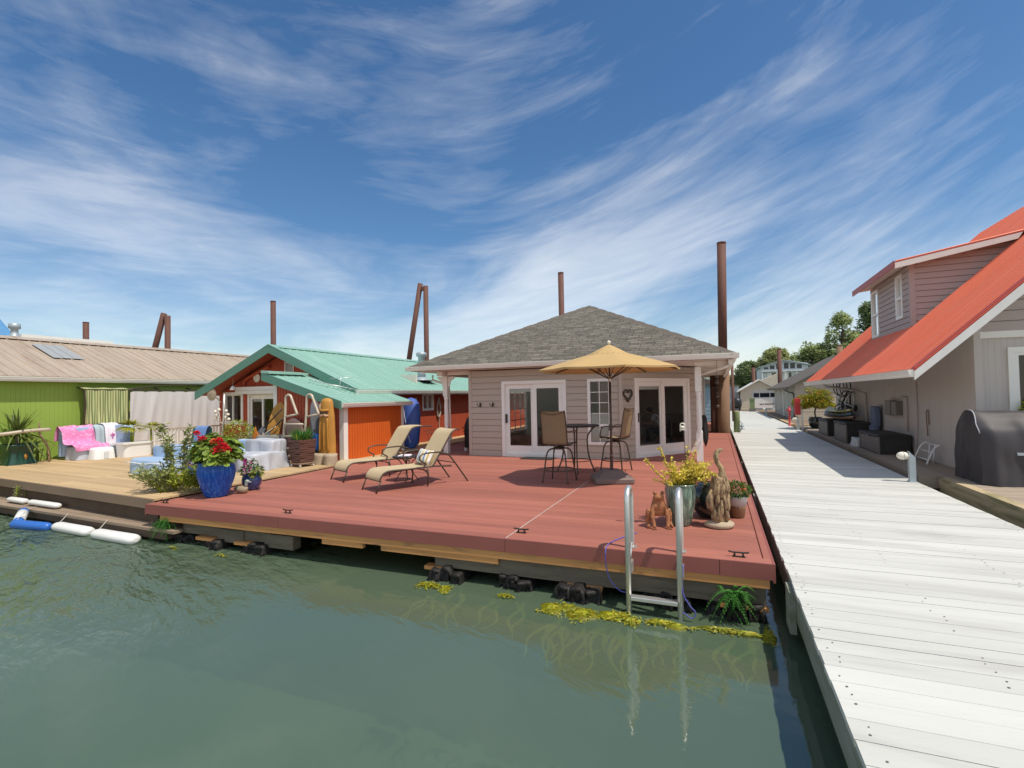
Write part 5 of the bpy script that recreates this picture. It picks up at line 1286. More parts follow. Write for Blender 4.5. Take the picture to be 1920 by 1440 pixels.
for a in ((-3.34,5.45,.15,.055),(-3.08,5.40,.05,.08),(-1.70,5.30,.13,.09),(-1.36,5.27,.15,.10),(-1.54,5.38,.10,.05),(-1.04,5.33,.15,.085),(-.86,5.27,.08,.06),(-.55,5.33,.17,.035),(-.42,5.30,.08,.04),(.0,5.36,.20,.025),(.22,5.35,.12,.02),(.40,5.37,.05,.11),(-2.32,5.44,.08,.018)): mat_(a[0],a[1]-.03,a[2]*1.15,a[3]*1.4)
al = tag(B.build('algae','algae'),'mats of yellow green algae floating along the logs under the deck','algae',kind='stuff')
B = MB()
for cx,cy,n,L in ((-3.1,5.45,10,.35),(-2.3,5.42,6,.25),(-1.5,5.25,12,.40),(-1.0,5.28,10,.55),(-.5,5.28,6,.3),(.2,5.3,9,.35)):
    for k in range(n):
        p = Vector((cx+g.uniform(-.2,.2),cy,-.02)); d = Vector((g.uniform(-.7,.3),-1,0)).normalized(); l = 1.3*L*g.uniform(.5,1.2); pts = []
        for i in range(9): t = i/8; pts.append(p+d*l*t+Vector((.06*math.sin(t*7+k),0,-.03-.22*t)))
        rows = []
        for i,q in enumerate(pts): w_ = .026*(1-.95*abs(i/8-.25))*g.uniform(.7,1.2); rows.append([q+Vector((-w_,0,0)),q+Vector((0,0,.006)),q+Vector((w_,0,0))])
        B.grid(rows)
tag(B.build('water_weed','weed'),'brownish weed trailing under the water along the front of the deck','water weed',kind='stuff')

# things on and around the grey house
for i,(x,n_) in enumerate(((-6.40,'left'),(-6.00,'right'))):
    t = thing('coat_hook','small dark double coat hook on the taupe siding, %s of the pair' % n_,'coat hook',(x,13.36,2.08),0,'coat hooks by the sliding door')
    B = MB(); B.box(x-.02,x+.02,13.357,13.375,2.02,2.14); B.build('plate','iron',t)
    for s_ in (-1,1):
        B = MB(); B.tube(smooth_path([(x,13.36,2.05),(x+s_*.04,13.32,2.04),(x+s_*.06,13.29,2.10)],4),.008,6); B.ball((x+s_*.06,13.29,2.105),.015,8,6); B.build('hook','iron',t)
hw = thing('heart_wreath','dark twig heart wreath on the taupe wall beside the right sliding door','wreath',(-2.15,13.6,2.3))
hc = Vector((cx0,cy0,2.30))+cd*.235+cn*.05; g = random.Random(9)
for lay in range(12):
    B = MB(); pts = []
    for i in range(30):
        t = 2*math.pi*i/30; hx = 16*math.sin(t)**3/17; hy = (13*math.cos(t)-5*math.cos(2*t)-2*math.cos(3*t)-math.cos(4*t))/17
        j = g.uniform(-.03,.03); pts.append(hc+cd*(hx*.155+j)+Vector((0,0,hy*.185+g.uniform(-.012,.012)))+cn*g.uniform(-.01,.02))
    B.tube(pts,.010,5,closed=True); B.build('twig','heart_wire',hw)
dmx = thing('door_mat','dark door mat in front of the left sliding door','door mat',(-4.6,13.1,D))
B = MB(); B.box(-5.0,-4.1,12.85,13.30,D+.003,D+.018); B.build('mat','mat_dark',dmx)
gc = thing('covered_grill','barbecue under a black cover behind the left porch post','grill',(-7.05,14.7,D))
B = MB(); rows = []
for w_,d_,z in ((.36,.30,.12),(.37,.31,.6),(.36,.30,.82),(.30,.26,1.0),(.2,.18,1.13),(.05,.05,1.17)): rows.append([(-7.12+w_*math.copysign(abs(math.cos(a))**.5,math.cos(a)),14.6+d_*math.copysign(abs(math.sin(a))**.5,math.sin(a)),D+z) for a in [i*math.pi/10 for i in range(20)]])
B.grid(rows,True,True); B.build('cover','black_cover',gc)
for sx in (-.3,.3):
    B = MB(); B.lathe([(.05,0),(.055,.01),(.055,.1),(.05,.11)],(-7.12+sx,14.4,D+.003),10); B.build('wheel','plastic_white',gc)
wc = thing('wind_chime','hanging wind chime of small dark ornaments under the right eave','wind chime',(.02,13.3,3.0))
B = MB(); B.tube([(.02,13.3,3.09),(.02,13.3,1.95)],.004,5); B.build('string','iron',wc)
for z,r_ in ((2.70,.05),(2.62,.03),(2.56,.055),(2.30,.03),(2.22,.045),(1.98,.05)):
    B = MB(); B.lathe([(.005,r_*.8),(r_*.7,r_*.4),(r_,-.2*r_),(r_*.4,-r_*.7)],(.02,13.3,z),8); B.build('ornament','bronze_frame',wc)
B = MB(); B.box(-.10,.14,13.29,13.31,2.42,2.435); B.box(-.08,.12,13.29,13.31,2.34,2.352); B.build('cross_bar','iron',wc)
fu = thing('furled_umbrella','furled dark umbrella leaning on the side wall of the taupe house','umbrella',(-.40,17.3,D))
B = MB(); B.tube(smooth_path([(-.36,17.25,D+.02),(-.36,17.25,D+.25),(-.38,17.3,D+.5),(-.42,17.32,D+.9),(-.45,17.32,D+.98)],4),[.02,.03,.05,.07,.085,.09,.10,.11,.115,.115,.115,.115,.11,.10,.09,.07,.04],8); B.build('canopy','black_cover',fu)
pc = thing('deck_chair','white deck chair with red cushions on the deck beyond the side passage','chair',(.0,27.5,D))
B = MB(); B.box(-.25,.35,27.3,27.9,.85,.90); B.build('seat','white_paint',pc); B = MB(); B.box(-.25,.35,27.9,27.95,.9,1.5); B.build('backrest','white_paint',pc)
for x,y in ((-.22,27.33),(.32,27.33),(-.22,27.9),(.32,27.9)): B = MB(); B.box(x-.025,x+.025,y-.025,y+.025,.2,.85); B.build('leg','white_paint',pc)
B = MB(); B.box(-.22,.32,27.32,27.85,.905,1.02); B.box(-.2,.3,27.80,27.89,1.03,1.45); B.build('cushion','signal_red',pc,.03)

# person inside the house, sitting bent over a table
ps = thing('person','person in white T-shirt with dark hair, bent forward at a table indoors','person',(-1.95,17.3,D))
q0 = Vector((-1.72,17.2,D+.012))
def PP(a,b_,z): return (q0.x+a,q0.y+b_,q0.z+z)     # a: right of the picture, they face left
skin('body',[[('hip',PP(.05,0,.52),.135),('waist',PP(.02,0,.68),.125),('chest',PP(-.10,0,.90),.14),('neckb',PP(-.21,0,1.04),.075),('neck',PP(-.26,0,1.08),.055),('headb',PP(-.30,0,1.12),.07)],
  [('chest',0,0),('sl',PP(-.16,-.17,.98),.06),('el',PP(-.30,-.20,.74),.045),('wl',PP(-.52,-.10,.72),.03),('hl',PP(-.60,-.08,.72),.034)],
  [('chest',0,0),('sr',PP(-.16,.17,.98),.06),('er',PP(-.30,.20,.74),.045),('wr',PP(-.52,.10,.72),.03),('hr',PP(-.60,.08,.72),.034)],
  [('hip',0,0),('tl',PP(-.12,-.10,.52),.095),('kl',PP(-.40,-.11,.52),.065),('cl',PP(-.40,-.11,.25),.052),('al',PP(-.38,-.11,.07),.038),('fl',PP(-.52,-.11,.035),.036)],
  [('hip',0,0),('tr',PP(-.12,.10,.52),.095),('kr',PP(-.40,.11,.52),.065),('cr',PP(-.40,.11,.25),.052),('ar',PP(-.38,.11,.07),.038),('fr',PP(-.52,.11,.035),.036)]],'skin',ps)
skin('shirt',[[('hip',PP(.05,0,.48),.175),('waist',PP(.02,0,.68),.175),('chest',PP(-.10,0,.90),.19),('neckb',PP(-.20,0,1.02),.11)],
  [('chest',0,0),('sl',PP(-.16,-.17,.98),.095),('el',PP(-.25,-.19,.83),.075)],[('chest',0,0),('sr',PP(-.16,.17,.98),.095),('er',PP(-.25,.19,.83),.075)]],'shirt_white',ps)
skin('trousers',[[('hip',PP(.05,0,.46),.14),('tl',PP(-.12,-.10,.515),.108),('kl',PP(-.40,-.11,.52),.078),('cl',PP(-.40,-.11,.25),.066),('al',PP(-.38,-.11,.10),.055)],
  [('hip',0,0),('tr',PP(-.12,.10,.515),.108),('kr',PP(-.40,.11,.52),.078),('cr',PP(-.40,.11,.25),.066),('ar',PP(-.38,.11,.10),.055)]],'trouser',ps)
B = MB(); B.ball(PP(-.36,0,1.15),(.105,.08,.115),16,12); B.tube([PP(-.46,0,1.13),PP(-.475,0,1.10)],[.012,.015],8); B.build('head','skin',ps)
B = MB(); B.ball(PP(-.345,0,1.175),(.115,.09,.112),16,12); B.build('hair','hair',ps)
for s_ in (-1,1):
    for k in range(4): B = MB(); B.tube([PP(-.61,s_*.08+(k-1.5)*.018,.725),PP(-.66,s_*.075+(k-1.5)*.018,.715),PP(-.69+.008*abs(k-1),s_*.075+(k-1.5)*.017,.705)],[.009,.008,.006],6); B.build('finger','skin',ps)
    B = MB(); B.tube([PP(-.58,s_*.05,.72),PP(-.62,s_*.025,.715)],[.010,.008],6); B.build('thumb','skin',ps)
ch = thing('indoor_chair','dark upholstered chair under the person indoors','chair',(-1.65,17.2,D))
B = MB(); B.box(-1.98,-1.45,16.93,17.47,D+.30,D+.385); B.box(-1.45,-1.38,16.93,17.47,D+.30,D+.85); B.build('seat','room_dark',ch,.02)
for x,y in ((-1.94,16.97),(-1.94,17.43),(-1.42,16.97),(-1.42,17.43)): B = MB(); B.box(x-.02,x+.02,y-.02,y+.02,D+.012,D+.30); B.build('leg','room_dark',ch)
it = thing('indoor_table','low dark table with white papers in front of the seated person','table',(-2.4,17.2,D))
B = MB(); B.box(-2.74,-2.16,16.8,17.7,D+.65,D+.69); B.build('tabletop','room_dark',it)
for x,y in ((-2.70,16.84),(-2.70,17.66),(-2.20,16.84),(-2.20,17.66)): B = MB(); B.box(x-.025,x+.025,y-.025,y+.025,D+.012,D+.65); B.build('leg','room_dark',it)
B = MB(); B.cbox((-2.4,17.15,D+.694),(.3,.21,.004),.3); B.build('paper','white_paint',it)
# ------------------------------------------------------------------ left: the neighbours' deck
g = random.Random(31)
def cloth_box(B, x0,x1,y0,y1,z0,z1, r=.08, wob=.02, seed=1, flare=.03, n=48):
    """a soft cover over a box: rounded plan and top, loose folds towards the hem"""
    cx,cy,hx,hy = (x0+x1)/2,(y0+y1)/2,(x1-x0)/2,(y1-y0)/2; gg = random.Random(seed); ph = [gg.uniform(0,6.28) for _ in range(6)]
    per = []
    for i in range(n):
        a = 2*math.pi*i/n; c_,s_ = math.cos(a),math.sin(a); q = 1/max((abs(c_)**6+abs(s_)**6)**(1/6),1e-6); per.append((c_*q,s_*q,a))
    rows = []; H_ = z1-z0
    for t,k in ((0,1.0),(.12,1.0),(.3,1),(.5,1),(.7,1),(.85,1),(.94,.985),(.985,.95),(1.0,.88),(1.0,.5),(1.0,.03)):
        row = []
        for c_,s_,a in per:
            w_ = wob*(1-min(t,1))**.7*(math.sin(a*7+ph[0]+t*1.5)+.7*math.sin(a*11+ph[1]-t*2)+.5*math.sin(a*19+ph[2])) 
            e = k*(1+flare*(1-t))
            row.append((cx+c_*(hx*e+w_), cy+s_*(hy*e+w_), z0+H_*t+ (.012*math.sin(a*3+ph[3]) if .8<t<=1 and k>.4 else 0)))
        rows.append(row)
    B.grid(rows,True,True)
def drape(B, pts, half, nrm_axis, wob=.012, seed=1, th=.006, n=14):
    """cloth strip hung along a path; half = half width along axis"""
    gg = random.Random(seed); ph = [gg.uniform(0,6.28) for _ in range(4)]; pr = smooth_path(pts,6); rows = []
    for i,p in enumerate(pr):
        row = []
        for j in range(n+1):
            u_ = -1+2*j/n; w_ = wob*(math.sin(u_*6+ph[0]+i*.15)+.6*math.sin(u_*13+ph[1]+i*.3)); q = Vector(p)+Vector(nrm_axis)*half*u_*(1+.03*math.sin(i*.5+ph[2])); row.append(q+Vector((w_*.7,w_*.3,w_*.7)))
        rows.append(row)
    B.grid(rows); B.grid([[q-Vector((th,0,th)) for q in r_][::-1] for r_ in rows])
bn_ = thing('covered_sofa','outdoor sofa with a pale blue cover against the green wall, hung with a pink blanket','sofa',(-17.880,9.75,zt))
B = MB(); cloth_box(B,-18.130,-17.400,9.02,10.55,zt+.003,zt+.40,.08,.014,3); B.build('seat_cover','cover_grey',bn_)
B = MB(); cloth_box(B,-18.330,-17.980,9.0,10.6,zt+.1,zt+.95,.08,.012,4); B.build('back_cover','cover_blue',bn_)
B = MB(); cloth_box(B,-18.180,-17.380,10.28,10.62,zt+.003,zt+.97,.1,.02,5); B.build('arm_cover','cover_blue',bn_)
B = MB()
for y in (9.45,9.58): B.box(-17.380,-17.365,y,y+.05,zt+.003,zt+.28)
B.build('leg_strap','plastic_white',bn_)
t = thing('blanket','crumpled bright pink blanket over the left half of the covered sofa','blanket',(-17.880,9.35,zt))
B = MB(); drape(B,[(-18.360,9.38,zt+.55),(-18.300,9.38,zt+.94),(-18.140,9.38,zt+1.0),(-17.980,9.38,zt+.88),(-17.900,9.38,zt+.55),(-17.730,9.38,zt+.45),(-17.480,9.38,zt+.46),(-17.360,9.38,zt+.40),(-17.340,9.38,zt+.28)],.45,(0,1,0),.02,8); B.build('cloth','blanket_pink',t)
t = thing('towel','plain grey green towel over the sofa back between the pink blanket and white towel','towel',(-17.880,9.9,zt))
B = MB(); drape(B,[(-18.280,9.92,zt+.9),(-18.160,9.92,zt+1.0),(-17.940,9.92,zt+.93),(-17.880,9.92,zt+.6),(-17.860,9.92,zt+.36)],.16,(0,1,0),.012,3); B.build('cloth','towel_grey',t)
t = thing('towel','white towel with a pink flower print over the right of the covered sofa','towel',(-17.780,10.2,zt))
B = MB(); drape(B,[(-18.280,10.21,zt+.95),(-18.160,10.21,zt+1.04),(-17.900,10.21,zt+.98),(-17.810,10.21,zt+.7),(-17.780,10.21,zt+.36)],.22,(0,1,0),.008,5); c_ = B.build('cloth','towel_white',t)
B = MB()
for a in (60,100,140,250): B.leaf((-17.780,10.2,zt+.62),(0,math.cos(R(a)),math.sin(R(a))),(1,0,0),.13,.05,0)
B.build('flower_print','petal_magenta',t)
st_ = thing('step_stool','low white plastic step stool in front of the covered sofa','stool',(-17.2,9.55,zt))
B = MB(); rows = []
for w_,d_,z in ((.30,.22,.003),(.27,.2,.25),(.25,.18,.33),(.22,.15,.345),(.02,.02,.345)): rows.append([(-17.2+d_*math.copysign(abs(math.cos(a))**.45,math.cos(a)),9.55+w_*math.copysign(abs(math.sin(a))**.45,math.sin(a)),zt+z) for a in [i*math.pi/10 for i in range(20)]])
B.grid(rows,True,True); B.build('body','plastic_white',st_)
B = MB(); B.box(-16.975,-16.96,9.49,9.61,zt+.01,zt+.22); B.build('leg_recess','far_white',st_)
# cordyline in a dark green urn
ur = thing('cordyline_urn','spiky cordyline in a dark green square urn by the lime green wall','potted plant',(-18.3,8.05,zt))
B = MB(); rows = []
for w_,z in ((.36,.0),(.35,.05),(.28,.22),(.27,.35),(.31,.47),(.36,.52),(.36,.56),(.32,.56),(.3,.5)): rows.append([(-18.3+w_*math.copysign(abs(math.cos(a))**.4,math.cos(a)),8.05+w_*math.copysign(abs(math.sin(a))**.4,math.sin(a)),zt+.003+z) for a in [i*math.pi/16 for i in range(32)]])
k0 = B.grid(rows,True,True); e_ = k0+32*8; B.f.append(tuple(e_+i for i in range(32))); B.sm.append(False); B.build('urn','urn_green',ur)
B = MB(); B.lathe([(.0,-.05),(.03,0),(.045,.05),(.03,.1),(.0,.13)],(-17.99,8.1,zt+.17),10); B.build('knob','wood_carving',ur)
B = MB(); B.tube([(-18.3,8.05,zt+.5),(-18.3,8.05,zt+.8)],[.06,.05],8); B.build('trunk','bark',ur)
B = MB()
for k in range(74):
    a = g.uniform(0,6.28); el = R(g.uniform(-15,85)); d = (math.cos(a)*math.cos(el),math.sin(a)*math.cos(el),math.sin(el)); B.blade((-18.3,8.05,zt+.78+g.uniform(0,.12)),d,g.uniform(.65,1.05),g.uniform(.045,.07),g.uniform(.05,.35) if el>R(35) else g.uniform(.35,.7),6)
B.build('foliage','leaf_strap',ur)
dr_ = thing('driftwood_rail','pale driftwood branch rail on stakes in front of the urn','rail',(-17.9,8.0,zt))
B = MB(); B.tube(smooth_path([(-17.85,5.6,1.50),(-17.9,6.6,1.56),(-17.9,7.4,1.52),(-17.88,8.1,1.58),(-17.9,8.62,1.59)],5),[.05]*20+[.03],8); B.build('branch','alu_old',dr_)
for y0,y1,zz in ((8.38,8.5,1.8),(6.3,6.2,1.55)):
    B = MB(); B.tube(smooth_path([(-17.95,y1+.12,zt),(-17.9,y1+.05,1.1),(-17.93,y0,1.5),(-17.93,y0,zz)],4),[.03]*10+[.025,.022,.02],7); B.build('stake','driftwood',dr_)
lp_ = thing('grassy_plant','low strappy plant below the driftwood rail beside the urn','plant',(-17.9,7.2,zt)); B = MB()
for k in range(40): a = g.uniform(0,6.28); B.blade((-18.0,7.1+g.uniform(-.4,.3),zt),(math.cos(a)*.6,math.sin(a)*.6,1),g.uniform(.5,.9),.04,g.uniform(.3,.8),5)
B.build('foliage','leaf_grey',lp_)
lp2 = thing('strappy_plant','dark strappy leaves standing against the green wall between urn and sofa','plant',(-18.5,8.7,zt)); B = MB()
for k in range(7): B.blade((-18.5,8.55+.06*k,zt),(.1,g.uniform(-.2,.35),1),g.uniform(.5,.85),.07,.15,5)
B.build('foliage','leaf_strap',lp2)
# awning with striped side curtain and pale curtain
aw = thing('curtain_gazebo','metal framed gazebo on the green house with one striped and one pale curtain','gazebo',(-18.3,12,zt))
gx = -18.30
for y in (9.69,10.92,14.37):
    B = MB(); B.box(gx-.03,gx+.03,y-.03,y+.03,zt+.003,2.73); B.build('post','bronze_frame',aw)
B = MB(); B.bar((gx,9.66,2.75),(gx,14.4,2.75),.05)
for y in (9.69,10.92,12.06,13.24,14.37): B.bar((gx-.03,y,2.75),(gx-.38,y,2.84),.04)
B.tube(smooth_path([(gx,10.95,2.76),(gx-.08,11.7,2.88),(gx-.15,12.7,2.93),(gx-.2,14.3,2.91)],4),.025,6); B.build('roof_frame','bronze_frame',aw)
B = MB(); rows = []
for x,z in ((gx+.025,2.73),(gx,2.785),(gx-.15,2.81),(gx-.38,2.86)): rows.append([(x,9.67+(1.29*i/12),z+.012*math.sin(i*1.3)) for i in range(13)])
B.grid(rows); B.build('roof_cloth','awning_stripe',aw)
B = MB()
for x0,s_ in ((gx+.045,1),(gx+.039,-1)):
    rows = []
    for j in range(13):
        t = j/12; rows.append([(x0+.020*math.sin(i*.9+2*t)*(.3+t)+.012*math.sin(i*2.1), 9.69+1.22*i/40+ .02*math.sin(t*5)*t, 2.73-t*1.06+.012*math.sin(i*.5)) for i in range(41)])
    B.grid(rows if s_>0 else [r_[::-1] for r_ in rows])
B.build('striped_curtain','awning_stripe',aw)
B = MB(); B.bar((gx+.04,9.69,1.65),(gx+.04,10.91,1.65),.03); B.build('curtain_bar','bronze_frame',aw)
B = MB(); gg = random.Random(2); sw = [gg.uniform(-1,1) for _ in range(12)]
for x0,s_ in ((gx+.06,1),(gx+.053,-1)):
    rows = []
    for j in range(21):
        t = j/20; row = []
        for i in range(111):
            u_ = i/110; gath = abs(math.sin(u_*math.pi*7)); slant = u_*44+t*5*math.sin(u_*3+1)
            row.append((x0+.045*max(0,math.sin(slant*.55+math.sin(u_*9)*2))**6*(.3+.7*t)+.012*math.sin(u_*62+t*5+sw[int(u_*11)])*(.4+.6*t)+.016*math.sin(u_*19-t*4), 10.98+3.38*u_, 2.70-(.035*(1-gath)**3*(1-t))-t*2.0))
        rows.append(row)
    B.grid(rows if s_>0 else [r_[::-1] for r_ in rows])
B.build('pale_curtain','curtain',aw)
rl_ = thing('deck_railing','white baluster railing in front of the pale curtain','railing',(-16.4,11.8,zt))
B = MB(); B.box(-16.44,-16.36,10.55,13.0,1.44,1.485); B.build('top_rail','alu_old',rl_); B = MB(); B.box(-16.42,-16.38,10.55,13.0,.74,.78); B.build('bottom_rail','white_paint',rl_)
for k in range(21): B = MB(); y = 10.58+.119*k; B.box(-16.415,-16.385,y-.015,y+.015,.78,1.44); B.build('baluster','white_paint',rl_)
def palm(name,label,c,h,n,L,seed,tubz=None):
    t = thing(name,label,'palm',c); gg = random.Random(seed)
    for k in range(4):
        B = MB(); a = gg.uniform(0,6.28); B.tube([(c[0]+.05*math.cos(a),c[1]+.05*math.sin(a),c[2]),(c[0]+.08*math.cos(a),c[1]+.08*math.sin(a),c[2]+h)],[.03,.02],6); B.build('stem','leaf_lime',t)
    B = MB()
    for k in range(n):
        a = gg.uniform(0,6.28); el = R(gg.uniform(-5,75)); d = Vector((math.cos(a)*math.cos(el),math.sin(a)*math.cos(el),math.sin(el))); p = Vector((c[0],c[1],c[2]+h))+d*L*.25
        side = d.cross(Vector((0,0,1))).normalized()
        for i in range(11):
            q = R(-70+14*i); dd = d*math.cos(q)+side*math.sin(q); B.blade(p,dd,L*.62,.035,.45,4)
    B.build('foliage','leaf_palm',t); return t
tb = thing('white_planter','long white planter tub holding the palm beside the covered sofa','planter',(-16.9,10.2,zt))
B = MB(); cloth_box(B,-17.15,-16.65,9.85,10.75,zt+.003,zt+.42,.05,.0,2,-.06); B.build('tub','plastic_white',tb)
B = MB(); B.box(-17.18,-16.62,9.82,10.78,zt+.40,zt+.45); B.build('rim','plastic_white',tb)
palm('palm','larger yellow green fan palm in the white planter',(-17.0,10.25,zt+.45),.42,13,.55,4)
palm('palm','smaller yellow fan palm at the left end of the white railing',(-16.75,10.75,zt),.85,8,.42,6)
# furniture in the middle
t = thing('garden_chair','dark green plastic garden chair with a blue towel, before the white railing','chair',(-14.4,10.5,zt))
B = MB(); B.cbox((-14.4,10.5,zt+.36),(.55,.5,.05),.4); B.build('seat','plastic_green',t)
for s_ in (-1,1):
    B = MB(); B.prism([(-14.42+s_*.14,10.72,zt+.38),(-14.42+s_*.36,10.6,zt+.40),(-14.42+s_*.40,10.7,zt+.86),(-14.42+s_*.20,10.8,zt+.88)],(0,.03,0)); B.build('backrest','plastic_green',t)
    for y in (10.3,10.7): B = MB(); B.tube([(-14.4+s_*.25,y,zt+.38),(-14.4+s_*.28,y,zt+.003)],.025,6); B.build('leg','plastic_green',t)
t2 = thing('towel','blue towel hung over the dark green garden chair','towel',(-14.4,10.7,zt+.8)); B = MB(); drape(B,[(-14.4,10.85,zt+.6),(-14.4,10.78,zt+.89),(-14.4,10.68,zt+.90),(-14.4,10.6,zt+.6),(-14.4,10.58,zt+.48)],.24,(1,0,0),.012,4); B.build('cloth','towel_blue',t2)
def cover(name,label,x0,x1,y0,y1,h0,h1,mat,seed):
    t = thing(name,label,'covered sofa',((x0+x1)/2,(y0+y1)/2,zt))
    B = MB(); cloth_box(B,x0,x1,y0,y1,zt+.003,zt+h0,.1,.045 if mat == 'cover_grey' else .026,seed,.07); B.build('seat_cover',mat,t)
    B = MB(); cloth_box(B,x0+.03,x1-.03,(y0+y1)/2+.02,y1-.02,zt+h0*.6,zt+h1,.1,.03,seed+1,.02); B.build('back_cover',mat,t)
    B = MB(); ym = y0-.012; pts = [(x0-.03+ (x1-x0+.06)*i/12, ym-.018+.004*math.sin(i*2), zt+h0*.74+.015*math.sin(i*.8)) for i in range(13)]; B.tube(pts,.010,6); B.build('piping','piping_white',t); return t
cover('covered_sofa','small sofa under a tight light blue cover, left of the leggy plants',-13.0,-11.75,7.75,8.75,.34,.60,'cover_blue',11)
cover('covered_sofa','seat under a loose crumpled silver grey cover left of the slatted planter',-10.98,-9.98,8.62,9.75,.42,.70,'cover_grey',17)
cover('covered_sofa','light blue covered seat behind the geranium and in front of the boat planter',-12.1,-11.05,9.3,10.2,.45,.62,'cover_blue',23)
t = thing('storage_tub','bright blue plastic tub behind the leafy plants','tub',(-10.6,7.9,zt)); B = MB(); cloth_box(B,-10.95,-10.4,7.6,8.1,zt+.003,zt+.32,.05,.0,3,-.08); B.build('tub','plastic_blue',t); B = MB(); cloth_box(B,-11.0,-10.35,7.55,8.15,zt+.30,zt+.345,.02,.0,3,0); B.build('lid','cover_blue',t)
t = thing('low_table','low pale table with blue and red things behind the blue covered sofa','table',(-13.6,9.6,zt)); B = MB(); B.box(-14.3,-13.0,9.3,9.9,zt+.34,zt+.38); B.build('tabletop','plastic_white',t)
for x,y in ((-14.25,9.35),(-13.05,9.35),(-14.25,9.85),(-13.05,9.85)): B = MB(); B.box(x-.02,x+.02,y-.02,y+.02,zt+.003,zt+.34); B.build('leg','plastic_white',t)
for i,(x,m_,l_) in enumerate(((-13.2,'plastic_blue','blue folded float on the low pale table'),(-13.95,'blanket_pink','rolled pink towel on the low pale table'))):
    q_ = thing('rolled_towel' if i else 'folded_float',l_,'towel' if i else 'float',(x,9.6,zt+.38)); B = MB(); B.tube([(x-.25,9.55,zt+.43),(x+.22,9.6,zt+.43)],[.045,.05],10); B.build('roll',m_,q_)
# leafy plants at the corner of the tan deck
def stalks(name,label,c,n,h,spread,mat,seed,L=.07,per=26,lean=(0,0)):
    t = thing(name,label,'plant',c); gg = random.Random(seed); B = MB(); S = MB()
    for k in range(n):
        a = gg.uniform(0,6.28); r_ = spread*gg.uniform(.2,1); hh = h*gg.uniform(.6,1.05); p0 = Vector((c[0]+.08*math.cos(a),c[1]+.08*math.sin(a),c[2])); p1 = Vector((c[0]+r_*math.cos(a)+lean[0],c[1]+r_*math.sin(a)+lean[1],c[2]+hh))
        pts = smooth_path([p0,p0.lerp(p1,.5)+Vector((0,0,.1*hh)),p1],4); S.tube(pts,[.006]*len(pts),4)
        for i in range(per):
            tt = gg.uniform(.25,1); p = pts[int(tt*(len(pts)-1))]; B.leaf(p+Vector((gg.uniform(-1,1),gg.uniform(-1,1),gg.uniform(-1,1)))*.05,(gg.uniform(-1,1),gg.uniform(-1,1),gg.uniform(-.2,.9)),(gg.uniform(-.4,.4),gg.uniform(-.4,.4),1),L*gg.uniform(.6,1.4),L*.42)
    B.build('foliage',mat,t); S.build('stem','leaf_lime',t); return t
stalks('leggy_shrub','tall thin leggy shrub, tallest plant at the corner of the tan deck',(-9.85,6.75,zt),9,1.25,.30,'leaf_grey',5,.11,60)
stalks('wispy_plant','wispy olive plant leaning left at the tan deck corner',(-9.55,6.35,zt),24,.46,.5,'leaf_grey',6,.085,34,(-.25,0))
stalks('leafy_plant','bushy lime green plant beside the large blue pot',(-9.02,6.55,zt),16,.46,.42,'leaf_lime',7,.10,34)
stalks('ground_plant','low yellow green plant in front of the leggy shrub',(-9.45,6.55,zt),12,.40,.42,'leaf_lime',9,.095,34)
t = thing('broadleaf_pot','white pot of broad drooping lime leaves behind the geranium','potted plant',(-9.7,7.5,zt)); c = (-9.7,7.5,zt+.003); pot(t,[(.13,0),(.15,.02),(.18,.22),(.2,.36),(.19,.38),(.16,.35)],c,'pot_grey',.17,.34)
B = MB()
for k in range(22): a = g.uniform(0,6.28); B.blade((c[0],c[1],zt+.36),(math.cos(a),math.sin(a),g.uniform(.6,1.6)),g.uniform(.3,.52),.11,.55,5)
B.build('foliage','leaf_lime',t)
# boat shaped planter, with plants
t = thing('boat_planter','small beige dinghy used as a planter, full of sprawling plants','planter',(-12.7,10.5,zt))
B = MB(); rows = []
for x,w_,zb in ((-13.25,.06,.32),(-13.0,.26,.22),(-12.6,.32,.2),(-12.2,.26,.24),(-11.95,.03,.40)): rows.append([(x,10.4+w_*math.cos(a),zt+.30+zb*.2+(.32-zb*.4)*math.sin(a)*(1 if math.sin(a)<0 else 0)+.22) for a in [math.pi+math.pi*i/8 for i in range(9)]])
B.grid(rows); B.build('hull','lens_cream',t)
B = MB(); 
for x in (-12.95,-12.3): B.box(x-.05,x+.05,10.2,10.6,zt+.003,zt+.32)
B.build('cradle','brown_board',t)
B = MB(); B.cloud((-12.65,10.5,zt+.80),(.55,.25,.28),420,.09,.04,g); B.build('foliage','leaf_lime',t); B = MB(); B.cloud((-12.3,10.4,zt+.62),(.35,.2,.12),140,.08,.035,g); B.build('foliage','leaf_grey',t)
B = MB(); B.cloud((-12.75,10.45,zt+.95),(.5,.2,.12),26,.04,.035,g); B.build('flower','petal_white',t)
t = thing('paddle','orange bladed paddle leaning by the boat planter','paddle',(-11.9,10.4,zt+.5)); B = MB(); B.prism([(-12.02,10.36,zt+.48),(-11.66,10.36,zt+.55),(-11.72,10.36,zt+.72),(-11.82,10.36,zt+.80),(-11.86,10.36,zt+.95),(-11.95,10.36,zt+.68)],(0,.02,0)); B.build('blade','board_yellow',t).data.materials[0] = MAT['petal_orange']
B = MB(); B.tube([(-11.75,10.38,zt+.62),(-11.35,10.6,zt+.95)],.015,6); B.build('shaft','alu_old',t)
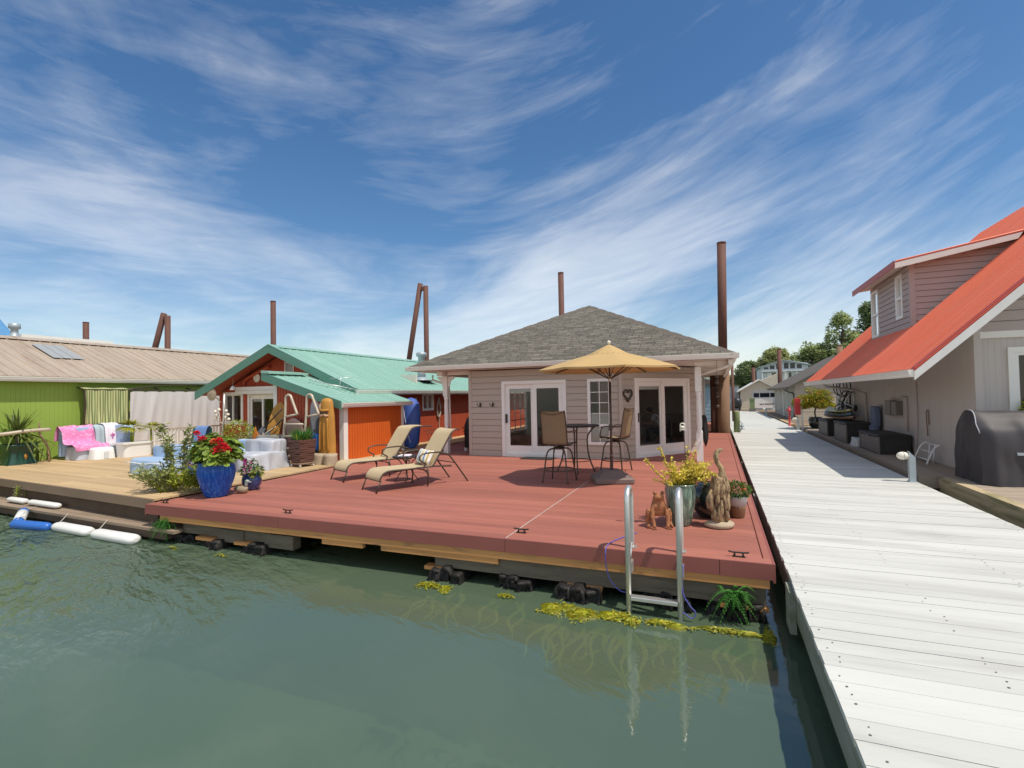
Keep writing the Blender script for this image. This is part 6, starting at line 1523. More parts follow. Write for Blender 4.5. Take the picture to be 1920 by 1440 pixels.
# light pole and dish by the cabin
t = thing('insulator_pole','slim pole with a fan of white insulator arms left of the cabin window','pole',(-15.85,12.3,zt)); B = MB(); B.tube([(-15.6,12.3,zt),(-15.6,12.3,1.2),(-15.52,12.3,1.8),(-15.5,12.3,2.55)],.035,8); B.build('pole','alu',t)
for k,(dx_,z) in enumerate(((-.3,1.98),(-.22,1.86),(.22,2.0),(.3,1.88),(-.28,1.76),(.2,1.78),(-.12,2.04),(.34,1.72))):
    B = MB(); B.tube(smooth_path([(-15.5,12.3,1.55),(-15.5+dx_*.8,12.25,1.62),(-15.5+dx_,12.2,z-.05)],3),.006,5); B.lathe([(.01,-.05),(.05,-.04),(.055,0),(.02,.04)],(-15.5+dx_,12.2,z),8); B.build('insulator','lens_cream',t)
t = thing('satellite_dish','small beige satellite dish beside the cabin gable','satellite dish',(-16.0,12.4,2.6)); B = MB(); rows = []
for k in range(5): rr = .02+.05*k; rows.append([(-16.1+rr*math.cos(a),12.3-.04+.6*rr*rr,2.56+rr*math.sin(a)) for a in [i*math.pi/10 for i in range(20)]])
B.grid(rows,True,True); B.grid([[(a,b_+.012,c_) for a,b_,c_ in r_][::-1] for r_ in rows],True,True); B.build('dish','wood_stump',t); B = MB(); B.tube([(-16.1,12.32,2.56),(-16.05,12.6,2.3),(-16.0,12.98,2.3)],.02,6); B.build('arm','alu',t)
t = thing('wind_bell','small white bell hanging under the left eave of the cabin','bell',(-15.27,12.45,2.75)); B = MB(); B.lathe([(.10,-.06),(.085,.0),(.05,.06),(.012,.09)],(-15.27,12.45,2.75),12); B.build('bell','white_paint',t); B = MB(); B.tube([(-15.27,12.45,2.84),(-15.27,12.45,3.16)],.005,5); B.build('cord','rope',t)
# lean-to front: ladder, boards, carving, planter
t = thing('boat_ladder','weathered tan boat ladder with looped handrails leaning on the lean-to','ladder',(-10.3,10.2,zt))
for x in (-10.64,-9.92):
    B = MB(); B.tube([(x,10.10,zt+.003),(x,10.24,1.9),(x,10.26,2.33)]+arc((x+.10,10.26,2.35),.10,180,10,8)[1:]+[Vector((x+.38,10.26,1.97)),Vector((x+.41,10.26,1.92))],.033,8); B.tube([(x,10.24,1.87),(x+.41,10.26,1.94)],.028,8); B.build('rail','alu_old',t)
for z in (1.68,1.36,1.04,.85): B = MB(); B.tube([(-10.60,10.17,z),(-9.96,10.17,z)],.026,8); B.build('rung','alu_old',t)
def board(name,label,cat,c,L,W,mat,th=.03,lean=.12,rz=0,roll=0,curve=.05):
    t = thing(name,label,cat,c); B = MB(); m_ = Matrix.Translation(c) @ Matrix.Rotation(rz,4,'Z') @ Matrix.Rotation(roll,4,'Y') @ Matrix.Rotation(-lean,4,'X'); n = 18
    for y_,s_ in ((-th/2,1),(th/2,-1)):
        rows = []
        for i in range(n+1):
            q = i/n; w_ = W/2*(1-abs(2*q-1)**3.2)**.5+.004; rows.append([m_ @ Vector((w_*k,y_+curve*(2*q-1)**2,L*q)) for k in (-1,-.5,0,.5,1)])
        B.grid(rows if s_>0 else [r_[::-1] for r_ in rows])
    rows = []
    for i in range(n+1):
        q = i/n; w_ = W/2*(1-abs(2*q-1)**3.2)**.5+.004; rows.append([m_ @ Vector((w_,-th/2+curve*(2*q-1)**2,L*q)),m_ @ Vector((w_,th/2+curve*(2*q-1)**2,L*q))])
    B.grid(rows); rows = [[m_ @ Vector((-(W/2*(1-abs(2*i/n-1)**3.2)**.5+.004),th/2+curve*(2*i/n-1)**2,L*i/n)),m_ @ Vector((-(W/2*(1-abs(2*i/n-1)**3.2)**.5+.004),-th/2+curve*(2*i/n-1)**2,L*i/n))] for i in range(n+1)]; B.grid(rows)
    B.build('board',mat,t); return t
board('wakeboard','dark grey wakeboard with a tan underside standing behind the planter plants','wakeboard',(-9.76,10.42,.95),1.38,.26,'board_grey',.03,.10,R(55))
board('paddle_board','tan wooden board leaning beside the dark wakeboard','board',(-9.68,10.58,.95),1.36,.26,'board_tan',.02,.12,R(40))
board('wooden_board','yellow brown wooden board leaning left of the boat ladder','board',(-11.72,10.70,1.0),1.30,.36,'wood_carving',.03,.10,R(20),R(12))
t = thing('covered_heater','tall object under a wrinkled brown cover behind the boat ladder','cover',(-10.95,10.9,zt)); B = MB(); rows = []
for r_,z in ((.42,.3),(.44,.6),(.40,.9),(.36,1.15),(.27,1.30),(.12,1.40),(.02,1.42)): rows.append([(-10.9+r_*math.cos(a)*(1+.08*math.sin(a*5+z*4)),10.80+.12*r_/.4*math.sin(a),zt+z-.25) for a in [i*math.pi/16 for i in range(32)]])
B.grid(rows,True,True); B.build('cover','cover_brown',t)
for i,(x0,x1,l_) in enumerate(((-12.05,-11.25,'upper of two dark oars leaning on the lean-to'),(-11.80,-11.15,'lower of two dark oars leaning on the lean-to'))):
    t = thing('oar',l_,'oar',(x0,10.4,zt+.6)); B = MB(); a = Vector((x0,10.35,zt+.50-.04*i)); b_ = Vector((x1,10.72,zt+1.42-.22*i)); B.bar(a,a.lerp(b_,.45),.13,.02,(0,1,0)); B.build('blade','board_grey',t); B = MB(); B.tube([a.lerp(b_,.42),b_],.02,6); B.build('shaft','metal_dark',t)
t = thing('grey_bag','crumpled dark grey bag behind the silver covered seat','bag',(-11.2,10.35,zt)); B = MB(); cloth_box(B,-11.6,-10.9,10.1,10.5,zt+.003,zt+.72,.1,.03,8); B.build('bag','wood_stump',t).data.materials[0] = MAT['leaf_grey']
MAT['bag_grey'] = pbr('bag_grey',(.20,.20,.17),.85,var=.3,scale=8,bump=.6,bscale=12); t.children[0].data.materials[0] = MAT['bag_grey']
t = thing('blue_bag','bright blue bag between the slatted planter and the carved figure','bag',(-9.75,10.5,1.1)); B = MB(); cloth_box(B,-9.95,-9.55,10.35,10.7,1.0,1.42,.1,.03,12); B.build('bag','plastic_blue',t); B = MB(); B.box(-9.95,-9.6,10.4,10.7,zt+.003,1.0); B.build('box','metal_dark',t)
t = thing('wood_carving','tall carved wooden hooded figure standing on a split log','carving',(-9.42,10.45,zt+.25))
cx,cy,z0 = -9.42,10.45,zt+.27
B = MB(); rows = []
for w_,d_,z in ((.26,.13,0),(.255,.13,.35),(.235,.13,.75),(.225,.13,.95),(.20,.125,1.08),(.185,.12,1.2),(.175,.12,1.32),(.13,.10,1.40),(.03,.03,1.43)): rows.append([(cx+w_*math.cos(a)*(1+.015*math.sin(a*6+z*3)),cy+d_*math.sin(a),z0+z) for a in [i*math.pi/14 for i in range(28)]])
B.grid(rows,True,True); B.build('body','wood_carving',t)
B = MB(); B.tube([(cx-.15,cy-.115,z0+1.12),(cx,cy-.145,z0+1.10),(cx+.15,cy-.115,z0+1.12)],[.03,.035,.03],8); B.build('hat_brim','wood_carving',t)
for s_ in (-1,1): B = MB(); B.tube(smooth_path([(cx+s_*.02,cy-.135,z0+1.0),(cx+s_*.08,cy-.14,z0+.97),(cx+s_*.14,cy-.11,z0+.98)],3),[.028,.034,.034,.034,.03,.025,.012],8); B.build('moustache','board_tan',t)
B = MB(); B.prism([(cx-.11,cy-.132,z0+1.0),(cx+.11,cy-.132,z0+1.0),(cx+.12,cy-.128,z0+1.08),(cx-.12,cy-.128,z0+1.08)],(0,-.01,0)); B.build('face_hollow','dark_wood',t)
for s_ in (-1,0,1): B = MB(); B.tube(smooth_path([(cx+s_*.11,cy-.125,z0+.9),(cx+s_*.13,cy-.137,z0+.5),(cx+s_*.14,cy-.13,z0+.05)],4),[.02]*9,6); B.build('carved_fold','wood_carving',t)
t = thing('split_log','pale split log lying as a stand under the carved figure','log',(-9.45,10.35,zt))
for x0,x1,y0 in ((-9.85,-9.36,10.3),(-9.34,-9.0,10.28)):
    B = MB(); rows = []
    n = 16
    for q in (0,.25,.5,.75,1): rows.append([(x0+(x1-x0)*.5+(x1-x0)*.5*math.cos(a)*(1+.05*math.sin(a*3+q*4)),y0+.17*math.sin(a)*(1+.06*math.sin(a*4)),zt+.003+.27*q) for a in [2*math.pi*i/n for i in range(n)]])
    k0 = B.grid(rows,True,True); B.f.append(tuple(k0+64+i for i in range(16))); B.sm.append(False); B.build('log_half','wood_stump',t)
t = thing('slatted_planter','brown slatted planter box on casters with daffodil like plants','planter',(-9.68,9.85,zt)); c = Vector((-9.68,9.85,zt)); ra = R(-12)
m_ = Matrix.Translation(c) @ Matrix.Rotation(ra,4,'Z')
B = MB(); n = 11
for i in range(n):
    q = i/n; w0 = .185+.05*q; tl = .012*math.sin(i*1.9); z0 = .12+.56*q
    for k in range(4):
        mm = m_ @ Matrix.Rotation(k*math.pi/2,4,'Z'); P = [(-w0,-w0-.012,z0-tl),(w0,-w0-.012,z0+tl),(w0+.005,-w0-.017,z0+.044+tl),(-w0-.005,-w0-.017,z0+.044-tl)]
        B.prism([mm @ Vector(p) for p in P], mm.to_3x3() @ Vector((0,.02,0)))
B.build('slat_sides','planter_slat',t)
B = MB(); B.box(-.22,.22,-.22,.22,.07,.105,m_); B.build('base','brown_board',t); B = MB(); B.box(-.215,.215,-.215,.215,.60,.62,m_); B.build('soil','soil',t)
for sx,sy in ((-1,-1),(1,-1),(1,1),(-1,1)): B = MB(); p = m_ @ Vector((.18*sx,.18*sy,.038)); B.ball(p,(.035,.02,.035),10,6); B.build('caster','plastic_white',t)
B = MB()
for k in range(120): a = g.uniform(0,6.28); r_ = g.uniform(0,.2); B.blade(m_ @ Vector((r_*math.cos(a),r_*math.sin(a),.62)),(math.cos(a)*g.uniform(.1,.7),math.sin(a)*g.uniform(.1,.7),1),g.uniform(.25,.55),.035,g.uniform(.1,.6),5)
B.build('foliage','leaf_fern',t); B = MB()
for k in range(46): a = g.uniform(0,6.28); r_ = g.uniform(.03,.2); B.blade(m_ @ Vector((r_*math.cos(a),r_*math.sin(a),.62)),(math.cos(a)*.3,math.sin(a)*.3,1),g.uniform(.2,.34),.07,.3,5)
B.build('foliage','leaf_lime',t)
# on and behind the lean-to
t = thing('tv_antenna','old metal television antenna lying on the lean-to roof','antenna',(-10.5,11.6,2.7)); B = MB(); za = lambda x: st(x)+.10
B.tube([(-11.0,11.5,za(-11.0)),(-9.9,12.2,za(-9.9)+.05)],.014,6); B.build('boom','alu',t)
for k in range(11): 
    q = k/10; p = Vector((-11.0+1.1*q,11.5+.7*q,za(-11+1.1*q)+.02)); d = Vector((.28,-.44,.0)).normalized()*(.16+.16*q); B = MB(); B.tube([p-d+Vector((0,0,.1*math.sin(k))),p+d],.007,5); B.build('element','alu',t)
B = MB(); B.tube([(-10.3,11.95,za(-10.3)),(-10.25,11.95,za(-10.3)+.28)],.012,6); B.tube([(-10.55,11.8,za(-10.3)+.26),(-9.95,12.1,za(-10.3)+.29)],.010,6); B.build('mast','alu',t)
t = thing('covered_canoe','canoe standing on end under a blue cover tied with white cord','canoe',(-9.55,14.35,zt)); B = MB(); rows = []
for w_,d_,z in ((.18,.16,.0),(.34,.24,.15),(.37,.27,.6),(.36,.27,1.1),(.30,.24,1.45),(.18,.15,1.62),(.03,.03,1.67)): rows.append([(-9.50+.05*z+w_*math.cos(a),14.35+d_*math.sin(a),zt+.003+z) for a in [i*math.pi/12 for i in range(24)]])
B.grid(rows,True,True); B.build('cover','tarp_blue',t); B = MB(); B.tube(smooth_path([(-9.62,14.18,2.22),(-9.48,14.07,1.7),(-9.38,14.07,1.2),(-9.30,14.12,.85)],4),.010,5); B.build('cord','piping_white',t)
def ropecoil(label,y,z0,z1,n,w_,tail=0):
    t = thing('rope_coil',label,'rope',(-10.31,y,z0)); gg = random.Random(int(y*10)); B = MB()
    for k in range(n):
        o_ = gg.uniform(-.03,.03); hh = (z0-z1)*gg.uniform(.85,1.0); B.tube([(-10.30+gg.uniform(0,.05),y+o_+w_*math.sin(q)*(.3+.7*(1-math.cos(q))/2),z0-hh*(1-math.cos(q))/2) for q in [2*math.pi*i/16 for i in range(16)]],.014,5,closed=True)
    if tail: B.tube(smooth_path([(-10.28,y,z1+.1),(-10.28,y+.02,z1-.3),(-10.27,y-.01,z1-tail)],4),.014,5)
    B.build('rope','rope',t)
ropecoil('thick white rope coil with a long tail hung right of the cabin side window',17.65,2.32,1.5,7,.17,.75)
ropecoil('thin grey rope loop hung left of the cabin side window',16.0,2.34,1.45,4,.06,.2)
ropecoil('second grey rope loop, hung beside the canoe cover',15.7,2.34,1.55,4,.05,.1)
t = thing('iron_rack','rusty wire rack leaning on the orange wall behind the loungers','rack',(-10.0,17,zt)); B = MB(); B.tube([(-10.1,16.3,1.08),(-10.1,18.2,1.10)],.015,6); B.tube([(-10.0,16.3,.98),(-10.0,18.2,1.0)],.012,6); B.build('top_bar','rust',t)
for k in range(8): B = MB(); y = 16.4+.24*k; B.tube([(-10.1,y,1.08),(-9.95,y+.06*math.sin(k),.655)],.011,5); B.build('wire','rust',t)
stalks('porch_shrub','yellow green and rusty leaved shrub behind the left porch post',(-9.0,18.3,.65),22,1.25,.5,'leaf_lime',15,.10,40); stalks('rusty_shrub','low rust coloured shrub beside the black grill cover',(-8.6,17.0,.61),14,.65,.35,'leaf_rust',16,.09,34)
# fenders along the low float
def fender(name,label,a,b_,r_,mat,group='white fenders along the low float'):
    t = thing(name,label,'fender',((a[0]+b_[0])/2,(a[1]+b_[1])/2,a[2])); a = Vector(a); b_ = Vector(b_); d = (b_-a).normalized(); L_ = (b_-a).length; prof = [(0,.30),(.012,.62),(.04,.88),(.10,1),(.5,1),(.90,1),(.96,.88),(.988,.62),(1,.30)]
    B = MB(); B.tube([a+d*L_*q for q,_ in prof],[r_*k for _,k in prof],14); zm = (a.z+b_.z)/2; fl_ = .72 if 'white' in mat else 1
    B.v = [(x,y,zm+(z-zm)*fl_) for x,y,z in B.v]; B.build('body',mat,t); B = MB(); B.tube([a+d*.02+Vector((0,0,.01)),a+Vector((-.02,.2,.22-a.z+.03))],.008,5); B.build('line','rope',t); return t
fender('dock_fender','white fender lying on the low float, farthest left',(-14.15,6.10,.29),(-13.45,6.06,.29),.075,'fender_white')
fender('dock_fender','white fender lying on the low float, right of the other one there',(-13.30,6.06,.29),(-12.15,6.0,.29),.075,'fender_white')
fender('dock_fender','white fender floating at the edge of the low float beside the blue one',(-11.35,5.56,.065),(-10.20,5.49,.065),.115,'fender_white')
fd_ = fender('dock_fender','stained white fender with a row of small holes, rightmost at the water edge',(-10.02,5.47,.065),(-8.86,5.42,.065),.12,'fender_white')
for k in range(5): B = MB(); x = -9.85+.2*k; B.ball((x,5.40-.008*k,.125),(.022,.012,.012),8,6); B.build('eyelet','bronze_frame',fd_)
fender('dock_fender','long blue fender afloat in front of the low float',(-12.35,5.36,.07),(-11.42,5.50,.05),.085,'fender_blue',None)
f2 = fender('dock_fender','blue fender with a white band, hanging half off the float',(-12.75,5.72,.22),(-12.32,5.42,.05),.085,'fender_blue',None); B = MB(); B.tube([(-12.66,5.657,.184),(-12.42,5.49,.089)],.088,14); B.build('white_band','fender_white',f2)
stalks('weed','small weed growing out of the tan deck edge at far left',(-14.0,6.22,.30),6,.30,.08,'leaf_grey',19,.035,16)
# ------------------------------------------------------------------ right side and far things
g = random.Random(77)
# covered barbecue in front of the mauve house
t = thing('covered_barbecue','large barbecue under a dark charcoal cover on the deck at right','barbecue',(5.1,12,.6))
# octagonal end profile in (y, z), swept along x with loose folds towards the hem
sec = [(12.50,0),(12.49,.30),(12.47,.62),(12.44,.86),(12.30,1.06),(12.10,1.22),(11.98,1.285),(11.80,1.30),(11.66,1.28),(11.54,1.17),(11.42,1.02),(11.36,.90),(11.33,.62),(11.31,.30),(11.29,0)]
def fold(u,q,z): return (.046*(1-z/1.4)*(math.sin(u*9+q*2.1)+.8*math.sin(u*15-q*1.3+1)+.5*math.sin(u*27+q*3.1)) + .012*math.sin(u*5+z*9))
B = MB(); rows = []; nx = 46; X0,X1 = 4.30,6.30
cyy = 11.9
for i in range(nx+1):
    u = (X1-X0)*i/nx; sc = 1-.05*(max(0,.06-u)/.06) ; row = []
    fine_ = smooth_path([(0,y,z) for y,z in sec],3)
    for p in fine_:
        w_ = fold(u,p.y,p.z); dy = 1 if p.y < cyy else -1
        row.append((X0+u+.012*math.sin(p.z*11+p.y*6), cyy+(p.y-cyy)*sc-dy*w_*(.9 if p.z < 1.1 else .25), .604+p.z-(.02*math.sin(u*3.1)**2 if p.z>1.2 else 0)+.008*math.sin(u*11+p.y*5)*(p.z>.5)))
    rows.append(row)
B.grid(rows)
def endcap(rim, x):
    c0 = []; n_ = len(rim); half = n_//2; out = []
    for k in range(half+1):
        a = Vector(rim[k]); b_ = Vector(rim[n_-1-k]); out.append([a.lerp(b_,q/14)+Vector((-.018*math.sin(q*1.7+k*.23)*math.sin(math.pi*q/14)-.022*math.sin(math.pi*q/14)*math.sin(k*.35+q*.6),0,0)) for q in range(15)])
    return out
B.grid(endcap(rows[0],X0)); B.grid([r_[::-1] for r_ in endcap(rows[-1],X1)])
B.build('cover','grill_cover',t)
B = MB(); r0 = [Vector(p)+Vector((-.012,0,0)) for p in rows[0]]; B.tube(r0[21:34],.009,6); B.build('seam','cover_grey',t)
B = MB(); B.box(4.75,5.6,11.30,11.325,1.14,1.185); B.build('handle_strap','galv',t)
t = thing('broadleaf_bush','yellow green leafy bush behind the covered barbecue','bush',(6.0,12.4,.6)); B = MB(); B.cloud((5.85,12.42,1.82),(.6,.10,.26),700,.10,.045,g); B.cloud((6.5,11.9,1.7),(.6,.3,.5),500,.11,.05,g); B.build('foliage','leaf_lime',t); B = MB(); B.tube([(6.4,12.2,.6),(6.3,12.3,1.8)],.03,6); B.build('stem','bark',t)
# folding stool against the wall
t = thing('step_ladder','small white folding step frame leaning on the mauve wall','step ladder',(4.5,14.5,.6))
for y in (14.15,14.95):
    B = MB(); B.tube(smooth_path([(4.62,y,1.02),(4.60,y,1.04),(4.5,y,.95),(4.40,y,.72),(4.36,y,.604)],4),.018,8); B.build('side_frame','plastic_white',t)
for x,z in ((4.6,1.03),(4.47,.88),(4.40,.70)): B = MB(); B.tube([(x,14.15,z),(x,14.95,z)],.014,6); B.build('cross_bar','plastic_white',t)
for y in (14.4,14.7): B = MB(); B.tube([(4.60,y,1.02),(4.56,y,.604)],.013,6); B.build('rear_leg','plastic_white',t)
# deck boxes
def deckbox(label,x0,x1,y0,y1,h):
    t = thing('deck_box',label,'deck box',((x0+x1)/2,(y0+y1)/2,.6),0,'resin deck boxes along the mauve wall'); z0 = .603
    B = MB(); B.box(x0+.03,x1-.02,y0+.03,y1-.03,z0,z0+h-.05); B.build('body','deck_box_dark',t)
    B = MB(); B.box(x0+.005,x0+.029,y0+.07,y1-.07,z0+.02,z0+h-.09)
    n = 9
    for k in range(n): B.box(x0-.002,x0+.006,y0+.09,y1-.09,z0+.04+(h-.16)*k/n,z0+.04+(h-.16)*(k+.78)/n)
    B.build('front_panel','deck_box',t,.004)
    B = MB(); B.box(x0-.01,x0+.031,y0,y0+.068,z0,z0+h-.06); B.box(x0-.01,x0+.031,y1-.068,y1,z0,z0+h-.06); B.build('corner_post','deck_box',t)
    B = MB(); B.box(x0+.12,x1-.08,y0+.012,y0+.029,z0+.08,z0+h-.16); B.build('side_panel','deck_box_dark',t)
    B = MB(); rows = []
    for q,z in ((0,0),(.0,.035),(.02,.05),(.06,.06)): rows.append([(x0-.02+q,y0-.015+q,z0+h-.055+z),(x1+.0-q,y0-.015+q,z0+h-.055+z),(x1-q,y1+.015-q,z0+h-.055+z),(x0-.02+q,y1+.015-q,z0+h-.055+z)])
    k0 = B.grid(rows,False,True); B.f.append((k0+12,k0+13,k0+14,k0+15)); B.sm.append(False); B.f.append((k0+3,k0+2,k0+1,k0)); B.sm.append(False); B.build('lid','deck_box_dark',t)
    B = MB(); B.box(x0-.032,x0-.018,(y0+y1)/2-.09,(y0+y1)/2+.09,z0+h-.10,z0+h-.055); B.build('latch','deck_box',t)
    return t
deckbox('wide grey brown resin deck box, nearest of the three by the mauve wall',3.93,4.66,16.05,17.95,.52)
deckbox('tall grey resin deck box, middle of the three by the mauve wall',3.84,4.66,19.2,20.95,.66)
deckbox('grey resin deck box under the paddle boards, farthest of the three',3.84,4.62,22.2,23.9,.60)
t = thing('white_sack','crumpled white bag between two deck boxes','bag',(4.0,18.45,.6)); B = MB(); cloth_box(B,3.85,4.2,18.15,18.7,.603,.86,.1,.03,5); B.build('bag','far_white',t)
def flatboard(name,label,x,y0,y1,W,z,mat):
    t = thing(name,label,'paddle board',(x,(y0+y1)/2,z)); n = 20; B = MB()
    for s_,zo in ((1,.045),(-1,-.045)):
        rows = []
        for i in range(n+1):
            q = i/n; w_ = W/2*(1-abs(2*q-1)**2.6)**.6+.003; zz = z+.10*abs(2*q-1)**3; rows.append([(x+w_*k,y0+(y1-y0)*q,zz+zo*(1-k*k)) for k in (-1,-.8,-.4,0,.4,.8,1)])
        B.grid(rows[::-1] if s_>0 else rows)
    B.build('hull',mat,t); return t
flatboard('paddle_board','tan wooden paddle board, lowest of the three stacked on the deck boxes',4.2,19.95,24.2,.62,1.32,'board_tan')
flatboard('paddle_board','grey blue paddle board in the middle of the stack on the deck boxes',4.2,20.2,24.0,.62,1.43,'board_blue')
yb_ = flatboard('paddle_board','yellow and white paddle board on top of the stack on the deck boxes',4.22,20.4,23.9,.62,1.55,'board_yellow'); B = MB(); B.box(4.05,4.35,21.0,21.9,1.60,1.615); B.build('deck_pad','bike_black',yb_)
t = thing('lounge_cushion','navy blue lounge cushion standing against the mauve wall','cushion',(4.5,18.7,.6)); B = MB(); cloth_box(B,4.42,4.60,18.6,19.08,.603,1.22,.06,.006,3,0); B.build('lower_half','cushion_blue',t); B = MB(); cloth_box(B,4.47,4.65,18.62,19.06,1.20,1.80,.06,.006,4,0); B.build('upper_half','cushion_blue',t)
t = thing('meter_box','pair of grey electric meter boxes with conduit on the mauve wall','meter box',(4.66,17.3,1.8)); 
for y0,y1,z0,z1 in ((16.86,17.28,1.60,1.98),(17.36,17.85,1.58,2.0)): B = MB(); B.box(4.55,4.71,y0,y1,z0,z1); B.build('box','deck_box',t,.01)
B = MB(); B.tube([(4.68,16.9,2.10),(4.68,16.45,2.10),(4.68,16.42,2.06),(4.68,16.42,1.2)],.02,6); B.build('conduit','mauve_siding',t); B = MB(); B.tube(smooth_path([(4.69,15.72,2.5),(4.69,15.72,1.6),(4.68,15.75,1.2),(4.66,15.9,.62)],4),.014,6); B.build('cable','mauve_siding',t)
t = thing('hanging_strap','short looped strap hanging from the mauve wall','strap',(4.69,15.05,1.8)); B = MB(); B.tube(smooth_path([(4.69,14.98,1.46),(4.68,14.97,1.76),(4.68,15.03,1.80),(4.68,15.10,1.72),(4.68,15.06,1.3),(4.69,15.08,1.18)],5),.012,6); B.build('strap','brown_board',t)
# bicycles hung on the wall by their front wheels
def make_bike():
    t = thing('bicycle','white framed bicycle hung upright on the mauve wall under the red eave','bicycle',(0,0,0),0,'bicycles hung on the wall')
    def wheel(y,z,n_):
        B = MB(); B.tube([(.0,y+.33*math.cos(a),z+.33*math.sin(a)) for a in [2*math.pi*i/28 for i in range(28)]],.018,7,closed=True); w_ = B.build('wheel','tyre',t)
        B = MB(); 
        for i in range(12): a = math.pi*i/6; B.bar((0,y,z),(0,y+.31*math.cos(a),z+.31*math.sin(a)),.0025)
        B.tube([(-.04,y,z),(.04,y,z)],.02,8); B.build('spoke','alu',w_)
    wheel(0,.33,0); wheel(1.02,.33,1)
    B = MB(); bb = (0,.42,.30); sd = (0,.28,.80); hd = (0,.86,.82); hd2 = (0,.90,.68)
    for a,b_ in ((bb,sd),(sd,hd),(bb,hd2),(hd,hd2)): B.tube([a,b_],.028,8)
    for x in (-.045,.045): B.tube([bb,(x,0,.33)],.010,6); B.tube([sd,(x,0,.33)],.009,6); B.tube([hd2,(x,1.02,.33)],.012,6)
    B.build('frame','bike_paint',t)
    B = MB(); B.ball((0,.25,.90),(.06,.13,.03),10,6); B.tube([sd,(0,.26,.88)],.013,6); B.build('saddle','bike_black',t)
    B = MB(); B.tube([hd,(0,.84,.92)],.013,6); B.tube(smooth_path([(-.27,.76,.94),(-.1,.84,.93),(.1,.84,.93),(.27,.76,.94)],4),.013,6); B.build('handlebar','bike_black',t)
    B = MB(); B.lathe([(.09,-.005),(.09,.005)],(0,0,0),16); B.v = [(z+.03,bb[1]+x,bb[2]+y) for x,y,z in B.v]; B.tube([(.05,.42,.30),(.05,.55,.18)],.012,6); B.build('crank','iron',t)
    return t
bk1 = make_bike()
def hang(o,y,z,x=4.28): o.location = (x,y,z); o.rotation_euler = (R(90),R(0),R(20))
hang(bk1,22.2,1.42); bk1.rotation_mode = 'XYZ'
bk2 = dup(bk1,(4.28,22.75,1.38),None,'dark bicycle hung behind the white one on the mauve wall'); bk3 = dup(bk1,(4.28,23.3,1.45),None,'third bicycle, hung farthest along the mauve wall')
for b_ in (bk2,bk3):
    for ch_ in b_.children:
        if ch_.name.startswith('frame'): ch_.data = ch_.data.copy(); ch_.data.materials[0] = MAT['bike_black' if b_ is bk2 else 'galv']
# dock lamps and posts
def lamp(label,x,y):
    t = thing('dock_lamp',label,'dock lamp',(x,y,dz),0,'low lamps along the dock'); z = dz+.002
    B = MB(); B.prism([(x-.05,y-.05,z),(x+.05,y-.05,z),(x+.05,y+.05,z),(x-.05,y+.05,z)],(0,0,.46)); B.prism([(x-.05,y-.05,z+.46),(x+.05,y-.05,z+.46),(x-.05,y-.05,z+.58)],(0,.10,0)); B.box(x-.07,x+.07,y-.07,y+.07,z,z+.012); B.build('post','galv',t)
    B = MB(); B.ball((x-.135,y,z+.49),(.105,.075,.075),18,12); l_ = B.build('lamp_head','lens_cream',t); B = MB(); B.tube([(x-.125+0*a,y+.079*math.cos(a),z+.49+.079*math.sin(a)) for a in [2*math.pi*i/20 for i in range(20)]],.005,5,closed=True); B.tube([(x-.055,y,z+.49),(x-.04,y,z+.49)],.06,10); B.build('ring','alu',l_)
lamp('low galvanised dock lamp with a cream oval head, nearest on the right dock edge',3.40,11.78); lamp('low dock lamp beside the white post with the red box',3.42,26.4); lamp('low dock lamp near the garage at the far end of the dock',3.42,42.5)
t = thing('fire_cabinet','red fire extinguisher cabinet mounted on a tall white post','fire cabinet',(3.6,26.5,dz)); B = MB(); B.box(3.60,3.70,26.85,26.95,.3,1.95); B.build('post','white_paint',t); B = MB(); B.box(3.36,3.60,26.8,27.05,1.22,2.0); B.build('cabinet','signal_red',t,.03)
t = thing('standpipe','slim red standpipe on the dock edge left of the red cabinet','standpipe',(3.42,29.3,dz)); B = MB(); B.lathe([(.07,0),(.07,.02),(.05,.03),(.05,.75),(.09,.77),(.09,.83),(.05,.85),(.05,.95),(.02,.98)],(3.42,29.3,dz+.002),12); B.build('pipe','signal_red',t); B = MB(); B.tube([(3.42,29.3,dz+.80),(3.28,29.3,dz+.80)],.04,8); B.build('outlet','signal_red',t)
t = thing('utility_pedestal','round green utility pedestal with pipes on the left dock edge by the big pile','utility post',(.83,24.6,dz)); B = MB(); B.lathe([(.13,0),(.13,.90),(.12,.92),(.02,.93)],(.80,24.6,dz+.002),16); B.build('post','post_green',t); B = MB(); B.tube(smooth_path([(.92,24.45,dz+.05),(1.0,24.45,dz+.2),(1.0,24.45,dz+.42),(.9,24.5,dz+.5)],4),.025,6); B.ball((1.0,24.45,dz+.28),(.07,.06,.08),10,8); B.tube([(.86,24.45,dz+.16),(1.1,24.45,dz+.16)],.03,6); B.build('valve','galv',t)
t = thing('utility_box','square green utility pedestal at the far end of the dock','utility post',(3.05,51.3,dz)); B = MB(); B.box(2.8,3.2,51.1,51.5,dz+.25,dz+1.1); B.build('cabinet','post_green',t); B = MB(); B.box(2.76,3.24,51.06,51.54,dz+1.1,dz+1.22); B.build('cap','post_green',t); B = MB(); B.box(2.74,3.26,51.0,51.6,dz+.002,dz+.25); B.build('base','deck_box',t)
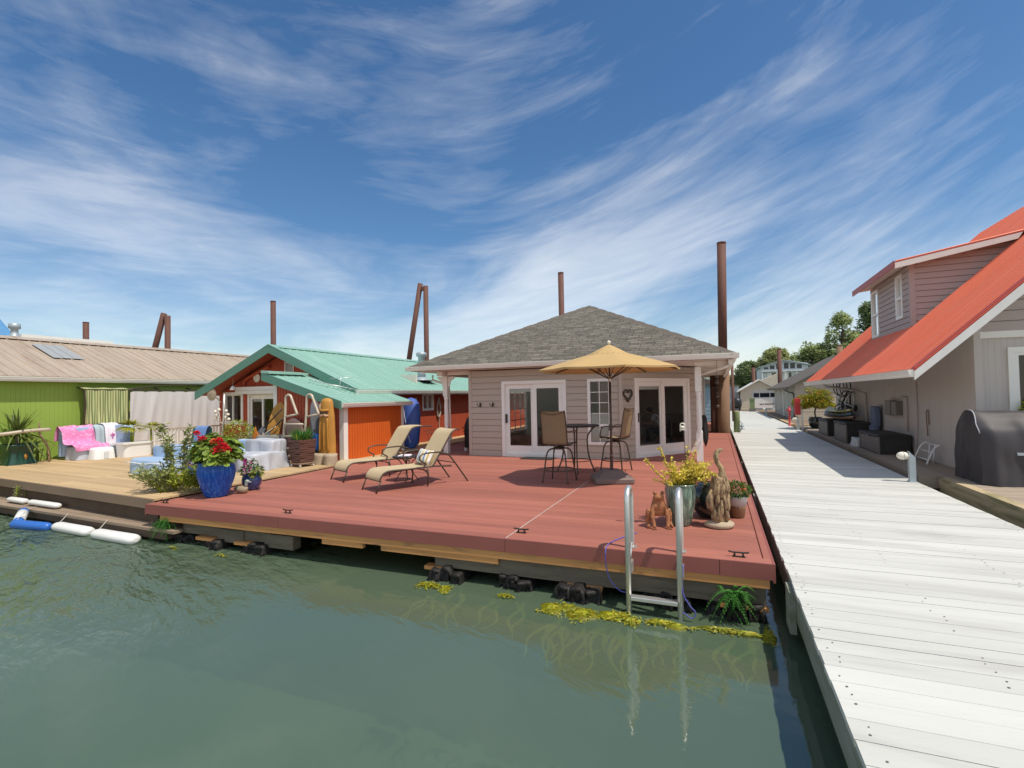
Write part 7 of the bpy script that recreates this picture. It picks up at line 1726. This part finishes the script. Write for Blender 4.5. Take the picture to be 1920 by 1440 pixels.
# maple in a pot on its own float
b = MB(); planks(b,3.75,5.6,25.55,28.6,.58,.14,.035,'y',.006); b.box(3.7,5.6,25.55,28.6,-.1,.54); struct(b.build('walkway','walk_board'))
t = thing('maple_tree','dwarf maple with orange tinged green leaves in a dark glazed pot','tree',(4.25,27.2,.58)); c = (4.25,27.2,.583)
B = MB(); B.lathe([(.18,0),(.25,.1),(.31,.28),(.30,.42),(.26,.5),(.29,.53),(.25,.54)],c,24); B.build('pot','glaze_black',t)
B = MB(); B.tube(smooth_path([(4.25,27.2,1.1),(4.22,27.18,1.35),(4.3,27.2,1.6)],4),[.035]*8+[.025],7)
for k in range(9): a = k*.7; B.tube(smooth_path([(4.28,27.2,1.5),(4.27+.35*math.cos(a),27.2+.35*math.sin(a),1.72+.1*math.sin(k*2)),(4.27+.72*math.cos(a),27.2+.72*math.sin(a),1.85+.15*math.cos(k*3))],4),[.02]*8+[.006],5)
B.build('trunk','bark',t)
B = MB()
for k in range(46):
    a = g.uniform(0,6.28); r_ = .74*math.sqrt(g.uniform(.02,1)); z = 1.62+g.uniform(.0,.80)*(1-.62*(r_/.74)**2); B.cloud((4.25+r_*math.cos(a),27.2+r_*math.sin(a),z),(.25,.25,.12),150,.085,.05,g,.6,.15)
B.build('crown','leaf_maple',t)
# far clutter by the garage
t = thing('smoker_grill','black smoker grill beside the cream garage','grill',(1.75,52.8,dz)); B = MB(); B.lathe([(.3,.3),(.42,.5),(.45,.9),(.40,1.15),(.2,1.3),(.05,1.35)],(1.78,53.2,.5),14); B.build('bowl','bike_black',t)
for x in (1.55,2.0): B = MB(); B.box(x-.04,x+.04,53.1,53.2,.5,.95); B.build('leg','bike_black',t)
sv = thing('shed','small dark grey shed between the big pile and the cream garage','shed',(1.6,60,.5)); B = MB(); B.box(.9,2.25,60,62,.4,3.0); B.build('wall','far_grey',sv); B = MB(); B.prism([(.8,59.8,3.0),(2.35,59.8,3.0),(2.35,59.8,3.1),(.8,59.8,3.25)],(0,2.4,0)); B.build('roof','roof_brown',sv)
fl = struct((lambda b_: (b_.box(-2,6.6,53.0,66,.1,.45),b_.box(-2,6.6,52.9,53.0,.12,.46),b_.build('far_walkway','brown_board'))[2])(MB()))
bb = struct((lambda b_: (b_.box(-9,-.1,31.5,44,.1,.5),b_.build('far_deck','red_board'))[1])(MB()))
# piles
def pile(name,label,segs,mat='rust',group=None):
    t = thing(name,label,'pile',(segs[0][0][0],segs[0][0][1],0),0,group)
    for a,b_,r_,m_ in segs: B = MB(); B.tube([a,b_],r_,18); B.build('pile_shaft' if m_ == mat else 'weathered_length',m_,t)
    B = MB(); a,b_,r_,m_ = segs[-1]; d = (Vector(b_)-Vector(a)).normalized(); B.tube([Vector(b_)-d*.02,Vector(b_)+d*.05],[r_*1.06,r_*1.02],18); B.build('cap','rust',t); return t
pile('steel_pile','tall rusty steel pile beside the dock at the right eave of the taupe house',[((.24,23.75,-1.5),(.285,23.75,3.2),.255,'rust_dusty'),((.285,23.75,3.2),(.36,23.75,8.80),.185,'rust')])
pile('steel_pile','short dark pile close against the left side of the tall dock pile',[((-.12,24.1,-1.5),(-.10,24.1,3.05),.16,'rust')])
pile('steel_pile','thin rusty pile rising behind the peak of the grey shingle roof',[((-8.30,28.6,-1),(-8.32,28.6,9.5),.165,'rust')])
pile('steel_pile','lone slim rusty pile rising above the green cabin ridge',[((-32.36,30,-1),(-32.36,30,10.15),.20,'rust')])
pile('steel_pile','short rusty pile farthest left behind the tan roof',[((-56.4,30,-1),(-56.55,30,10.2),.25,'rust')])
for px_,xa,ya,top,lean_b,r_,lab in ((0,-17.15,28,9.5,(-18.9,28.0,2.6),.16,'pair of rusty piles, one leaning on the other, behind the green cabin roof'),(1,-38.8,26,8.95,(-41.6,26,3.2),.20,'pair of rusty piles, one leaning, behind the tan roof')):
    t = thing('braced_pile',lab,'pile',(xa,ya,0)); B = MB(); B.tube([(xa,ya,-1),(xa,ya,top)],r_,16); B.build('pile_shaft','rust',t); B = MB(); B.tube([lean_b,(xa-.38,ya-.02,top+.2)],r_*1.05,16); B.build('leaning_shaft','rust',t); B = MB(); B.box(xa-.5,xa+.1,ya-.12,ya+.10,top-.28,top-.05); B.build('tie_plate','rust',t)
pile('steel_pile','dark rusty pile in front of the pale clubhouse',[((5.6,54,-1),(5.6,54,6.35),.19,'rust')])
pile('steel_pile','dark slim pile left of the pale clubhouse',[((3.72,60,-1),(3.72,60,4.95),.19,'rust')])
pile('steel_pile','short rusty pile behind the red roof eave at right',[((8.76,45,-1),(8.76,45,5.72),.2,'rust_dusty')])
pile('steel_pile','dark thin pile just right of the thick pile, far along the dock',[((.93,34,-1),(.93,34,3.95),.08,'rust')])
# trees on the bank
def tree(name,label,c,h,w_,mat,seed,kind='round',n=8400,L=.55):
    t = thing(name,label,'tree',c,0,'trees on the far bank'); gg = random.Random(seed); B = MB(); B.tube(smooth_path([(c[0],c[1],c[2]-.5),(c[0]+.1,c[1],c[2]+h*.3),(c[0],c[1],c[2]+h*.8)],4),[.035*h]*4+[.028*h]*4+[.006*h],8)
    for k in range(9): a = gg.uniform(0,6.28); z = gg.uniform(.25,.7); B.tube([(c[0],c[1],c[2]+h*z),(c[0]+w_*.38*math.cos(a),c[1]+w_*.38*math.sin(a),c[2]+h*(z+.14))],[.012*h,.004*h],5)
    B.build('trunk','bark',t); B = MB(); m_ = 70 if kind != 'poplar' else 84
    for k in range(m_):
        z = gg.uniform(.14,1.0); 
        if kind == 'poplar': e = .50*math.sin(math.pi*min(1,(z*.86+.10)))**.75
        elif kind == 'cone': e = .55*(1.02-z)**.75
        else: e = .52*math.sqrt(max(.03,1-((z-.52)/.52)**2))
        a = gg.uniform(0,6.28); r_ = w_*e*math.sqrt(gg.uniform(.15,1)); s_ = w_*gg.uniform(.10,.18)
        B.cloud((c[0]+r_*math.cos(a),c[1]+r_*math.sin(a),c[2]+h*z*.95),(s_,s_,s_*gg.uniform(.6,.95)),n//m_,L*gg.uniform(.8,1.2),L*.55,gg,.6)
    B.build('crown',mat,t); return t
tree('broadleaf_tree','pale green rounded tree right behind the pale clubhouse',(10.9,112,1.5),9.4,5.2,'tree_pale',1)
tree('broadleaf_tree','broad mid green tree between the clubhouse and the tall poplar',(17.3,113,1.5),9.8,7.4,'tree_mid',2)
tree('poplar_tree','tall narrow poplar like tree, tallest clear of the red roof',(22.4,112,1.5),15.8,6.2,'tree_mid',3,'poplar')
tree('evergreen_tree','dark dense tree partly hidden by the dormer of the red roofed house',(27.2,114,1.5),17.4,7.6,'tree_dark',4,'cone')
tree('broadleaf_tree','dark rounded tree left of the clubhouse, behind a thin pile',(6.2,116,1.0),7.6,4.8,'tree_dark',5)
tree('broadleaf_tree','low pale tree leftmost on the far bank',(3.2,118,1.0),4.6,3.6,'tree_pale',6)
tree('broadleaf_tree','small mid green tree between the broad tree and the poplar',(20.0,118,1.5),8.2,5.5,'tree_mid',8)
